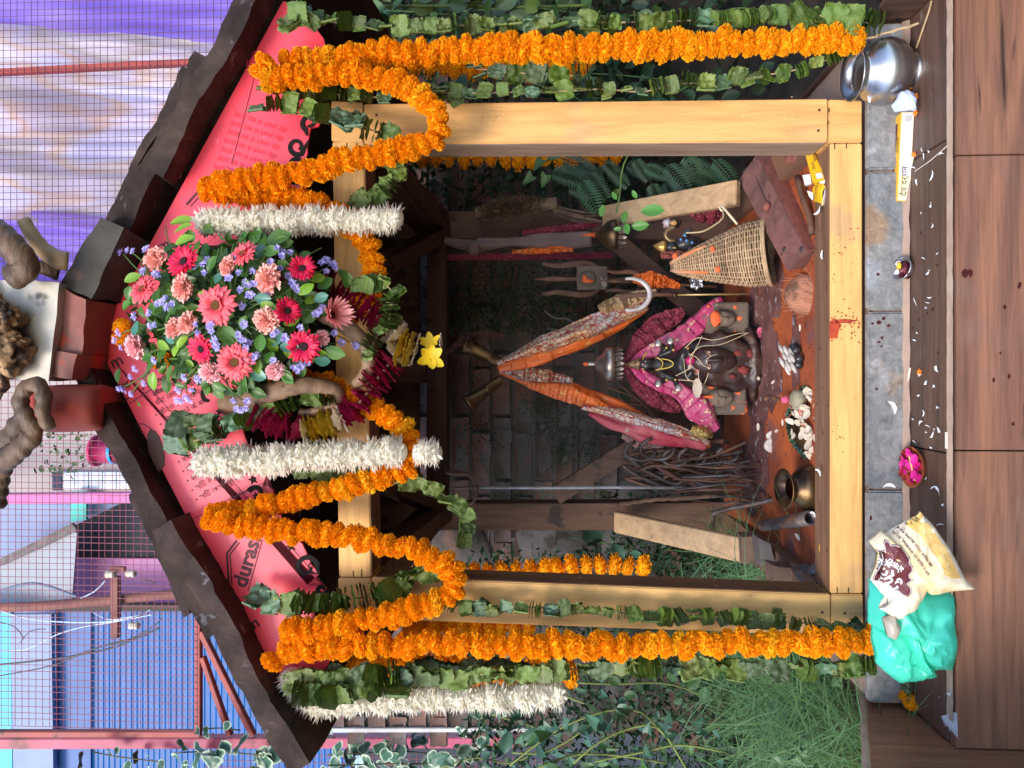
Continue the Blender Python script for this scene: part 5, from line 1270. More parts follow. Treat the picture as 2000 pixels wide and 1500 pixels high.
# conch
cs = thing('conch_shell', 'white spiral conch shell on the reddish altar floor', 'conch shell', tuple(PZ(1512, 868, .06)))
cc = P(1507, 868, .46); q, rr2 = [], []
for k in range(60):
    t = k / 59; a = -t * 2 * math.pi * 2.6; r = .017 * (1 - t * .93)
    q.append(cc + V(r * math.cos(a), -.012 * t - .002, r * math.sin(a))); rr2.append(.0105 * (1 - t * .86))
shell_w = mat('conch', (.66, .58, .52), (.55, .45, .38), 26, .35, .15)
MB().tube(q, rr2, 10, ridge=lambda i, k: .10 * math.sin(i * .9)).build('whorl', shell_w, cs, True)
MB().tube(catmull([cc + V(.012, 0, .004), cc + V(.018, -.004, .006), P(1500, 850, .455), P(1512, 842, .45)], .004), .006, 9, flat=.7).build('lip', shell_w, cs, True)
for (x, y, s) in ((1484, 740, .011), (1512, 747, .010), (1519, 842, .010), (1531, 825, .011), (1565, 640, .01)):
    o = put(pm, 'dry_petal', None, PZ(x, y, .055), z=V(U(-.3, .3), -.3, 1), roll=U(0, 6), sc=s * 1.5); tag(o, {740: 'small white petal below the oiled stone head', 747: 'small white petal between the oiled stone head and the clay holder', 842: 'small white petal touching the lip of the conch', 825: 'small white petal between clay holder and conch', 640: 'small white petal beside the coconut on the altar floor'}[y], 'petal', 'white petals on the altar floor')
o = put(pm, 'yellow_bud', None, PZ(1483, 834, .055), z=(0, -.6, 1), sc=.02); tag(o, 'yellowish dried bud on the altar floor above the conch', 'bud')
# incense holder with pink thread
ih = thing('incense_holder', 'small pale clay holder with pink thread and burnt wick above the offering plate', 'incense holder', tuple(PZ(1570, 780, .045)))
MB().lathe([(.018, 0), (.021, .012), (.019, .022), (.012, .026), (.002, .026)], PZ(1575, 781, .045) + V(0, .02, 0), (.1, -.2, 1), 18).build('pot', mat('clay_grain', (.30, .27, .18), (.22, .19, .13), 40, .8, .6), ih, True)
MB().ball(PZ(1534, 781, .06), (.009, .008, .010), 9, 7, jit=.4).build('pink_knot', mat('pink_thread', (.70, .10, .20), None, rough=.8), ih, True)
for k in range(5): MB().tube(catmull([PZ(1538, 782, .06), PZ(1545 + U(0, 8), 784 + U(-4, 14), .06), PZ(1552 + U(0, 14), 790 + U(-8, 20), .05)], .006), .0009, 5).build('thread', mat('pink_thread_strand', (.6, .12, .16), None, rough=.8), ih)
MB().tube(catmull([PZ(1528, 781, .065), PZ(1515, 778, .065), PZ(1503, 774, .07), PZ(1494, 781, .075)], .005), .004, 7, ridge=lambda i, k: .4 * noise.noise(Vector((i, k, 1)))).build('burnt_wick', mat('burnt_wick', (.25, .10, .04), (.06, .03, .02), 40, .8), ih, True)
# plate edged with tinsel, heaped with petals
pl = thing('offering_plate', 'plate with a green tinsel rim heaped with cream petals behind the bottom beam', 'offering plate', tuple(P(1600, 830, .14)))
pc = P(1608, 826, .165); pr = px(78, .165)
MB().lathe([(.001, -.012), (pr * .7, -.012), (pr, -.004), (pr * .98, 0), (pr * .7, -.006), (.001, -.006)], pc + V(0, 0, .008), (0, -.55, .83), 36, cap=False).build('dish', brass, pl, True)
tin = mat('green_tinsel', (.05, .16, .06), (.04, .10, .12), 40, .35, metal=.3, island=.6)
axp = V(0, -.55, .83).normalized(); ux = V(1, 0, 0); uy = axp.cross(ux)
tb = MB()
for k in range(900):
    a = U(0, 6.283); c = pc + (ux * math.cos(a) + uy * math.sin(a)) * (pr * U(.93, 1.02)) + axp * .010
    d = rv().normalized() * U(.005, .009); e = d.cross(rv()).normalized() * .0012
    tb.add([c - d * .3 - e, c - d * .3 + e, c + d], [(0, 1, 2)])
tb.build('tinsel_rim', tin, pl)['kind'] = 'stuff'
pm2 = MB().grid(lambda u, v: ((u - .5) * 1.0, (v - .5) * .8 * math.sin(math.pi * (.15 + .7 * u)), .3 * (u - .5) ** 2 + .3 * (v - .5) ** 2), 3, 3).mesh('petal', petal_w, True)
pm3 = pm2.copy(); pm3.materials[0] = mat('salmon_petal', (.62, .20, .12), (.5, .16, .09), 30, .6, rnd=.1)
for k in range(90):
    a, r = U(0, 6.28), math.sqrt(U(0, 1)) * pr * .86
    c = pc + (ux * math.cos(a) + uy * math.sin(a)) * r + axp * (.016 + .014 * (1 - r / pr) + U(0, .006))
    put(pm3 if k % 9 == 0 else pm2, 'petal', pl, c, z=axp + rv(.7), roll=U(0, 6), sc=U(.014, .024))
# coconut
cn = thing('coconut', 'husked orange-tinted coconut standing behind the bottom beam near the reddish box', 'coconut', tuple(PZ(1590, 575, .05)))
fib_m = mat('coconut_fibre', (.46, .20, .12), (.33, .14, .08), 8, .85, 1.2, 70, stretch=(4, 4, .6), c3=(.16, .075, .045), c3scale=16, c3at=.62)
ccx = P(1582, 575, .20)
MB().ball(ccx, (px(40, .2), px(40, .2), px(46, .2)), 24, 18, jit=.08).build('husk', fib_m, cn, True)
hb = MB()
for k in range(220):
    d = fib(220, k) + rv(.1); d.normalize(); c = ccx + Vector((d.x * px(40, .2), d.y * px(40, .2), d.z * px(46, .2)))
    t = (V(0, 0, 1) - d * d.z); t = (t + rv(.5)).normalized(); L = U(.01, .028)
    hb.tube([c - d * .001, c + t * L * .5 + d * .002, c + t * L + d * U(.001, .005)], .0005, 3, cap=False)
hb.build('husk_hair', fib_m, cn)['kind'] = 'stuff'
# ---- wicker basket
wick = mat('wicker', (.46, .31, .18), (.32, .20, .115), 30, .7, .4, 60, rnd=.28, c4=(.10, .11, .13), c4scale=5, c4at=.66)
bk = thing('wicker_basket', 'tall conical woven wicker basket leaning beside the reddish wooden box', 'basket', tuple(P(1500, 490, .42)))
b0, b1 = P(1312, 522, .46), P(1502, 492, .36)
axb = (b1 - b0); LB = axb.length; axb.normalize(); bx = axb.cross(V(0, 1, 0)).normalized(); by = axb.cross(bx)
def brad(t): return .010 + .060 * min(1, t * 1.25) ** .75 + .008 * t
for k in range(40):
    t = .05 + .95 * k / 39; r = brad(t); q = []
    for a in range(49):
        th = 2 * math.pi * a / 48; w_ = .0016 * math.sin(th * 14 + (k % 2) * math.pi)
        q.append(b0 + axb * (LB * t + U(-.0006, .0006)) + (bx * math.cos(th) + by * math.sin(th)) * (r + w_))
    MB().tube(q, .0021, 5, cap=False).build('weave_strand', wick, bk, True)
for a in range(28):
    th = 2 * math.pi * a / 28
    MB().tube([b0 + axb * LB * t + (bx * math.cos(th) + by * math.sin(th)) * brad(t) for t in [k / 12 for k in range(13)]], .0016, 5).build('stave', wick, bk, True)
for s in (-1, 1):
    MB().tube([b0 + axb * LB * t + (bx * s * math.cos(.9) + by * -math.sin(.9) * (1 if by.y > 0 else -1)) * (brad(t) + .002) for t in (0, .05, .15, .3, .42)], [.005, .006, .006, .005, .003], 7, flat=.6).build('rib', mat('basket_rib', (.40, .26, .16), (.55, .14, .04), 12, .7, .3), bk, True)
MB().tube([b0 + axb * LB + (bx * math.cos(2 * math.pi * a / 40) + by * math.sin(2 * math.pi * a / 40)) * (brad(1) + .002) for a in range(41)], .0045, 7).build('rim', wick, bk, True)
MB().lathe([(.004, LB * .02), (brad(.5) * .9, LB * .5), (brad(.95) * .93, LB * .95)], b0, axb, 20, cap=False).build('lining', mat('basket_inside', (.07, .045, .03), None, rough=.9), bk, True)
for x, y in ((1392, 486), (1402, 526), (1318, 500)): MB().ball(P(x, y, .318 if x > 1350 else .40), (.008, .003, .006), 9, 6, jit=.4).build('orange_mark', tilak, bk, True)
o = MB().tube(catmull([P(1440, 438, .36), P(1425, 420, .36), P(1412, 405, .38), P(1405, 402, .4), P(1410, 412, .39), P(1420, 406, .4)], .006), .003, 6).build('tied_ribbon', mat('cream_ribbon', (.62, .50, .36), None, rough=.7), None, True)
tag(o, 'cream ribbon tied in a bow above the wicker basket rim', 'ribbon')
o = MB().tube(catmull([P(1340, 455, .38), P(1372, 452, .37), P(1398, 438, .37), P(1412, 425, .37), P(1412, 412, .38)], .006), .002, 6).build('cane_strip', mat('cane', (.42, .32, .18), None, rough=.6), None, True)
tag(o, 'thin pale cane strip running over the wicker basket to the ribbon', 'cane strip')
# ---- reddish wooden box
bxm = mat('reddish_box', (.20, .085, .072), (.15, .07, .062), 6, .7, .5, 30, c3=(.05, .028, .028), c3scale=40, c3at=.66, grain=(9, (2, 2, 2), .5))  # purplish skylight tint on the top is put into this colour
bxm2 = mat('reddish_box_side', (.25, .075, .052), (.19, .065, .05), 7, .7, .5, 30, c3=(.07, .03, .03), c3scale=40, c3at=.66, grain=(9, (2, 2, 4), .5))
bo = thing('wooden_box', 'long reddish brown wooden box with a slot and a peg beside the yellow cartons', 'wooden box', tuple(P(1590, 400, .25)))
tf, tn_, tbf, tbn = P(1478, 299, .40), P(1577, 492, .135), P(1441, 352, .46), P(1536, 531, .20)
dn = V(.012, .010, -.060)
c = [tn_ + dn, tf + dn, tf, tn_, tbn + dn, tbf + dn, tbf, tbn]
MB().hexa(c).build('case', bxm, bo, bevel=.003)
fa = [tn_ + dn, tf + dn, tf, tn_]; no_ = (fa[1] - fa[0]).cross(fa[3] - fa[0]).normalized()
if no_.y > 0: no_ = -no_
MB().prism([p + no_ * .0025 for p in fa], -no_ * .004).build('side_board', bxm2, bo, fix=True)
top_n = (tf - tn_).cross(tbn - tn_).normalized(); top_n = top_n if top_n.z > 0 else -top_n
mid = lambda a, b: tn_ + (tf - tn_) * a + (tbn - tn_) * b
kb = mid(.52, .52)
MB().lathe([(.006, 0), (.011, .006), (.011, .012), (.006, .016), (.001, .017)], kb, top_n, 12).build('peg', bxm2, bo, True)
MB().bar(mid(.97, .25) + top_n * .001, mid(.97, .75) + top_n * .001, .004, .002).build('slot', black_st, bo)
MB().bar(kb + top_n * .001, mid(.85, .45) + top_n * .001, .002, .002).build('scratch', black_st, bo)
for x, y in ((.05, .15), (.15, .7)): MB().ball(mid(x, y), (.006, .006, .004), 8, 6).build('nail_head', black_st, bo, True)
# ---- crumpled incense cartons
yel = mat('yellow_card', (.80, .46, .02), (.74, .40, .015), 6, .45, .1, 30); whc = mat('white_card', (.72, .70, .68), None, rough=.5); ink = mat('dark_ink', (.05, .02, .015), None, rough=.6)
cb = thing('yellow_carton', 'opened yellow incense carton with dark print behind the bottom beam', 'carton', tuple(P(1600, 340, .10)))
a0, a1, a2, a3 = P(1573, 303, .095), P(1590, 300, .070), P(1614, 352, .022), P(1587, 358, .050)
th_ = V(.0, .012, -.012)
MB().hexa([a0, a1, a2, a3] + [v + th_ for v in (a0, a1, a2, a3)]).build('box', yel, cb, bevel=.001)
nn = (a1 - a0).cross(a3 - a0).normalized(); nn = nn if nn.y < 0 else -nn
lxd = (a3 - a0).normalized()
def card_text(s, u, v, size, par, A, Bv, Dv, n_, flip=1):
    p_ = A + Bv * u + Dv * v + n_ * .0008
    return text(s, 'lettering', ink, par, p_, size, xdir=Dv.normalized() * flip, zdir=n_)
card_text('\u092e\u0917\u0932', .75, .06, .011, cb, a0, (a1 - a0), (a3 - a0), nn); card_text('\u0905\u0917\u0930\u092c\u0924\u094d\u0924\u0940', .45, .30, .006, cb, a0, (a1 - a0), (a3 - a0), nn)
MB().prism([a0.lerp(a1, .45).lerp(a3.lerp(a2, .45), .72) + nn * .001, a0.lerp(a1, .9).lerp(a3.lerp(a2, .9), .72) + nn * .001, a0.lerp(a1, .9).lerp(a3.lerp(a2, .9), .9) + nn * .001, a0.lerp(a1, .45).lerp(a3.lerp(a2, .45), .9) + nn * .001], nn * .0004).build('price_label', whc, cb)
MB().prism([a3.lerp(a2, .55), a2, a2 + V(-.012, .006, -.002), a3.lerp(a2, .55) + V(-.010, .006, 0)], nn * .0006).build('flap', whc, cb, fix=True)
MB().prism([P(1567, 342, .085), P(1582, 340, .065), P(1585, 358, .055), P(1572, 362, .075)], (0, .008, -.004)).build('inner_tray', whc, cb, fix=True)
c2_ = thing('yellow_carton', 'crushed yellow incense carton end with brand print and a pale pocket', 'carton', tuple(P(1598, 385, .10)))
d0, d1, d2, d3 = P(1592, 358, .050), P(1612, 364, .022), P(1604, 402, .018), P(1586, 394, .050)
MB().grid(lambda u, v: d0.lerp(d1, u).lerp(d3.lerp(d2, u), v) + V(0, -.008 * math.sin(u * math.pi), .003 * math.sin(v * 5)), 8, 8).build('crushed_panel', yel, c2_, True)
MB().grid(lambda u, v: d1.lerp(d1 + V(.004, .014, -.012), u).lerp(d2.lerp(d2 + V(.004, .014, -.012), u), v) + V(0, -.003 * math.sin(u * 3), 0), 5, 6).build('inside_panel', whc, c2_, True)
n2 = (d1 - d0).cross(d3 - d0).normalized(); n2 = n2 if n2.y < 0 else -n2
text('parijatham', 'lettering', ink, c2_, d0.lerp(d1, .50) + (d3 - d0) * .10 + n2 * .011, .0095, xdir=(d3 - d0).normalized(), zdir=n2)
MB().prism([P(1576, 372, .075), P(1588, 376, .06), P(1588, 392, .055), P(1580, 384, .07)], (0, .006, -.003)).build('torn_flap', whc, c2_, fix=True)
# iron bars and lumps by the box
o = MB().tube(catmull([P(1558, 345, .20), P(1566, 380, .17), P(1580, 420, .14), P(1588, 470, .12)], .02), .007, 9, ridge=lambda i, k: .35 * noise.noise(Vector((k, i * .9, 2)))).build('iron_bar', iron, None, True); tag(o, 'dark iron bar lying between the reddish box and the yellow cartons', 'iron bar')
o = MB().ball(P(1560, 300, .22), (.03, .03, .026), 14, 10, jit=.5).build('clay_lump', bxm2, None, True); tag(o, 'reddish clay lump between post and reddish box', 'clay lump')
# ---- twig broom and hanging bundles
br = thing('broom', 'dark bristly twig broom head hanging in the corner of the back post', 'broom', tuple(P(1000, 412, .82)))
brm = mat('broom_bristle', (.20, .125, .08), (.10, .065, .045), 60, .8, rnd=.3, island=.4)
q0_, q1_ = P(930, 418, .80), P(1088, 396, .78); bb = MB()
for k in range(2600):
    t = U(0, 1); a = U(0, 6.28); c = q0_.lerp(q1_, t); d = (V(math.cos(a), -abs(math.sin(a)), 0) * 1 + V(0, 0, .45)).normalized(); L = .042 * math.sin(math.pi * (.12 + .80 * t)) * U(.75, 1.1)
    e = d.cross(rv()).normalized() * .0016
    bb.add([c + d * L * .3 - e, c + d * L * .3 + e, c + d * L + e * .4, c + d * (L + .003)], [(0, 1, 2, 3)])
bb.build('bristles', brm, br)['kind'] = 'stuff'
MB().tube([q0_, q1_], .018, 8).build('core', brm, br)
for k in range(9): MB().tube(catmull([P(1080, 400 + k * 2, .78), P(1130, 412 + k * 2.2 + U(-4, 4), .77), P(1200 + U(-30, 10), 425 + U(-10, 10), .74)], .02), .0022, 5).build('twig', brm, br, True)
cbn = mat('faded_mauve_cloth', (.19, .125, .12), (.13, .085, .085), 10, .8, .5, 30)
hc = thing('hanging_cloth', 'faded mauve cloth bundle knotted to the back post under the broom', 'cloth', tuple(P(900, 478, .80)))
strip([(868, 470, 7), (895, 476, 10), (920, 480, 13), (930, 482, 8), (945, 478, 9), (990, 474, 14), (1050, 472, 17), (1110, 470, 17), (1155, 468, 15)], 0, 4, .79, 'bundle', cbn, hc, seed=2)
MB().ball(P(926, 484, .77), (.022, .018, .02), 12, 9, jit=.5).build('knot', cbn, hc, True)
strip([(1000, 492, 4), (1050, 490, 6), (1090, 488, 7), (1120, 486, 5)], 0, 3, .78, 'gold_border', orange_c, hc, seed=1)
strip([(1020, 455, 4), (1080, 448, 6), (1140, 440, 8), (1170, 436, 6)], 0, 3, .78, 'maroon_end', maroon_c, hc, seed=6)
o = MB().box(tuple(P(1195, 506, .86)), tuple(P(872, 496, .85))).build('maroon_pole', maroon_c, None); tag(o, 'dark maroon rail beside the hanging mauve cloth', 'rail')
# ---- dark figurine group with a gilded face
fg = thing('figurine', 'black figurine with gilt crown and blue jewels leaning behind the basket', 'figurine', tuple(P(1340, 460, .50)))
FY = .5; J = []
def jf(ix, iy, r, dy=0): v = P(ix, iy, FY); J.append((v.x, v.y + dy, v.z, px(r, FY))); return len(J) - 1
a_ = jf(1372, 470, 10); b_ = jf(1345, 476, 10); c_ = jf(1326, 478, 9); d_ = jf(1312, 482, 8); e_ = jf(1335, 458, 6, -.02); f_2 = jf(1350, 450, 6, -.02); g_ = jf(1346, 492, 6, -.02)
skin('body', J, [(a_, b_), (b_, c_), (c_, d_), (b_, e_), (e_, f_2), (b_, g_)], black_st, fg, 2)
relief_face(px(17, FY), px(22, FY), .010, P(1312, 482, FY - .012)).build('face', black_st, fg, True)
MB().lathe([(px(11, FY), 0), (px(12, FY), .008), (px(7, FY), .020), (.001, .032)], P(1300, 482, FY), (.1, 0, 1), 14).build('crown', gold_m, fg, True)
MB().tube([P(1320 - 20 * math.sin(a), 458 + 14 * math.cos(a), FY) for a in [math.pi * k / 12 for k in range(13)]], .006, 7).build('arch', mat('bronze_arch', (.12, .08, .05), (.3, .2, .1), 60, .4, metal=.5), fg, True)
jw = mat('blue_jewel', (.10, .25, .55), None, rough=.2, metal=.3)
for x, y in ((1330, 468), (1341, 470), (1352, 474), (1338, 460)): MB().ball(P(x, y, FY - .026), .0042, 8, 6).build('jewel', jw, fg, True)
MB().ball(P(1318, 484, FY - .024), (.003, .002, .004), 8, 6).build('tilak', gold_m, fg, True)
fg2 = thing('figurine', 'tiny painted figurine with an orange face above the jewelled black figurine', 'figurine', tuple(P(1318, 436, .52)))
MB().ball(P(1318, 436, .52), (.013, .011, .018), 12, 9, jit=.2).build('body', black_st, fg2, True); relief_face(px(11, .5), px(13, .5), .007, P(1316, 436, .508)).build('face', mat('painted_face', (.52, .28, .10), None, rough=.5), fg2, True)
MB().ball(P(1303, 436, .52), (.012, .011, .010), 10, 8, jit=.6).build('headdress', mat('pied_cloth', (.5, .45, .5), (.25, .05, .08), 60, .7), fg2, True)
hcl = strip([(1348, 410, 8), (1365, 418, 18), (1390, 420, 20), (1410, 424, 8)], 0, 3, .55, 'maroon_bundle', maroon_c, None, seed=4); tag(hcl, 'spotted maroon cloth bundle behind the cream ribbon', 'cloth bundle')
o = strip([(1290, 500, 6), (1320, 498, 9), (1355, 510, 8), (1400, 530, 10), (1430, 540, 5)], 0, 3, .50, 'waist_cloth', mat('maroon_sash', (.16, .03, .035), (.2, .06, .04), 14, .7, .3), None, seed=4); tag(o, 'dark maroon sash wound round the basket tip', 'sash')
o = MB().ball(P(1360, 549, .48), (.022, .015, .014), 14, 9, jit=.9).build('foil_ball', mat('crumpled_foil', (.6, .6, .65), (.3, .3, .36), 60, .25, 1., metal=.9), None); tag(o, 'crumpled silver foil beside the trident shaft', 'foil')
# ---- rusty iron heap: chains, hooks and rods
ip_ = thing('iron_pile', 'heap of rusty chains, hooks and rods stacked upright against the altar edge', 'iron heap', tuple(P(1480, 930, .60)))
for k in range(34):
    x0, y0 = U(1210, 1300), U(868, 940); pts = [(x0, y0, U(.6, .74))]
    for s in range(4): pts.append((pts[-1][0] + U(22, 60), max(862, min(958, pts[-1][1] + U(-24, 24))), pts[-1][2] - U(-.02, .03)))
    MB().tube(catmull([P(*p) for p in pts], .012), U(.0035, .0075), 7, ridge=lambda i, k2: .25 * noise.noise(Vector((i * .5, k2, k)))).build('chain', random.choice((iron, iron, iron_b)), ip_, True)
for k in range(22):
    y0 = U(905, 985); x0 = U(1300, 1360)
    MB().tube([P(x0, y0, U(.55, .66)), P(x0 + U(60, 100), y0 + U(-10, 10), .56), P(U(1440, 1500), y0 + U(-16, 12), .52)], U(.002, .0035), 6).build('rod', random.choice((iron, iron_b)), ip_, True)
for k in range(6):
    c = P(1250 + k * 34, U(875, 905), .58); r = U(.016, .03)
    MB().tube([c + V(r * math.cos(a), -.01 * math.sin(a * 2), r * 1.5 * math.sin(a)) for a in [R(20) + R(250) * j / 14 for j in range(15)]], .005, 7).build('hook', iron_b, ip_, True)
for k in range(14):
    MB().tube(catmull([P(U(1180, 1290), U(740, 800), .80), P(U(1230, 1300), U(750, 830), .8), P(U(1280, 1360), U(740, 850), .8)], .02), U(.003, .006), 6).build('twig', iron, ip_, True)
o = MB().tube(catmull([P(1210, 985, .60), P(1280, 976, .6), P(1340, 973, .58), P(1390, 968, .56)], .006), .0055, 8, ridge=lambda i, k: .2 * math.sin(i * 1.2 + k * .8)).build('rope', mat('coir_rope', (.20, .11, .06), (.12, .06, .04), 60, .9, .6), None, True); tag(o, 'brown twisted rope stretched along the iron heap to the side brace', 'rope')
o = MB().tube(catmull([P(1390, 1003, .50), P(1430, 992, .49), P(1470, 985, .47), P(1530, 971, .44)], .012), .0065, 8).build('iron_spike', iron_b, None, True); tag(o, 'bluish iron spike pointing at the rim of the small brass pot', 'iron spike')
# ---- small brass pot
bp_ = thing('brass_pot', 'small dark brass pot with a wide rim behind the bottom beam', 'pot', tuple(PZ(1605, 955, .045)))
bc_ = P(1618, 953, .17)
MB().lathe([(.018, 0), (.036, .008), (.048, .030), (.049, .042), (.046, .046), (.048, .050), (.044, .054), (.046, .058), (.036, .070), (.026, .080), (.025, .086), (.036, .096), (.043, .100), (.041, .102), (.030, .096), (.022, .086)], bc_ + V(0, 0, -.0), (0, -.18, .98), 30, cap=False).build('vessel', brass, bp_, True)
# ---- pipes, adze, blocks at the floor edge
pi = thing('iron_pipe', 'bluish iron pipe lying with its open end at the bottom beam', 'pipe', tuple(P(1590, 1015, .12)))
A, B = P(1490, 1027, .36), P(1583, 1012, .12)
MB().lathe([(.013, 0), (.016, (B - A).length), (.0115, (B - A).length), (.011, (B - A).length * .5)], A, B - A, 18, cap=False).build('tube', iron_b, pi, True)
ax_ = thing('adze', 'dark adze head with a hollow pipe socket at the post foot', 'adze', tuple(P(1600, 1120, .10)))
A, B = P(1582, 1120, .15), P(1610, 1106, .085)
MB().lathe([(.013, 0), (.015, (B - A).length * .6), (.016, (B - A).length), (.0115, (B - A).length), (.010, .0)], A, B - A, 18, cap=False).build('socket', mat('steel_socket', (.22, .21, .22), (.13, .12, .13), 20, .45, .3, metal=.5), ax_, True)
MB().prism([P(1546, 1116, .17), P(1584, 1110, .14), P(1592, 1122, .13), P(1588, 1140, .14), P(1562, 1138, .16)], (.01, .012, 0)).build('blade', iron_b, ax_, fix=True, bevel=.002)
def blk(label, pts, Y, dep, m, name='wood_block', cat='wood block', j=.004, seed=1):
    f = [P(a, b, Y) for a, b in pts]
    o = rough_box(f + [v + V(0, dep, 0) for v in f], 8, 8, 5, j, seed).build(name, m, None, True); return tag(o, label, cat)
oldb = mat('old_brown_block', (.20, .11, .07), (.13, .08, .06), 9, .85, .7, 40, c3=(.06, .04, .03), c3scale=20, c3at=.6)
blk('brown end block under the pale side brace in the grass', [(1449, 1048), (1478, 1046), (1482, 1100), (1450, 1100)], .40, .06, oldb, seed=2)
blk('grey-brown angled wood wedge leaning at the floor edge', [(1482, 1050), (1505, 1062), (1514, 1098), (1486, 1108)], .34, .05, mat('grey_wedge', (.16, .13, .12), (.10, .085, .08), 9, .7, .5), name='wood_wedge', cat='wood wedge', seed=3)
blk('round-edged brown block beside the adze at the post foot', [(1508, 1104), (1548, 1110), (1560, 1142), (1512, 1146)], .22, .06, oldb, seed=5)
blk('cracked yellowish wood stub beside the pale side brace', [(1398, 1004), (1410, 1002), (1410, 1038), (1396, 1036)], .60, .03, mat('cracked_wood', (.36, .25, .12), (.14, .09, .05), 25, .9, .8), name='wood_stub', cat='wood stub', seed=6)
for k, (x, y) in enumerate(((1560, 1048), (1505, 1100), (1538, 1098))):
    o = put(pm, 'dry_petal', None, PZ(x, y, .05), z=(0, -.5, 1), roll=.8 + k, sc=.018); tag(o, ('pale petal on the orange floor between iron pipe and adze', 'pale petal resting by the grey-brown wood wedge', 'pale petal on the edge of the round-edged brown block')[k], 'petal', 'white petals on the orange floor edge')
o = put(pm3, 'orange_petal', None, P(1604, 1071, .05), z=(0, -.3, 1), sc=.014); o.data = pm3.copy(); o.data.materials[0] = marigold_y; tag(o, 'single orange marigold petal on the bottom beam ledge', 'petal')
# ================================================================ offerings on the step
from mathutils.bvhtree import BVHTree
random.seed(77)
steel = mat('brushed_steel', (.50, .50, .52), (.42, .42, .44), 30, .33, .06, 60, metal=1.0, stretch=(1, 1, 9))
lt = thing('steel_pot', 'round brushed steel water pot with flared rim standing on the step', 'pot', tuple(PZ(1802, 130, TZ)))
lc = PZ(1792, 131, TZ); lc.y += .012
MB().lathe([(.030, 0), (.031, .006), (.026, .010), (.040, .018), (.054, .034), (.0595, .052), (.057, .070), (.047, .086), (.036, .095), (.034, .101), (.040, .108), (.049, .113), (.0495, .1145), (.047, .1145), (.036, .108), (.031, .100), (.033, .094), (.045, .084), (.055, .065), (.05, .03), (.01, .014)], lc, (-.06, -.05, 1), 48, cap=False).build('vessel', steel, lt, True)
def project(me_obj, bvh, lift=.0008):
    "lay a flat print on the surface it is printed on (along y)"
    mw = me_obj.matrix_basis.copy(); par = me_obj.parent; base = Vector(par['_o']) if par is not None and '_o' in par else Vector((0, 0, 0))
    me = me_obj.data
    for v in me.vertices:
        w = mw @ v.co + base
        h = bvh.ray_cast(Vector((w.x, w.y - .5, w.z)), Vector((0, 1, 0)))
        if h[0] is not None: w.y = h[0].y - lift
        v.co = mw.inverted() @ (w - base)
    me.update()
def pillow(name, outline, Y, t, m, parent, crump=.006, seed=0, rings=14, sub=6, back=.3, tilt=0.0):
    pts = []
    n0 = len(outline)
    for i in range(n0):
        a, b_ = outline[i], outline[(i + 1) % n0]
        for k in range(sub): pts.append((a[0] + (b_[0] - a[0]) * k / sub, a[1] + (b_[1] - a[1]) * k / sub))
    w = [P(a, b_, Y) for a, b_ in pts]; n = len(w)
    c = sum(w, Vector((0, 0, 0))) / n
    vs, fs = [], []
    for side in (1, -1):
        o = len(vs)
        for r in range(rings + 1):
            q = r / rings
            for p in w:
                v = c.lerp(p, q)
                h = t * math.sqrt(max(0, 1 - q ** 2.6)) * (1 if side > 0 else -back)
                rg = lambda w_, f_: 1 - 2 * abs(noise.noise(w_ * f_ + V(seed, f_, 0)))
                nz_ = crump * (1 - q * .25) * (noise.noise(v * 14 + V(seed, 0, 0)) + .55 * rg(v, 20) ** 3 + .45 * rg(v, 46) ** 3) + crump * 1.1 * abs(noise.noise(Vector((v.x * 24, v.z * 9, seed + 3)))) 
                fl_ = .006 * noise.noise(Vector((p.x * 30, p.z * 30, seed))) * q
                vs.append(v + V(0, -h - (nz_ if side > 0 else 0) + fl_ + tilt * (v.z - c.z), 0))
        for r in range(rings):
            for k in range(n):
                a, b_ = o + r * n + k, o + r * n + (k + 1) % n
                fs.append((a, b_, b_ + n, a + n) if side > 0 else (a, a + n, b_ + n, b_))
    b = MB().add(vs, fs)
    ob_ = b.build(name, m, parent, True)
    return ob_, BVHTree.FromPolygons(vs, fs)
green_p = mat('green_polythene', (.13, .93, .68), (.12, .88, .76), 5, .28, .3, 30, trans=.45, spec=.5)
gb = thing('plastic_bag', 'crumpled translucent sea-green plastic bag slumped on the step', 'plastic bag', tuple(PZ(1850, 1230, TZ)))
pillow('bag', [(1697, 1130), (1760, 1140), (1853, 1150), (1856, 1277), (1846, 1300), (1812, 1302), (1790, 1290), (1760, 1260), (1740, 1215), (1693, 1215)], -.150, .055, green_p, gb, .012, 3)
pillow('bag_top', [(1700, 1218), (1745, 1205), (1775, 1235), (1800, 1275), (1822, 1314), (1800, 1322), (1786, 1328), (1757, 1334), (1728, 1312), (1712, 1296), (1700, 1250)], -.155, .035, green_p, gb, .012, 8)
pillow('bag_fold', [(1758, 1200), (1778, 1230), (1790, 1262), (1806, 1296), (1816, 1318), (1800, 1312), (1780, 1280), (1762, 1240)], -.185, .018, green_p, gb, .010, 12, rings=8)
pillow('white_content', [(1722, 1206), (1742, 1196), (1754, 1222), (1744, 1248), (1730, 1240)], -.20, .016, mat('milky_packet', (.55, .50, .42), (.5, .42, .33), 20, .35, .2, trans=.2), gb, .006, 20, rings=8)
sw = thing('sweet_bag', 'cream and yellow printed paper sweet bag with a maroon emblem leaning on the green bag', 'paper bag', tuple(P(1850, 1090, -.2)))
def bz(a, b): return 1680 + a / 6.25, 980 + b / 6.25
paper = mat('printed_cream_paper', (.76, .58, .30), (.86, .80, .68), 14, .42, .15, 60, spec=.4)
paper_w = mat('white_paper', (.80, .78, .80), (.74, .72, .74), 12, .45, .1)
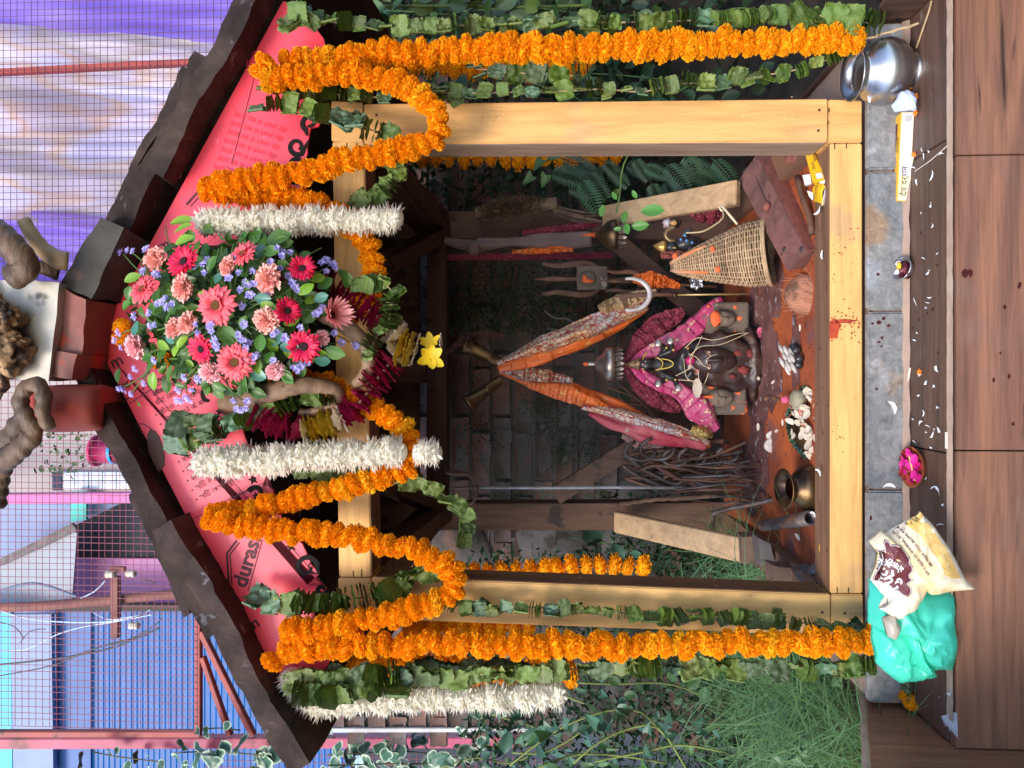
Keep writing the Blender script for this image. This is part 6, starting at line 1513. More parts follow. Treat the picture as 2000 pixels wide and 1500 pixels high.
ol = [bz(*p) for p in ((730, 115), (680, 170), (540, 240), (380, 335), (310, 380), (240, 350), (95, 480), (190, 610), (180, 760), (125, 950), (240, 1100), (340, 1180), (330, 1240), (230, 1300), (450, 1430), (650, 1300), (720, 1200), (780, 1070), (850, 1130), (1100, 1090), (1390, 1050), (1290, 950), (1120, 650), (850, 250))]
so, bvh = pillow('bag', ol, -.205, .030, paper, sw, .007, 31, rings=16)
def overlay(name, poly, m, lift=.0007, rings=6, sub=3):
    pts = [bz(*p) for p in poly]; w0 = []
    for i in range(len(pts)):
        a, b_ = pts[i], pts[(i + 1) % len(pts)]
        for k in range(sub): w0.append(P(a[0] + (b_[0] - a[0]) * k / sub, a[1] + (b_[1] - a[1]) * k / sub, -.235))
    c = sum(w0, Vector((0, 0, 0))) / len(w0); n = len(w0); vs, fs = [], []
    for r in range(rings + 1):
        for p in w0: vs.append(c.lerp(p, r / rings))
    for r in range(rings):
        for k in range(n): fs.append((r * n + k, r * n + (k + 1) % n, (r + 1) * n + (k + 1) % n, (r + 1) * n + k))
    for v in vs:
        h = bvh.ray_cast(Vector((v.x, -.6, v.z)), Vector((0, 1, 0)))
        if h[0] is not None: v.y = h[0].y - lift
    return MB().add(vs, fs).build(name, m, sw, True)
ogre = mat('ochre_print', (.72, .44, .12), (.78, .52, .20), 20, .45)
overlay('printed_border', ((735, 125), (690, 172), (560, 245), (640, 290), (700, 350), (760, 420), (830, 540), (910, 650), (990, 800), (1060, 900), (1110, 930), (1260, 945), (1110, 650), (850, 260)), ogre)
oc2 = mat('ochre_print_light', (.78, .54, .22), None, rough=.45)
for x, y in ((670, 245), (745, 335), (830, 445), (915, 570), (990, 695), (1060, 845), (840, 330), (1020, 590)):
    overlay('printed_ring', [(x + 62 * math.cos(k * math.pi / 6), y + 62 * math.sin(k * math.pi / 6)) for k in range(12)], oc2, .0011, 3, 1)
mar = mat('maroon_print', (.115, .025, .03), (.15, .035, .045), 30, .45)
emb = ((330, 475), (365, 490), (375, 530), (440, 520), (510, 545), (600, 690), (585, 740), (625, 790), (640, 850), (605, 900), (615, 940), (655, 960), (590, 1010), (625, 1060), (630, 1120), (590, 1165), (530, 1150), (480, 1100), (420, 1110), (380, 1050), (330, 1030), (240, 980), (150, 960), (160, 910), (240, 780), (275, 690), (255, 610), (310, 590), (310, 510))
overlay('emblem', emb, mar, .0012)
cx_, cy_ = 420, 830
for i in range(len(emb)):
    a, b_ = emb[i], emb[(i + 1) % len(emb)]
    q = []
    for k in range(5):
        x = a[0] + (b_[0] - a[0]) * k / 4; y = a[1] + (b_[1] - a[1]) * k / 4
        x, y = cx_ + (x - cx_) * .945, cy_ + (y - cy_) * .96
        p = P(*bz(x, y), -.235); h = bvh.ray_cast(Vector((p.x, -.6, p.z)), Vector((0, 1, 0)))
        if h[0] is not None: p.y = h[0].y - .0016
        q.append(p)
    MB().tube(q, .0005, 4).build('emblem_line', paper_w, sw)
def bagtext(s, at, size, ang, m, bold=0, name='lettering'):
    o = text(s, name, m, sw, P(*bz(*at), -.235), size, R(ang), bold=bold)
    project(o, bvh, .0019); return o
bagtext('\u0917\u0941\u092a\u094d\u0924\u093e', (520, 1040), .0235, 42, paper_w, .0005)
bagtext('\u0938\u094d\u0935\u0940\u091f', (395, 760), .0115, 66, paper_w, .0002); bagtext('\u092c\u0947\u0915\u0930\u0940', (530, 800), .0125, 56, paper_w, .0002)
inkp = mat('purple_ink', (.12, .04, .06), None, rough=.6)
bagtext('NH 3, NEAR ITI SHAMSHI, KULLU (H', (835, 880), .0058, 34.5, inkp, .0001); bagtext('(M) 98054-73523, 86294-92455', (868, 775), .0058, 34.5, inkp, .0001)
# ---- incense carton with print
ic = thing('incense_box', 'long yellow and cream incense carton lying on the step with a torn bluish sleeve end', 'incense box', tuple(PZ(1785, 300, TZ)))
f0, f1 = PZ(1786, 218, TZ), PZ(1777, 392, TZ)
hz = V(0, 0, .0235); bk_ = V(-.002, .036, 0)
yel2 = mat('yellow_print_card', (.78, .42, .03), (.80, .52, .10), 4, .4); crm = mat('cream_card', (.74, .62, .30), (.78, .72, .60), 6, .42)
MB().hexa([f1, f0, f0 + hz, f1 + hz, f1 + bk_, f0 + bk_, f0 + bk_ + hz, f1 + bk_ + hz]).build('carton', yel2, ic, bevel=.0008)
xd = (f0 - f1).normalized(); zf = V(0, -1, 0); zf = (zf - xd * zf.dot(xd)).normalized()
def face_pt(u, v, lift=.001): return f1.lerp(f0, u) + hz * v + zf * lift
def top_pt(u, v, lift=.001): return f1.lerp(f0, u) + hz + bk_ * v + V(0, 0, lift)
def quad(name, pts, m, par): return MB().add(pts, [(0, 1, 2, 3)]).build(name, m, par)
quad('front_panel', [face_pt(.006, .04, .0006), face_pt(.994, .04, .0006), face_pt(.994, .96, .0006), face_pt(.006, .96, .0006)], crm, ic)
quad('white_field', [face_pt(.28, .06, .0009), face_pt(.985, .06, .0009), face_pt(.985, .94, .0009), face_pt(.28, .94, .0009)], mat('white_print_field', (.72, .71, .74), None, rough=.45), ic)
text('\u0926\u0947\u0935 \u0926\u0930\u094d\u0936\u0928', 'lettering', ink, ic, face_pt(.05, .32, .0014), .0155, xdir=xd, zdir=zf)
grey_i = mat('grey_ink', (.22, .22, .26), None, rough=.6)
for k in range(26):
    u = .885 + .075 * k / 26; 
    if k % 3 != 1: quad('barcode_bar', [face_pt(u, .18, .0013), face_pt(u + .0012 + .001 * (k % 2), .18, .0013), face_pt(u + .0012 + .001 * (k % 2), .72, .0013), face_pt(u, .72, .0013)], grey_i, ic)
for r in range(5): text('\u0905\u0917\u0930\u092c\u0924\u094d\u0924\u0940 \u0936\u0941\u0926\u094d\u0927 \u0938\u0941\u0917\u0902\u0927', 'fine_print', grey_i, ic, face_pt(.32 + .0 * r, .75 - r * .14, .0013), .0026, xdir=xd, zdir=zf)
for r in range(4): text('NET WT. 100 g  M.R.P. Rs', 'fine_print', grey_i, ic, face_pt(.62, .75 - r * .16, .0013), .0028, xdir=xd, zdir=zf)
zt = V(0, 0, 1)
quad('maroon_ribbon', [top_pt(.34, .42, .0007), top_pt(.90, .30, .0007), top_pt(.90, .78, .0007), top_pt(.34, .78, .0007)], mar, ic)
text('\u092e\u0902\u0917\u0932\u0926\u0940\u092a', 'lettering', paper_w, ic, top_pt(.42, .46, .0012), .0165, xdir=xd, zdir=zt, bold=.0003); text('\u0938\u0941\u0917\u0928\u094d\u0927', 'lettering', ink, ic, top_pt(.05, .35, .0012), .014, xdir=xd, zdir=zt)
text('\u0905\u0917\u0930\u092c\u0924\u094d\u0924\u0940', 'lettering', ink, ic, top_pt(.55, .08, .0012), .008, xdir=xd, zdir=zt)
pillow('plastic_sleeve', [(1747, 219), (1742, 205), (1750, 195), (1755, 182), (1768, 178), (1782, 184), (1786, 200), (1785, 219)], -.075, .012, mat('crinkled_film', (.36, .44, .66), (.55, .58, .68), 40, .12, .8, 60, spec=.8), ic, .010, 5, rings=8)
# ---- foil cup and petal dish
fc = thing('foil_cup', 'small crumpled maroon and silver foil cup lying on the edge of the grey slab', 'foil cup', tuple(PZ(1790, 527, TZ)))
c = PZ(1784, 527, TZ) + V(0, .01, .0)
MB().lathe([(.010, 0), (.014, .008), (.020, .018), (.0215, .024), (.019, .022), (.012, .010), (.004, .006)], c, (.15, -.35, .9), 22, cap=False).build('cup', mat('silver_foil', (.62, .62, .66), (.3, .26, .28), 90, .22, 1.0, 120, metal=.9), fc, True)
MB().ball(c + V(0, -.004, .014), (.015, .011, .012), 12, 9, jit=.6).build('maroon_wrap', mat('maroon_foil', (.13, .015, .025), (.06, .01, .015), 40, .3, .5, metal=.4), fc, True)
MB().ball(c + V(.007, -.010, .026), (.007, .004, .004), 8, 6, jit=.6).build('yellow_bit', mat('yellow_foil', (.75, .48, .03), None, rough=.3), fc, True); MB().ball(c + V(-.004, -.010, .030), (.005, .006, .004), 8, 6, jit=.6).build('white_bit', paper_w, fc, True)
pd = thing('petal_dish', 'shallow clay dish of magenta rose petals and red powder beside the sweet bag', 'dish', tuple(PZ(1800, 912, TZ)))
c = PZ(1795, 912, TZ)
MB().lathe([(.018, 0), (.028, .004), (.036, .014), (.0375, .016), (.034, .014), (.02, .006), (.001, .005)], c, (0, -.1, 1), 30, cap=False).build('dish', mat('clay_dish', (.40, .10, .03), (.30, .07, .03), 20, .7, .3), pd, True)
rp = pm2.copy(); rp.materials[0] = mat('magenta_rose_petal', (.72, .01, .22), (.62, .02, .30), 20, .5, rnd=.2, trans=.1)
rp2 = pm2.copy(); rp2.materials[0] = mat('red_petal', (.42, .02, .03), (.30, .02, .02), 20, .6, rnd=.2)
for k in range(40):
    a, r = U(0, 6.28), math.sqrt(U(0, 1)) * .030
    put(rp if U(0, 1) < .55 + .4 * math.cos(a) else rp2, 'petal', pd, c + V(r * math.cos(a), r * math.sin(a), .010 + U(0, .010)), z=V(U(-.6, .6), U(-.9, .2), 1), roll=U(0, 6), sc=U(.012, .02))
o = MB().tube([c + V(.02, -.01, .022), c + V(-.022, -.022, .018)], .0016, 6).build('incense_stick', mat('incense_stick', (.72, .42, .16), None, rough=.7), pd)
# ---- dried red drops on slab, step and riser
drop_m = mat('dried_red_drop', (.075, .012, .010), (.04, .010, .010), 50, .4)
def drop(c, n_, r, e=1.0):
    n_ = Vector(n_); u_ = n_.cross(V(0, 0, 1)) if abs(n_.z) < .9 else V(1, 0, 0); u_.normalize(); v_ = n_.cross(u_)
    return MB().add([c + n_ * .0009 + (u_ * math.cos(k * .785) * e + v_ * math.sin(k * .785)) * r * U(.6, 1.1) for k in range(8)], [tuple(range(8))]).build('dried_drop', drop_m, podium)
for x, y, r in ((1715, 536, 4), (1716, 630, 6), (1725, 622, 4), (1703, 632, 4), (1722, 660, 3), (1735, 636, 4), (1716, 668, 4), (1722, 676, 3), (1700, 1012, 3), (1712, 760, 3)): drop(P(x, y, -.0225), (0, -1, 0), px(r), U(.5, 1.6))
for x, y, r in ((1812, 612, 3), (1830, 518, 3), (1822, 605, 4), (1795, 624, 3), (1800, 455, 3), (1832, 690, 3), (1783, 640, 3), (1810, 412, 2)): drop(PZ(x, y, TZ), (0, 0, 1), px(r), 1.2)
for x, y, r in ((1884, 533, 6), (1895, 534, 5), (1990, 560, 3), (1992, 555, 3), (1962, 600, 3), (1940, 742, 3), (1953, 690, 2), (1978, 828, 3), (1970, 735, 3)): drop(P(x, y, TY - .0205), (0, -1, 0), px(r), 1.4)
# ---- scattered bits on the step
wp = pm2.copy(); wp.materials[0] = mat('fresh_white_petal', (.74, .74, .78), (.66, .64, .64), 30, .5, rnd=.08)
def sliver_mesh(w, cv, tw, seed):
    def fn(u, v):
        ww = w * math.sin(math.pi * (.06 + .88 * u)) ** (.6 + .8 * (seed % 2)) * (1 + .5 * noise.noise(Vector((u * 5, v * 4, seed))))
        return ((u - .5), (v - .5) * ww + cv * (u - .5) ** 2, .10 + .3 * (u - .5) ** 2 + .6 * (v - .5) ** 2 + tw * (u - .5) * (v - .5))
    return MB().grid(fn, 7, 2).mesh('petal', wp.materials[0], True)
slivers = [sliver_mesh(.16 + .07 * k, (.1, -.5, .9, .3, -1.1, .6)[k], U(-1, 1), k) for k in range(6)]
sliver = slivers[2]
spots = [(1810, 505), (1830, 497), (1818, 530), (1812, 590), (1818, 580), (1808, 600), (1790, 595), (1770, 612), (1767, 618), (1788, 645), (1790, 665), (1827, 720), (1800, 735), (1812, 742), (1830, 752), (1778, 738), (1776, 745), (1800, 775), (1830, 798), (1806, 808), (1798, 822), (1816, 828), (1786, 820), (1815, 842), (1835, 840), (1788, 863), (1818, 875), (1822, 845), (1786, 330), (1805, 290), (1812, 298), (1803, 305), (1819, 340), (1820, 400), (1790, 360), (1825, 440), (1800, 420), (1840, 300), (1812, 935), (1822, 950), (1838, 960), (1842, 990), (1838, 1020), (1855, 1352), (1840, 1360)]
for k, (x, y) in enumerate(spots):
    o = put(random.choice(slivers), 'white_petal', None, PZ(x + U(-4, 4), y + U(-4, 4), TZ + .001), z=V(U(-.2, .2), U(-.4, 0), 1), roll=U(0, 6.28), sc=(U(.005, .019), U(.006, .013), .008))
    tag(o, 'white petal sliver scattered on the wood-look step tiles', 'petal', 'white petal slivers scattered on the step')
o = put(sliver, 'white_petal', None, P(1744, 794, -.05), z=(0, -1, .1), roll=.4, sc=.026); tag(o, 'large frayed white petal stuck on the middle of the grey slab', 'petal')
o = put(sliver, 'white_petal', None, P(1735, 946, -.05), z=(0, -1, .1), roll=1.5, sc=.022); tag(o, 'white petal stuck at the joint of two grey slabs', 'petal')
for lab, (x, y), s in (('white petal on the beam edge beside the coconut', (1612, 498), .018), ('white petal on the beam ledge below the yellow cartons', (1606, 415), .02), ('white petal on the beam ledge below the offering plate', (1607, 920), .018), ('white petal on the beam ledge near the iron pipe', (1596, 1002), .016)):
    o = put(sliver, 'white_petal', None, P(x, y, .03) + V(0, 0, .004), z=(0, -.4, 1), roll=U(0, 6), sc=s); tag(o, lab, 'petal')
mt_ = mat('matchstick', (.66, .60, .50), None, rough=.7)
for lab, a, b_ in (('burnt white stick on the slab edge in the middle', (1777, 718), (1773, 748)), ('pale stick beside the incense carton', (1783, 305), (1779, 325)), ('pale flat stick on the step edge above the petal dish', (1848, 844), (1848, 876))):
    o = MB().bar(PZ(a[0], a[1], TZ + .003), PZ(b_[0], b_[1], TZ + .003), .0035, .0025).build('stick', mt_, None); tag(o, lab, 'stick')
ob_ = mat('orange_scrap', (.85, .20, .01), None, rough=.7)
for lab, (x, y) in (('orange marigold scrap among the white petals on the step', (1795, 726)), ('orange scrap between pot and sleeve', (1778, 168)), ('orange scrap next to the torn sleeve', (1789, 188)), ('orange scrap on the end of the incense carton', (1788, 220)), ('orange scrap against the incense carton middle', (1784, 302))):
    o = MB().ball(PZ(x, y, TZ + .003), (.006, .004, .003), 7, 5, jit=.8).build('marigold_scrap', ob_, None); tag(o, lab, 'flower scrap')
ms = thing('marigold_scrap', 'broken orange marigold head with a green sepal below the green bag', 'flower head', tuple(PZ(1775, 1357, TZ)))
for k, (x, y) in enumerate(((1763, 1345), (1768, 1356), (1775, 1367), (1780, 1376), (1764, 1336))): put(random.choice(MG), 'petal_tuft', ms, PZ(x, y, TZ + .008), z=V(U(-1, 1), -.5, U(0, 1)), sc=.013)
MB().tube([PZ(1760, 1335, TZ + .016), PZ(1768, 1345, TZ + .020), PZ(1776, 1353, TZ + .020), PZ(1774, 1358, TZ + .018)], [.002, .006, .006, .001], 7).build('sepal', leaf_d, ms, True)
# twine from the marigold strand over the pot
o = MB().tube(catmull([P(1684, 78, -.075), P(1712, 70, -.08), P(1745, 60, -.09), P(1775, 52, -.11), P(1800, 44, -.13)], .006), .0022, 6, ridge=lambda i, k: .35 * math.sin(i * 1.3 + k)).build('twine', mat('jute_twine', (.46, .32, .18), (.36, .24, .13), 60, .9, .4), None); tag(o, 'loose jute twine trailing from the marigold strand over the steel pot', 'twine')
o = MB().tube(catmull([PZ(1790, 93, TZ + .003), PZ(1803, 55, TZ + .004), PZ(1815, 20, TZ + .004), PZ(1822, -10, TZ + .004)], .01), .0016, 6).build('twine', bpy.data.materials['jute_twine'], None); tag(o, 'straight piece of jute twine lying on the step behind the pot', 'twine')
o = MB().tube(catmull([PZ(1850, 285, TZ + .002), PZ(1815, 315, TZ + .003), PZ(1786, 335, TZ + .003)], .01), .0008, 5).build('incense_splinter', mt_, None); tag(o, 'thin splinter pointing at the incense carton', 'splinter')
o = put(pm, 'paper_scrap', None, P(1697, 192, -.047), z=(0, -1, 0), sc=(.018, .012, .01)); o.data = pm.copy(); o.data.materials[0] = paper_w; tag(o, 'torn white paper scrap on the grey slab beside the steel pot', 'paper scrap')
# ================================================================ behind and beside the shrine
random.seed(99)
redm = mat('red_gate_paint', (.36, .06, .05), (.27, .05, .05), 8, .55, .2, 30, c3=(.10, .03, .03), c3scale=12, c3at=.66)
redw = mat('red_mesh_wire', (.34, .11, .14), None, rough=.6)
GY = 1.55
def mesh_panel(label, x0, x1, y0, y1, frame, wm=None):
    "pixel box ix x0..x1, iy y0..y1"
    t = thing('mesh_gate', label, 'mesh gate', tuple(P(x1, (y0 + y1) / 2, GY)))
    b = MB(); a, c = P(x0, y0, GY), P(x1, y1, GY)          # a: top, high x ; c: bottom, low x
    step = .0287; k = 0; x = c.x
    while x < a.x:
        b.tube([V(x, GY + .002 * math.sin(k), c.z), V(x + .004 * math.sin(k * 1.7), GY + .002, (a.z + c.z) / 2), V(x, GY, a.z)], .0014, 4, cap=False); x += step; k += 1
    z = c.z; k = 0
    while z < a.z:
        b.tube([V(c.x, GY + .004, z), V((a.x + c.x) / 2, GY + .004, z + .003 * math.sin(k * 2.1)), V(a.x, GY + .004, z)], .0014, 4, cap=False); z += step * 1.06; k += 1
    b.build('wire_mesh', wm or redw, t)['kind'] = 'stuff'
    for p, q, w in frame: MB().bar(P(*p, GY + .02), P(*q, GY + .02), w, .03, (0, 1, 0)).build('frame_bar', redm, t, bevel=.002)
    return t
mesh_panel('red mesh gate panel in front of the purple and cream tent cloth', -120, 458, -150, 640, [((467, -150), (467, 640), .032), ((-120, 148), (462, 118), .024), ((-120, 640), (458, 640), .03)], mat('dark_red_wire', (.13, .045, .055), None, rough=.6))
mesh_panel('red mesh gate panel in front of the blue shutter', -120, 384, 648, 1428, [((388, 648), (388, 1432), .024), ((-120, 1432), (392, 1432), .024), ((-120, 652), (384, 652), .03), ((393, 1233), (495, 1436), .022), ((396, 1283), (450, 1436), .020)])
o = MB().bar(P(-120, 1449, GY + .06), P(1020, 1446, GY + .02), .045, .045, (0, 1, 0)).build('gate_post', mat('faded_red_post', (.46, .07, .17), (.34, .05, .09), 5, .5, .2, 30, c3=(.17, .03, .04), c3scale=5, c3at=.62), None, bevel=.003); tag(o, 'faded pinkish red gate post beside the end of the brick wall', 'gate post')
o = MB().bar(P(650, 1425, WY - .01), P(1045, 1424, WY - .01), .016, .016, (0, 1, 0)).build('wall_edge_strip', mat('white_strip', (.55, .55, .56), (.42, .40, .40), 10, .6), None, bevel=.002); tag(o, 'narrow white strip down the end of the brick wall', 'edge strip')
# tent cloth, hung in fans
def cloth_mat(name, stops, trans=.45):
    m = bpy.data.materials.new(name); m.use_nodes = True; nt = m.node_tree; N = nt.nodes; L = nt.links
    co = N.new('ShaderNodeTexCoord'); nz = N.new('ShaderNodeTexNoise'); nz.inputs['Scale'].default_value = 2.4; nz.inputs['Detail'].default_value = 1.5
    tm_ = N.new('ShaderNodeMapping'); tm_.inputs['Scale'].default_value = (1.9, .5, .62); tm_.inputs['Rotation'].default_value = (0, .12, 0); L.new(co.outputs['Object'], tm_.inputs[0]); L.new(tm_.outputs[0], nz.inputs['Vector'])
    r = N.new('ShaderNodeValToRGB'); cr = r.color_ramp
    while len(cr.elements) < len(stops): cr.elements.new(.5)
    for e_, (p, c) in zip(cr.elements, stops): e_.position = p; e_.color = (*c, 1)
    L.new(nz.outputs['Fac'], r.inputs[0])
    b = N['Principled BSDF']; b.inputs['Roughness'].default_value = .55; b.inputs['Sheen Weight'].default_value = .2
    t = N.new('ShaderNodeBsdfTranslucent'); ms = N.new('ShaderNodeMixShader'); ms.inputs[0].default_value = trans
    L.new(r.outputs[0], b.inputs['Base Color']); L.new(r.outputs[0], t.inputs[0]); L.new(b.outputs[0], ms.inputs[1]); L.new(t.outputs[0], ms.inputs[2]); L.new(ms.outputs[0], N['Material Output'].inputs[0])
    return m
cream = cloth_mat('cream_tent_cloth', [(.26, (.60, .53, .84)), (.40, (.70, .63, .86)), (.47, (.66, .46, .40)), (.53, (.58, .49, .66)), (.60, (.50, .41, .42)), (.70, (.68, .58, .68))])
purple = cloth_mat('purple_tent_cloth', [(.3, (.17, .08, .50)), (.5, (.26, .16, .72)), (.7, (.32, .20, .64))])
tent = thing('tent_cloth', 'purple and cream pleated tent cloth hanging behind the red mesh gate', 'tent cloth', tuple(P(300, 200, 2.5)))
def drape(name, top, bot, m, seed, nf, Y=2.5):
    "edges: top/bot = (iy0, iy1) at ix -140 and at ix 560"
    def fn(u, v):
        ix = -140 + 700 * u
        y0 = top[0] + (bot[0] - top[0]) * u; y1 = top[1] + (bot[1] - top[1]) * u
        iy = y0 + (y1 - y0) * v + 5 * math.sin(u * 5 + seed)
        d = .016 * (.1 + u * .9) * math.sin(v * nf * 2 * math.pi + 2.2 * noise.noise(Vector((u * 1.5, v * 3, seed)))) + .26 * noise.noise(Vector((u * 2.3, v * 2.6, seed + 5))) * (1 - .4 * u)
        return P(ix, iy, Y + d + .05 * math.sin(u * 2.5))
    return MB().grid(fn, 60, 110).build(name, m, tent, True)
drape('purple_cloth', (-260, 46), (-330, 100), purple, 1, 9); drape('cream_cloth', (40, 235), (90, 250), cream, 3, 6, 2.54); drape('cream_cloth', (196, 410), (205, 480), cream, 6, 8, 2.50); drape('purple_cloth', (396, 560), (462, 700), purple, 9, 6, 2.55)
# ---- street side: walls, shutter, pole
BY = 4.6
def panel(name, pts, m, parent, Y=BY, dep=.1):
    return MB().prism([P(a, b, Y) for a, b in pts], (0, dep, 0)).build(name, m, parent, fix=True)
hs = thing('street_house', 'pale and pink painted house front with a dark opening behind the mesh gate', 'house', tuple(P(400, 1050, BY)))
plw = mat('pale_painted_wall', (.30, .36, .54), (.24, .29, .44), 2, .8, .2); pkw = mat('pink_painted_wall', (.66, .26, .46), (.60, .30, .55), 2, .8, .2); crw = mat('beige_wall', (.42, .36, .36), (.36, .31, .31), 3, .85, .3)
panel('pale_wall', [(-200, 985), (420, 985), (420, 1200), (-200, 1200)], plw, hs, BY + .1)
panel('pink_wall', [(132, 1092), (420, 1092), (420, 1200), (132, 1200)], pkw, hs, BY, .09)
panel('opening', [(148, 1025), (232, 985), (420, 985), (420, 1090), (148, 1090)], mat('dark_room', (.035, .035, .045), None, rough=.9), hs, BY + .04, .05)
panel('slanting_sheet', [(-60, 1100), (10, 1092), (135, 1030), (150, 1042), (140, 1180), (0, 1180)], mat('grey_sheet', (.36, .39, .46), (.30, .32, .38), 3, .7, .3), hs, BY - .3, .02)
panel('rough_edge', [(-10, 1096), (60, 1062), (140, 1022), (150, 1036), (80, 1070), (0, 1106)], mat('rough_cement', (.12, .11, .11), (.2, .18, .18), 20, .9, 1.), hs, BY - .34, .03)
panel('teal_strip', [(137, 960), (168, 960), (168, 1015), (137, 1020)], mat('teal_paint', (.10, .55, .50), None, rough=.7), hs, BY - .02, .03)
panel('pink_beam', [(-200, 967), (420, 962), (420, 982), (-200, 986)], mat('pink_beam', (.62, .14, .38), (.5, .2, .42), 3, .7), hs, BY - .5, .1)
panel('beige_wall', [(-200, 700), (420, 700), (420, 962), (-200, 962)], crw, hs, BY + .1)
gridm = mat('tiled_white_wall', (.60, .66, .76), (.52, .58, .68), 5, .5)
for k in range(5):
    for j in range(2): panel('wall_tile', [(120 + k * 27, 922 + j * 18), (145 + k * 27, 922 + j * 18), (145 + k * 27, 938 + j * 18), (120 + k * 27, 938 + j * 18)], gridm, hs, BY + .06, .03)
panel('dark_gap', [(102, 922), (120, 922), (120, 958), (102, 958)], mat('navy_gap', (.02, .03, .07), None), hs, BY + .05, .03)
st = thing('roller_shutter', 'blue ribbed metal roller shutter behind the mesh gate', 'roller shutter', tuple(P(700, 1330, 4.2)))
blue = mat('blue_paint', (.008, .27, .86), (.012, .33, .92), 4, .45, .1, rnd=.10); blued = mat('deep_blue_paint', (.03, .11, .36), (.02, .08, .28), 5, .5)
zb, zt_ = P(690, 1300, 4.2).z, P(180, 1300, 4.2).z; xa, xb = P(300, 1560, 4.2).x, P(300, 1192, 4.2).x
nsl = 46; hsl = (zt_ - zb) / nsl
slm = MB().grid(lambda u, v: (xa + (xb - xa) * u - (xa + xb) / 2, -.016 * math.sin(v * math.pi), (v - .5) * hsl * .90), 1, 6).mesh('slat', blue, True)
for k in range(nsl): put(slm, 'slat', st, (( xa + xb) / 2, 4.2, zb + (k + .5) * hsl), z=(0, 0, 1))
MB().box((xa, 4.205, zb), (xb, 4.25, zt_)).build('backing', blued, st)
MB().box((xa, 4.18, zt_), (xb, 4.28, P(112, 1300, 4.2).z)).build('shutter_hood', blued, st)
panel('frame', [(100, 1188), (112, 1180), (700, 1184), (700, 1194), (112, 1194)], mat('brown_frame', (.05, .03, .025), None), st, 4.15, .06)
panel('grey_board', [(20, 1200), (100, 1200), (104, 1520), (26, 1520)], plw, st, 4.1, .04); panel('cyan_board', [(-120, 1180), (20, 1190), (24, 1520), (-120, 1520)], mat('cyan_paint', (.03, .42, .66), None, rough=.5), st, 4.12, .04)
# rusty utility pole
up = thing('utility_pole', 'rusty pole with porcelain insulators and tangled cables seen through the mesh', 'utility pole', tuple(P(420, 1150, 3.2)))
rust = mat('rusty_pole', (.26, .10, .075), (.19, .08, .07), 6, .7, .5)
MB().tube([P(-160, 1196, 3.2), P(100, 1182, 3.2), P(345, 1160, 3.2), P(520, 1148, 3.2)], .031, 14).build('pole', rust, up, True)
MB().bar(P(226, 1125, 3.15), P(226, 1245, 3.15), .05, .04, (0, 1, 0)).build('bracket', rust, up, bevel=.003)
MB().bar(P(245, 1112, 3.13), P(215, 1112, 3.13), .035, .03, (0, 1, 0)).build('bracket', rust, up, bevel=.003)
porc = mat('porcelain', (.62, .58, .48), (.55, .5, .4), 10, .35)
for x, y in ((256, 1120), (262, 1222), (216, 1122)): MB().lathe([(.010, -.03), (.022, -.028), (.024, -.01), (.016, 0), (.024, .01), (.022, .028), (.010, .03)], P(x, y, 3.10), (0, 0, 1), 16).build('insulator', porc, up, True)
MB().tube([P(232 + 5 * math.cos(a), 1178 + 24 * math.sin(a), 3.15) for a in [R(-100) + R(280) * k / 14 for k in range(15)]], .004, 6).build('clamp', mat('black_iron', (.02, .02, .02), None), up)
cwh = mat('white_cable', (.45, .52, .70), None, rough=.5); cbk = mat('black_cable', (.02, .022, .03), None, rough=.5)
for pts, r, m in (([(-20, 1165), (30, 1145), (70, 1140), (110, 1150), (140, 1162), (158, 1168)], .010, mat('grey_cable', (.16, .2, .3), None)), ([(158, 1168), (185, 1155), (210, 1130)], .004, cwh), ([(-20, 1185), (40, 1205), (110, 1214), (200, 1215), (260, 1205)], .005, cwh), ([(-20, 1270), (50, 1268), (110, 1240), (160, 1225), (220, 1215), (300, 1200)], .004, cwh), ([(-20, 1300), (80, 1290), (150, 1280), (230, 1262), (320, 1222)], .006, cbk), ([(0, 1320), (100, 1300), (200, 1262), (290, 1240)], .004, cbk),
                  ([(100, 1302), (180, 1268), (250, 1250), (310, 1215), (316, 1190)], .004, cbk), ([(276, 1130), (300, 1138), (315, 1150)], .004, cbk), ([(290, 1185), (280, 1200), (230, 1212)], .004, cbk), ([(180, 1195), (210, 1210), (245, 1206), (280, 1200), (300, 1185)], .003, cwh), ([(40, 1255), (60, 1232), (100, 1228)], .003, cbk), ([(0, 1215), (30, 1225), (50, 1252)], .003, cbk)):
    MB().tube(catmull([P(x, y, 3.05) for x, y in pts], .05), r, 6).build('cable', m, up)
# hanging pot with plant
pp = thing('plant_pot', 'magenta plant pot with trailing green plant behind the mesh gate', 'plant pot', tuple(P(250, 880, 3.4)))
mag = mat('magenta_plastic', (.50, .03, .13), (.42, .03, .14), 4, .35)
p0, p1 = P(255, 882, 3.4), P(187, 880, 3.4)
MB().lathe([(.06, 0), (.085, (p1 - p0).length * .92), (.105, (p1 - p0).length * .92), (.108, (p1 - p0).length), (.09, (p1 - p0).length), (.08, .1)], p0, p1 - p0, 24, cap=False).build('pot', mag, pp, True)
MB().lathe([(.086, .10), (.088, .11), (.086, .12)], p0, p1 - p0, 24, cap=False).build('blue_band', blue, pp, True)
dkg = mat('dark_vine_leaf', (.030, .065, .018), (.018, .042, .014), 20, .45, rnd=.35, spec=.4)
mdg = mat('vine_leaf', (.060, .135, .040), (.042, .095, .032), 20, .42, rnd=.32, spec=.4, trans=.1)
tlg = mat('blue_green_leaf', (.055, .14, .090), (.042, .11, .072), 20, .42, rnd=.28, spec=.4, trans=.1)
ylg = mat('yellow_green_leaf', (.13, .19, .03), (.09, .14, .025), 20, .45, rnd=.3, trans=.15)
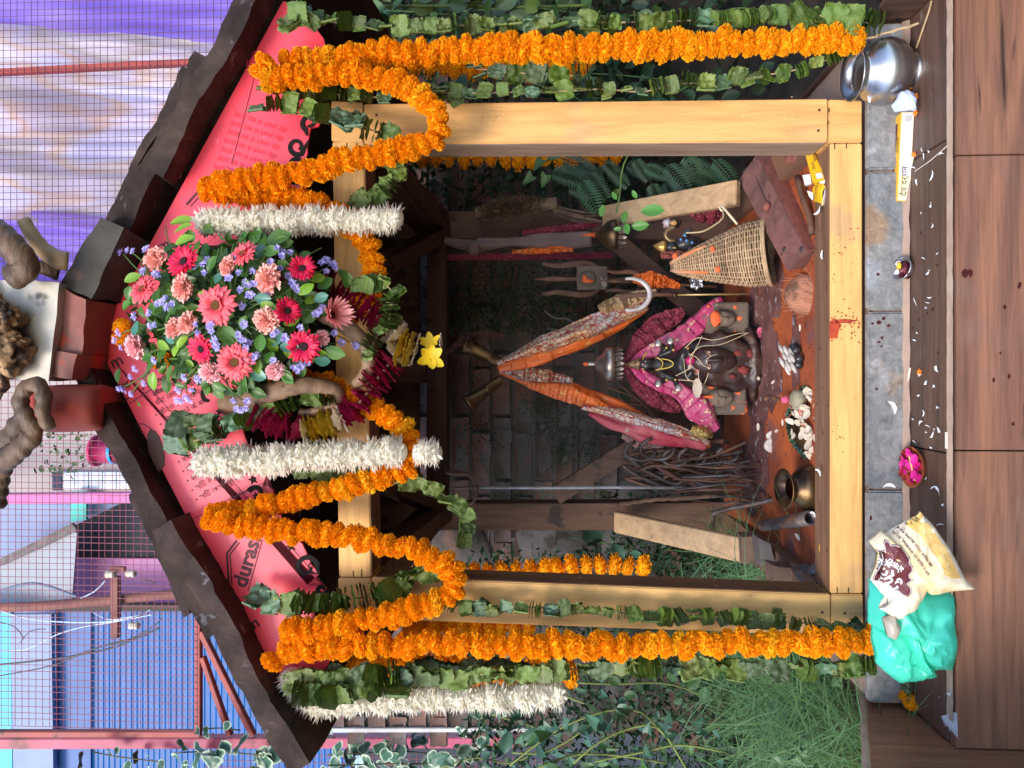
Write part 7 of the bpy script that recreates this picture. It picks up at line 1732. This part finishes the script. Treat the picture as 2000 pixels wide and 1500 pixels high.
LD = [leaf_mesh(700 + k, dkg, .36) for k in range(3)]; LM = [leaf_mesh(710 + k, mdg, .36) for k in range(3)]; LT = [leaf_mesh(720 + k, tlg, .34) for k in range(3)]; LY = [leaf_mesh(730 + k, ylg, .32) for k in range(2)]
def heart(seed, m):
    random.seed(seed); b = MB(); cu = U(-.1, .3)
    def fn(u, v):
        x = (v - .5) * 2; w = .46 * (1 - u) ** .75 * (1 if u > .04 else .8)
        return (x * w, u - .16 * (1 - u) * abs(x) ** 1.5, .12 * abs(x) - cu * u * u)
    b.grid(fn, 5, 6); return b.mesh('leaf', m, True)
HT = [heart(740 + k, tlg) for k in range(3)]; HM = [heart(750 + k, mdg) for k in range(3)]
def ivy_leaf(seed):
    random.seed(seed); b = MB(); rim = []; n = 20
    for k in range(n):
        a = 2 * math.pi * k / n; r = .42 + .20 * max(0, math.cos((a - math.pi / 2) * 2.5)) * (1 if math.sin(a) > -.5 else .4)
        rim.append(Vector((r * math.cos(a), .38 + r * math.sin(a), .06 * math.sin(3 * a + seed))))
    c = Vector((0, .38, .03)); inn = [c.lerp(p, .80 + U(-.1, .08)) for p in rim]
    b.add([c] + inn, [(0, 1 + k, 1 + (k + 1) % n) for k in range(n)], 0)
    b.add(inn + rim, [(k, n + k, n + (k + 1) % n, (k + 1) % n) for k in range(n)], 1)
    return b.mesh('leaf', [mat('ivy_centre', (.055, .13, .085), (.04, .10, .06), 10, .4, rnd=.3), mat('ivy_edge', (.30, .38, .26), (.38, .44, .34), 10, .45, rnd=.2)], True)
IV = [ivy_leaf(760 + k) for k in range(3)]
random.seed(5)
def vine(name, label, path, pool, size, per, spread, cat='vine', group=None, stem_r=.002, stem_mat=None, droop=.4, face=.6, jitY=.03):
    pts = [P(p[0], p[1], p[2]) for p in path]
    q = catmull(pts, per)
    t = thing(name, label, cat, tuple(q[0]), group)
    MB().tube(catmull(pts, .03), stem_r, 6).build('stem', stem_mat or stem_m, t, True)
    for i, p in enumerate(q):
        d = (q[min(i + 1, len(q) - 1)] - q[max(i - 1, 0)]).normalized()
        yd = (d * .5 + rv(.9) + V(0, -.2, -droop)).normalized()
        z = (V(0, -face, .5) + rv(.6)).normalized()
        put(random.choice(pool), 'leaf', t, p + rv(spread) * 1.0 + V(0, U(-jitY, jitY), 0), z=z, x=yd.cross(z), sc=size * U(.65, 1.25))
    return t
plant_stem = mat('brown_vine_stem', (.10, .09, .035), None, rough=.7)
for k in range(5):
    vine('trailing_plant', 'trailing green stem growing out of the magenta pot', [(190, 865 + k * 8, 3.38), (165 - 6 * k, 850 + k * 18, 3.3), (120 - 8 * k, 848 + k * 18, 3.3), (85, 850 + k * 16, 3.3)], LM, .05, .035, .03, 'trailing stem')
    t = bpy.data.objects['trailing_plant' + ('.%03d' % k if k else '')]; t.parent = pp; t.location = Vector(t.location) - Vector(pp.location); [t.__delitem__(q_) for q_ in ('label', 'category')]
# ---- dark growth on the pot side of the shrine
gv = 'dark vines beside the shrine on the steel pot side'
vine('vine', 'yellow-green vine along the very edge of the photo by the gable tip', [(470, 25, .6), (600, 12, .55), (760, 12, .5), (900, 12, .5), (1020, 14, .5), (1150, 10, .5)], LY + LM, .055, .020, .035, stem_r=.004, stem_mat=mat('green_vine_stem', (.10, .15, .03), None), group=gv)
for k, (x0, x1, y0, y1, Yv, pool, sz) in enumerate(((480, 900, 18, 30, .75, LM, .05), (480, 700, 60, 40, .9, LD, .05), (900, 1330, 22, 20, .75, LM + LD, .05), (880, 1340, 150, 160, .8, LD, .05), (900, 1300, 128, 205, .7, LD + LM, .045), (1150, 1500, 190, 150, .8, LD, .05), (1260, 1500, 60, 20, .9, LD, .055), (820, 1150, 100, 170, 1.0, LD, .06))):
    vine('vine', ('green vine above the outermost leaf strand near the gable', 'dark vine behind the pink board tip', 'vine hanging past the outermost leaf strand in the middle', 'dark vine between the two leaf strands', 'dark vine crossing between marigold strand and pine post', 'dark vine low beside the pine post', 'dark vine low behind the outermost leaf strand', 'deep shaded vine behind the long marigold strand')[k],
         [(x0, y0, Yv), ((x0 * 2 + x1) / 3, y0 + U(-15, 15), Yv), ((x0 + 2 * x1) / 3, y1 + U(-15, 15), Yv), (x1, y1, Yv)], pool, sz, .020, .05, group=gv)
def mass(name, label, fn, n, m, s0, s1, cat='undergrowth'):
    b = MB()
    for _ in range(n):
        c = fn(); d = rv().normalized() * U(s0, s1); e = d.cross(rv()).normalized() * U(s0, s1) * .45
        b.add([c - d, c + e, c + d, c - e], [(0, 1, 2, 3)])
    o = b.build(name, m); return tag(o, label, cat, kind='stuff')
mass('undergrowth', 'dark mass of leaves behind the vines on the steel pot side', lambda: V(U(.50, 3.0), U(.98, 1.28), U(-.2, 1.50)), 13000, mat('dark_foliage', (.022, .045, .014), (.012, .026, .010), 10, .6, island=.4), .014, .03)
mass('wall_moss', 'dark green moss and small leaves growing over the bricks behind the brocade cloth', lambda: V(.14 + abs(random.gauss(0, .20)), 1.275 - abs(random.gauss(0, .03)), U(-.05, 1.15)), 9000, mat('moss_leaf', (.030, .058, .020), (.018, .036, .013), 10, .7, island=.35), .004, .010)
mass('wall_moss', 'patches of dark moss on the plastered bricks near the tall pale trident', lambda: (lambda c: V(c[0] + random.gauss(0, c[2]), 1.265 - abs(random.gauss(0, .02)), c[1] + random.gauss(0, c[2] * 1.2)))(random.choice(((-.25, .52, .06), (-.30, .44, .05), (-.05, .95, .05), (-.22, .86, .04), (-.12, .62, .04), (-.48, .50, .05), (-.5, .75, .03), (.05, .75, .07)))), 2600, mat('moss_leaf_left', (.035, .065, .025), (.018, .034, .014), 10, .7, island=.3), .003, .008)
o = MB().grid(lambda u, v: (.64 + u * 2.2, .95 + .33 * v + .04 * noise.noise(Vector((u * 6, v * 4, 2))), -.3 + .75 * v ** .6 + .05 * noise.noise(Vector((u * 6, v * 6, 1)))), 24, 16).build('backing_bank', soil_m, None, True); struct(o)  # added bank of dark soil, backing where deep shade lies
# fern-like fronds hanging inside the frame
frm = mat('frond_leaf', (.035, .085, .035), (.025, .06, .028), 20, .5, rnd=.3)
def frond(seed):
    random.seed(seed); b = MB(); n = 11
    for k in range(n):
        t = .12 + .88 * k / n; L = .26 * math.sin(math.pi * (.2 + .7 * t)) + .05
        for s in (-1, 1):
            base = Vector((0, t, -.25 * t * t)); tip = base + Vector((s * L, L * .45, -.05)); w = Vector((-.02 * s, .045, 0)); mid = (base + tip) / 2
            b.add([base, mid - w * .6, tip, mid + w], [(0, 1, 2, 3)])
    b.tube([(0, t / 6, -.25 * (t / 6) ** 2) for t in range(7)], .010, 4); return b.mesh('frond', frm)
FR = [frond(770 + k) for k in range(4)]
for lab, spots in (('dark ferny plant hanging between the back post and the pine post above the pale brace', [(1090, 320), (1110, 340), (1130, 330), (1150, 345), (1075, 345), (1170, 325), (1195, 340), (1215, 330), (1140, 360), (1100, 375)]), ('dark ferny plant hanging over the lower end of the pale brace by the reddish box', [(1230, 320), (1260, 335), (1290, 330), (1320, 330), (1350, 345), (1300, 360), (1340, 310), (1385, 320), (1270, 365)])):
    t = thing('ferny_plant', lab, 'fern', tuple(P(spots[0][0], spots[0][1], .7)))
    for x, y in spots:
        a = R(U(15, 75)); yd = V(-math.sin(a), U(-.3, .2), -math.cos(a)); z = V(U(-.4, .4), -1, U(0, .5)); put(random.choice(FR), 'frond', t, P(x + U(-8, 8), y - 12, U(.55, .75)), z=z, x=yd.cross(z), sc=U(.075, .11))
vine('sprig', 'bright green sprig with pointed leaves hanging over the pale brace', [(1230, 297, .32), (1215, 330, .33), (1212, 370, .33), (1205, 410, .34), (1196, 440, .35)], LY, .03, .10, .01, 'sprig')
sg = bpy.data.objects['sprig']
brl = [leaf_mesh(780 + k, mat('bright_leaf', (.09, .26, .05), (.07, .2, .04), 20, .4, rnd=.15, trans=.15), .27) for k in range(2)]
for x, y, L, a in ((1252, 412, 48, 12), (1233, 442, 36, -5), (1222, 412, 26, 95), (1222, 436, 26, 75), (1199, 448, 16, 0), (1196, 375, 18, 60), (1178, 400, 24, 100), (1235, 372, 18, 60)):
    aa = R(a); yd = V(-math.sin(aa), 0, -math.cos(aa)); z = V(U(-.3, .3), -1, .35); put(random.choice(brl), 'leaf', sg, P(x, y, .30), z=z, x=yd.cross(z), sc=px(L, .3))
for k, (x, y) in enumerate(((1058, 312), (1040, 343), (1068, 342), (1090, 300))):
    put(random.choice(HM), 'leaf', sg, P(x, y, .4), z=(U(-.3, .3), -1, .2), roll=U(0, 6), sc=.035)
vine('vine', 'green leafy stem over the inner bricks behind the pale trident side of the post', [(1240, 1080, .95), (1180, 1060, .95), (1130, 1052, .95), (1100, 1046, .95)], LT, .06, .03, .03)
# ---- grass, vines and ivy on the green bag side
gl = 'vines beside the shrine on the green bag side'
for k, (pth, pool, sz) in enumerate((([(1020, 1340, .5), (1080, 1350, .5), (1130, 1370, .45), (1160, 1380, .45)], HT, .035), ([(960, 1395, .9), (1010, 1410, .9), (1060, 1425, .85), (1100, 1440, .8)], HT, .045), ([(1300, 1440, .5), (1250, 1390, .5), (1180, 1390, .5), (1100, 1420, .5), (1040, 1460, .5), (990, 1500, .5)], HT + LT, .035), ([(1340, 1500, .4), (1290, 1425, .4), (1240, 1420, .4), (1170, 1450, .4), (1110, 1500, .4)], HT + HM, .036),
                                     ([(1050, 1500, .35), (1120, 1475, .4), (1200, 1475, .4), (1300, 1490, .4)], HM, .04), ([(1000, 1470, .6), (1060, 1470, .6), (1120, 1440, .6), (1170, 1400, .6)], LT, .05), ([(1380, 1360, .6), (1300, 1335, .6), (1200, 1336, .6), (1110, 1333, .6)], LM, .045), ([(1420, 1470, .4), (1330, 1455, .4), (1250, 1470, .4), (1150, 1490, .4)], HT, .03), ([(860, 1500, .9), (930, 1480, .9), (1000, 1490, .9), (1080, 1450, .9)], HT, .045), ([(940, 1390, 1.1), (960, 1440, 1.1), (990, 1470, 1.1)], LT, .045))):
    vine('vine', ('heart-leaved vine just under the white garland end', 'vine climbing the end of the brick wall strip', 'long arching vine rising out of the grass towards the gate post', 'arching vine through the middle of the grass', 'heart-leaved vine at the photo edge beside the grass', 'narrow-leaved vine before the wall end', 'straight leafy stem beside the outermost leaf strand', 'small-leaved vine low in the grass edge', 'heart-leaved vine below the variegated ivy', 'short stems hanging at the wall end')[k],
         pth, pool, sz, .026, .045, group=gl, stem_r=.0028, stem_mat=mat('pale_vine_stem', (.16, .20, .05), None, rough=.6) if k == 0 else bpy.data.materials['pale_vine_stem'])
ivs = 'variegated ivy on the gate'
for k, pth in enumerate(([(340, 1470, 1.45), (420, 1468, 1.45), (500, 1474, 1.45), (560, 1480, 1.45)], [(640, 1442, 1.4), (655, 1440, 1.4), (668, 1436, 1.4)], [(640, 1475, 1.4), (720, 1470, 1.4), (800, 1468, 1.35), (900, 1480, 1.3)], [(640, 1495, 1.3), (760, 1492, 1.3), (860, 1492, 1.3)], [(180, 1468, 1.5), (230, 1478, 1.5), (330, 1490, 1.5)], [(900, 1440, 1.2), (960, 1425, 1.2), (1000, 1400, 1.2)], [(400, 1424, 1.5), (430, 1422, 1.5), (480, 1428, 1.5)])):
    vine('ivy', ('variegated ivy below the pink gate post next to the eave', 'single bright ivy sprig at the wall corner under the eave', 'bluish variegated ivy across the lower mesh', 'variegated ivy along the photo edge', 'ivy shoots over the blue shutter', 'cream-edged ivy leaves at the foot of the wall strip', 'small ivy shoots on the gate rail')[k], pth, IV, (.085, .075, .075, .075, .06, .075, .045)[k], (.026, .04, .024, .024, .045, .035, .05)[k], .05, 'ivy', ivs, .003, plant_stem)
lower = thing('mesh_fence', 'red mesh below the gate rail behind the ivy', 'mesh fence', tuple(P(900, 1470, GY)))
b = MB(); a, c = P(400, 1462, GY), P(1060, 1600, GY); x = c.x
while x < a.x: b.tube([V(x, GY, c.z), V(x, GY, a.z)], .0014, 4, cap=False); x += .0287
z = c.z
while z < a.z: b.tube([V(c.x, GY + .004, z), V(a.x, GY + .004, z)], .0014, 4, cap=False); z += .0304
b.build('wire_mesh', redw, lower)['kind'] = 'stuff'
gb_ = MB()
def blade(base, h, lean, w, n=5):
    d = Vector((lean.x, lean.y, 0)); side = d.cross(Vector((0, 0, 1))); side = side.normalized() * w if side.length > 1e-4 else V(w, 0, 0); L, Rr = [], []
    for k in range(n):
        t = k / (n - 1); p = base + Vector((0, 0, h * (t - .32 * t * t * min(1.6, d.length * 1.6)))) + d * h * t * t
        L.append(p - side * (1 - t)); Rr.append(p + side * (1 - t) + V(0, 0, 0))
    gb_.add(L + Rr, [(k, n + k, n + k + 1, k + 1) for k in range(n - 1)])
def wisp(base, d0, L, w, bend, n=6):
    p = Vector(base); d = Vector(d0).normalized(); A, B = [], []
    for k in range(n):
        t = k / (n - 1); sd = d.cross(V(.3, -1, .2)).normalized() * w * (1 - t * .9)
        A.append(p - sd); B.append(p + sd); d = (d + bend / n).normalized(); p = p + d * L / (n - 1)
    gb_.add(A + B, [(k, n + k, n + k + 1, k + 1) for k in range(n - 1)])
for k in range(3000):
    x, y = -.66 - abs(random.gauss(0, .24)) - U(0, .08), U(-.06, .75)
    if random.random() < .14: x, y = U(-.62, -.46), U(.25, .8)
    z0 = -.10 + .06 * noise.noise(Vector((x * 5, y * 5, 3))) + .05 * y + abs(random.gauss(0, .09)) * (1 if random.random() < .6 else 0)
    wisp((x, y, z0), (random.gauss(0, .8), random.gauss(0, .5), U(.1, 1.2)), U(.10, .34), U(.0008, .0019), Vector((random.gauss(0, .9), random.gauss(0, .5), U(-1.4, .1))))
o = gb_.build('grass', mat('blue_green_grass', (.075, .19, .095), (.10, .19, .06), 3, .5, trans=.2, island=.35, spec=.3), None); tag(o, 'tangled fine grass growing beside the shrine and the cheek wall', 'grass', kind='stuff')
gb_ = MB()
for k in range(420):
    x, y = -.72 - abs(random.gauss(0, .12)), U(-.05, .3); a = U(0, 6.28); blade(V(x, y, -.10), U(.06, .22), V(math.cos(a), math.sin(a), 0) * U(.5, 1.3), U(.0007, .0014))
o = gb_.build('grass', mat('dry_grass', (.30, .22, .12), (.22, .16, .09), 5, .7, island=.3), None); tag(o, 'dry brown grass stems near the rotten plank', 'dry grass', kind='stuff')
t = thing('clover', 'small clover leaves at the foot of the grass', 'clover', tuple(P(1640, 1340, .0)))
for x, y in ((1638, 1340), (1640, 1336), (1634, 1338), (1560, 1470), (1566, 1478), (1555, 1480), (1570, 1490), (1520, 1478)): put(random.choice(HM), 'leaf', t, P(x, y, .0), z=(U(-.2, .2), -.8, .6), roll=U(0, 6), sc=U(.014, .03))

# two added dark walls that block bright sky and darken the gaps
o = MB().box((-6, 5.2, -.75), (P(300, 1192, 4.2).x, 5.4, 2.3)).build('sky_block_wall', mat('dark_sky_block', (.06, .07, .10), (.04, .045, .06), 3, .9, .4), None); tag(o, 'added dark bluish wall blocking the sky low behind the ivy and the gate', 'wall')
o = MB().box((.62, 1.36, -.7), (4.2, 1.55, 1.58)).build('dark_backing_wall', mat('dark_backing', (.035, .035, .03), (.02, .022, .018), 5, .95, .8), None); tag(o, 'added dark backing wall that darkens the gaps behind the vines on the steel pot side', 'wall')

mass('undergrowth', 'low green undergrowth in front of the end of the brick wall', lambda: V(U(-1.5, -.60), U(.85, 1.2), -.2 + 1.1 * random.random() ** 1.5), 8000, mat('low_foliage', (.030, .075, .030), (.018, .048, .020), 10, .55, island=.4), .008, .022)
mass('undergrowth', 'shaded leaves low inside the shrine corner behind the pale side brace', lambda: V(U(-.66, -.42), U(.95, 1.22), U(.0, .40)), 900, bpy.data.materials['low_foliage'], .008, .02)
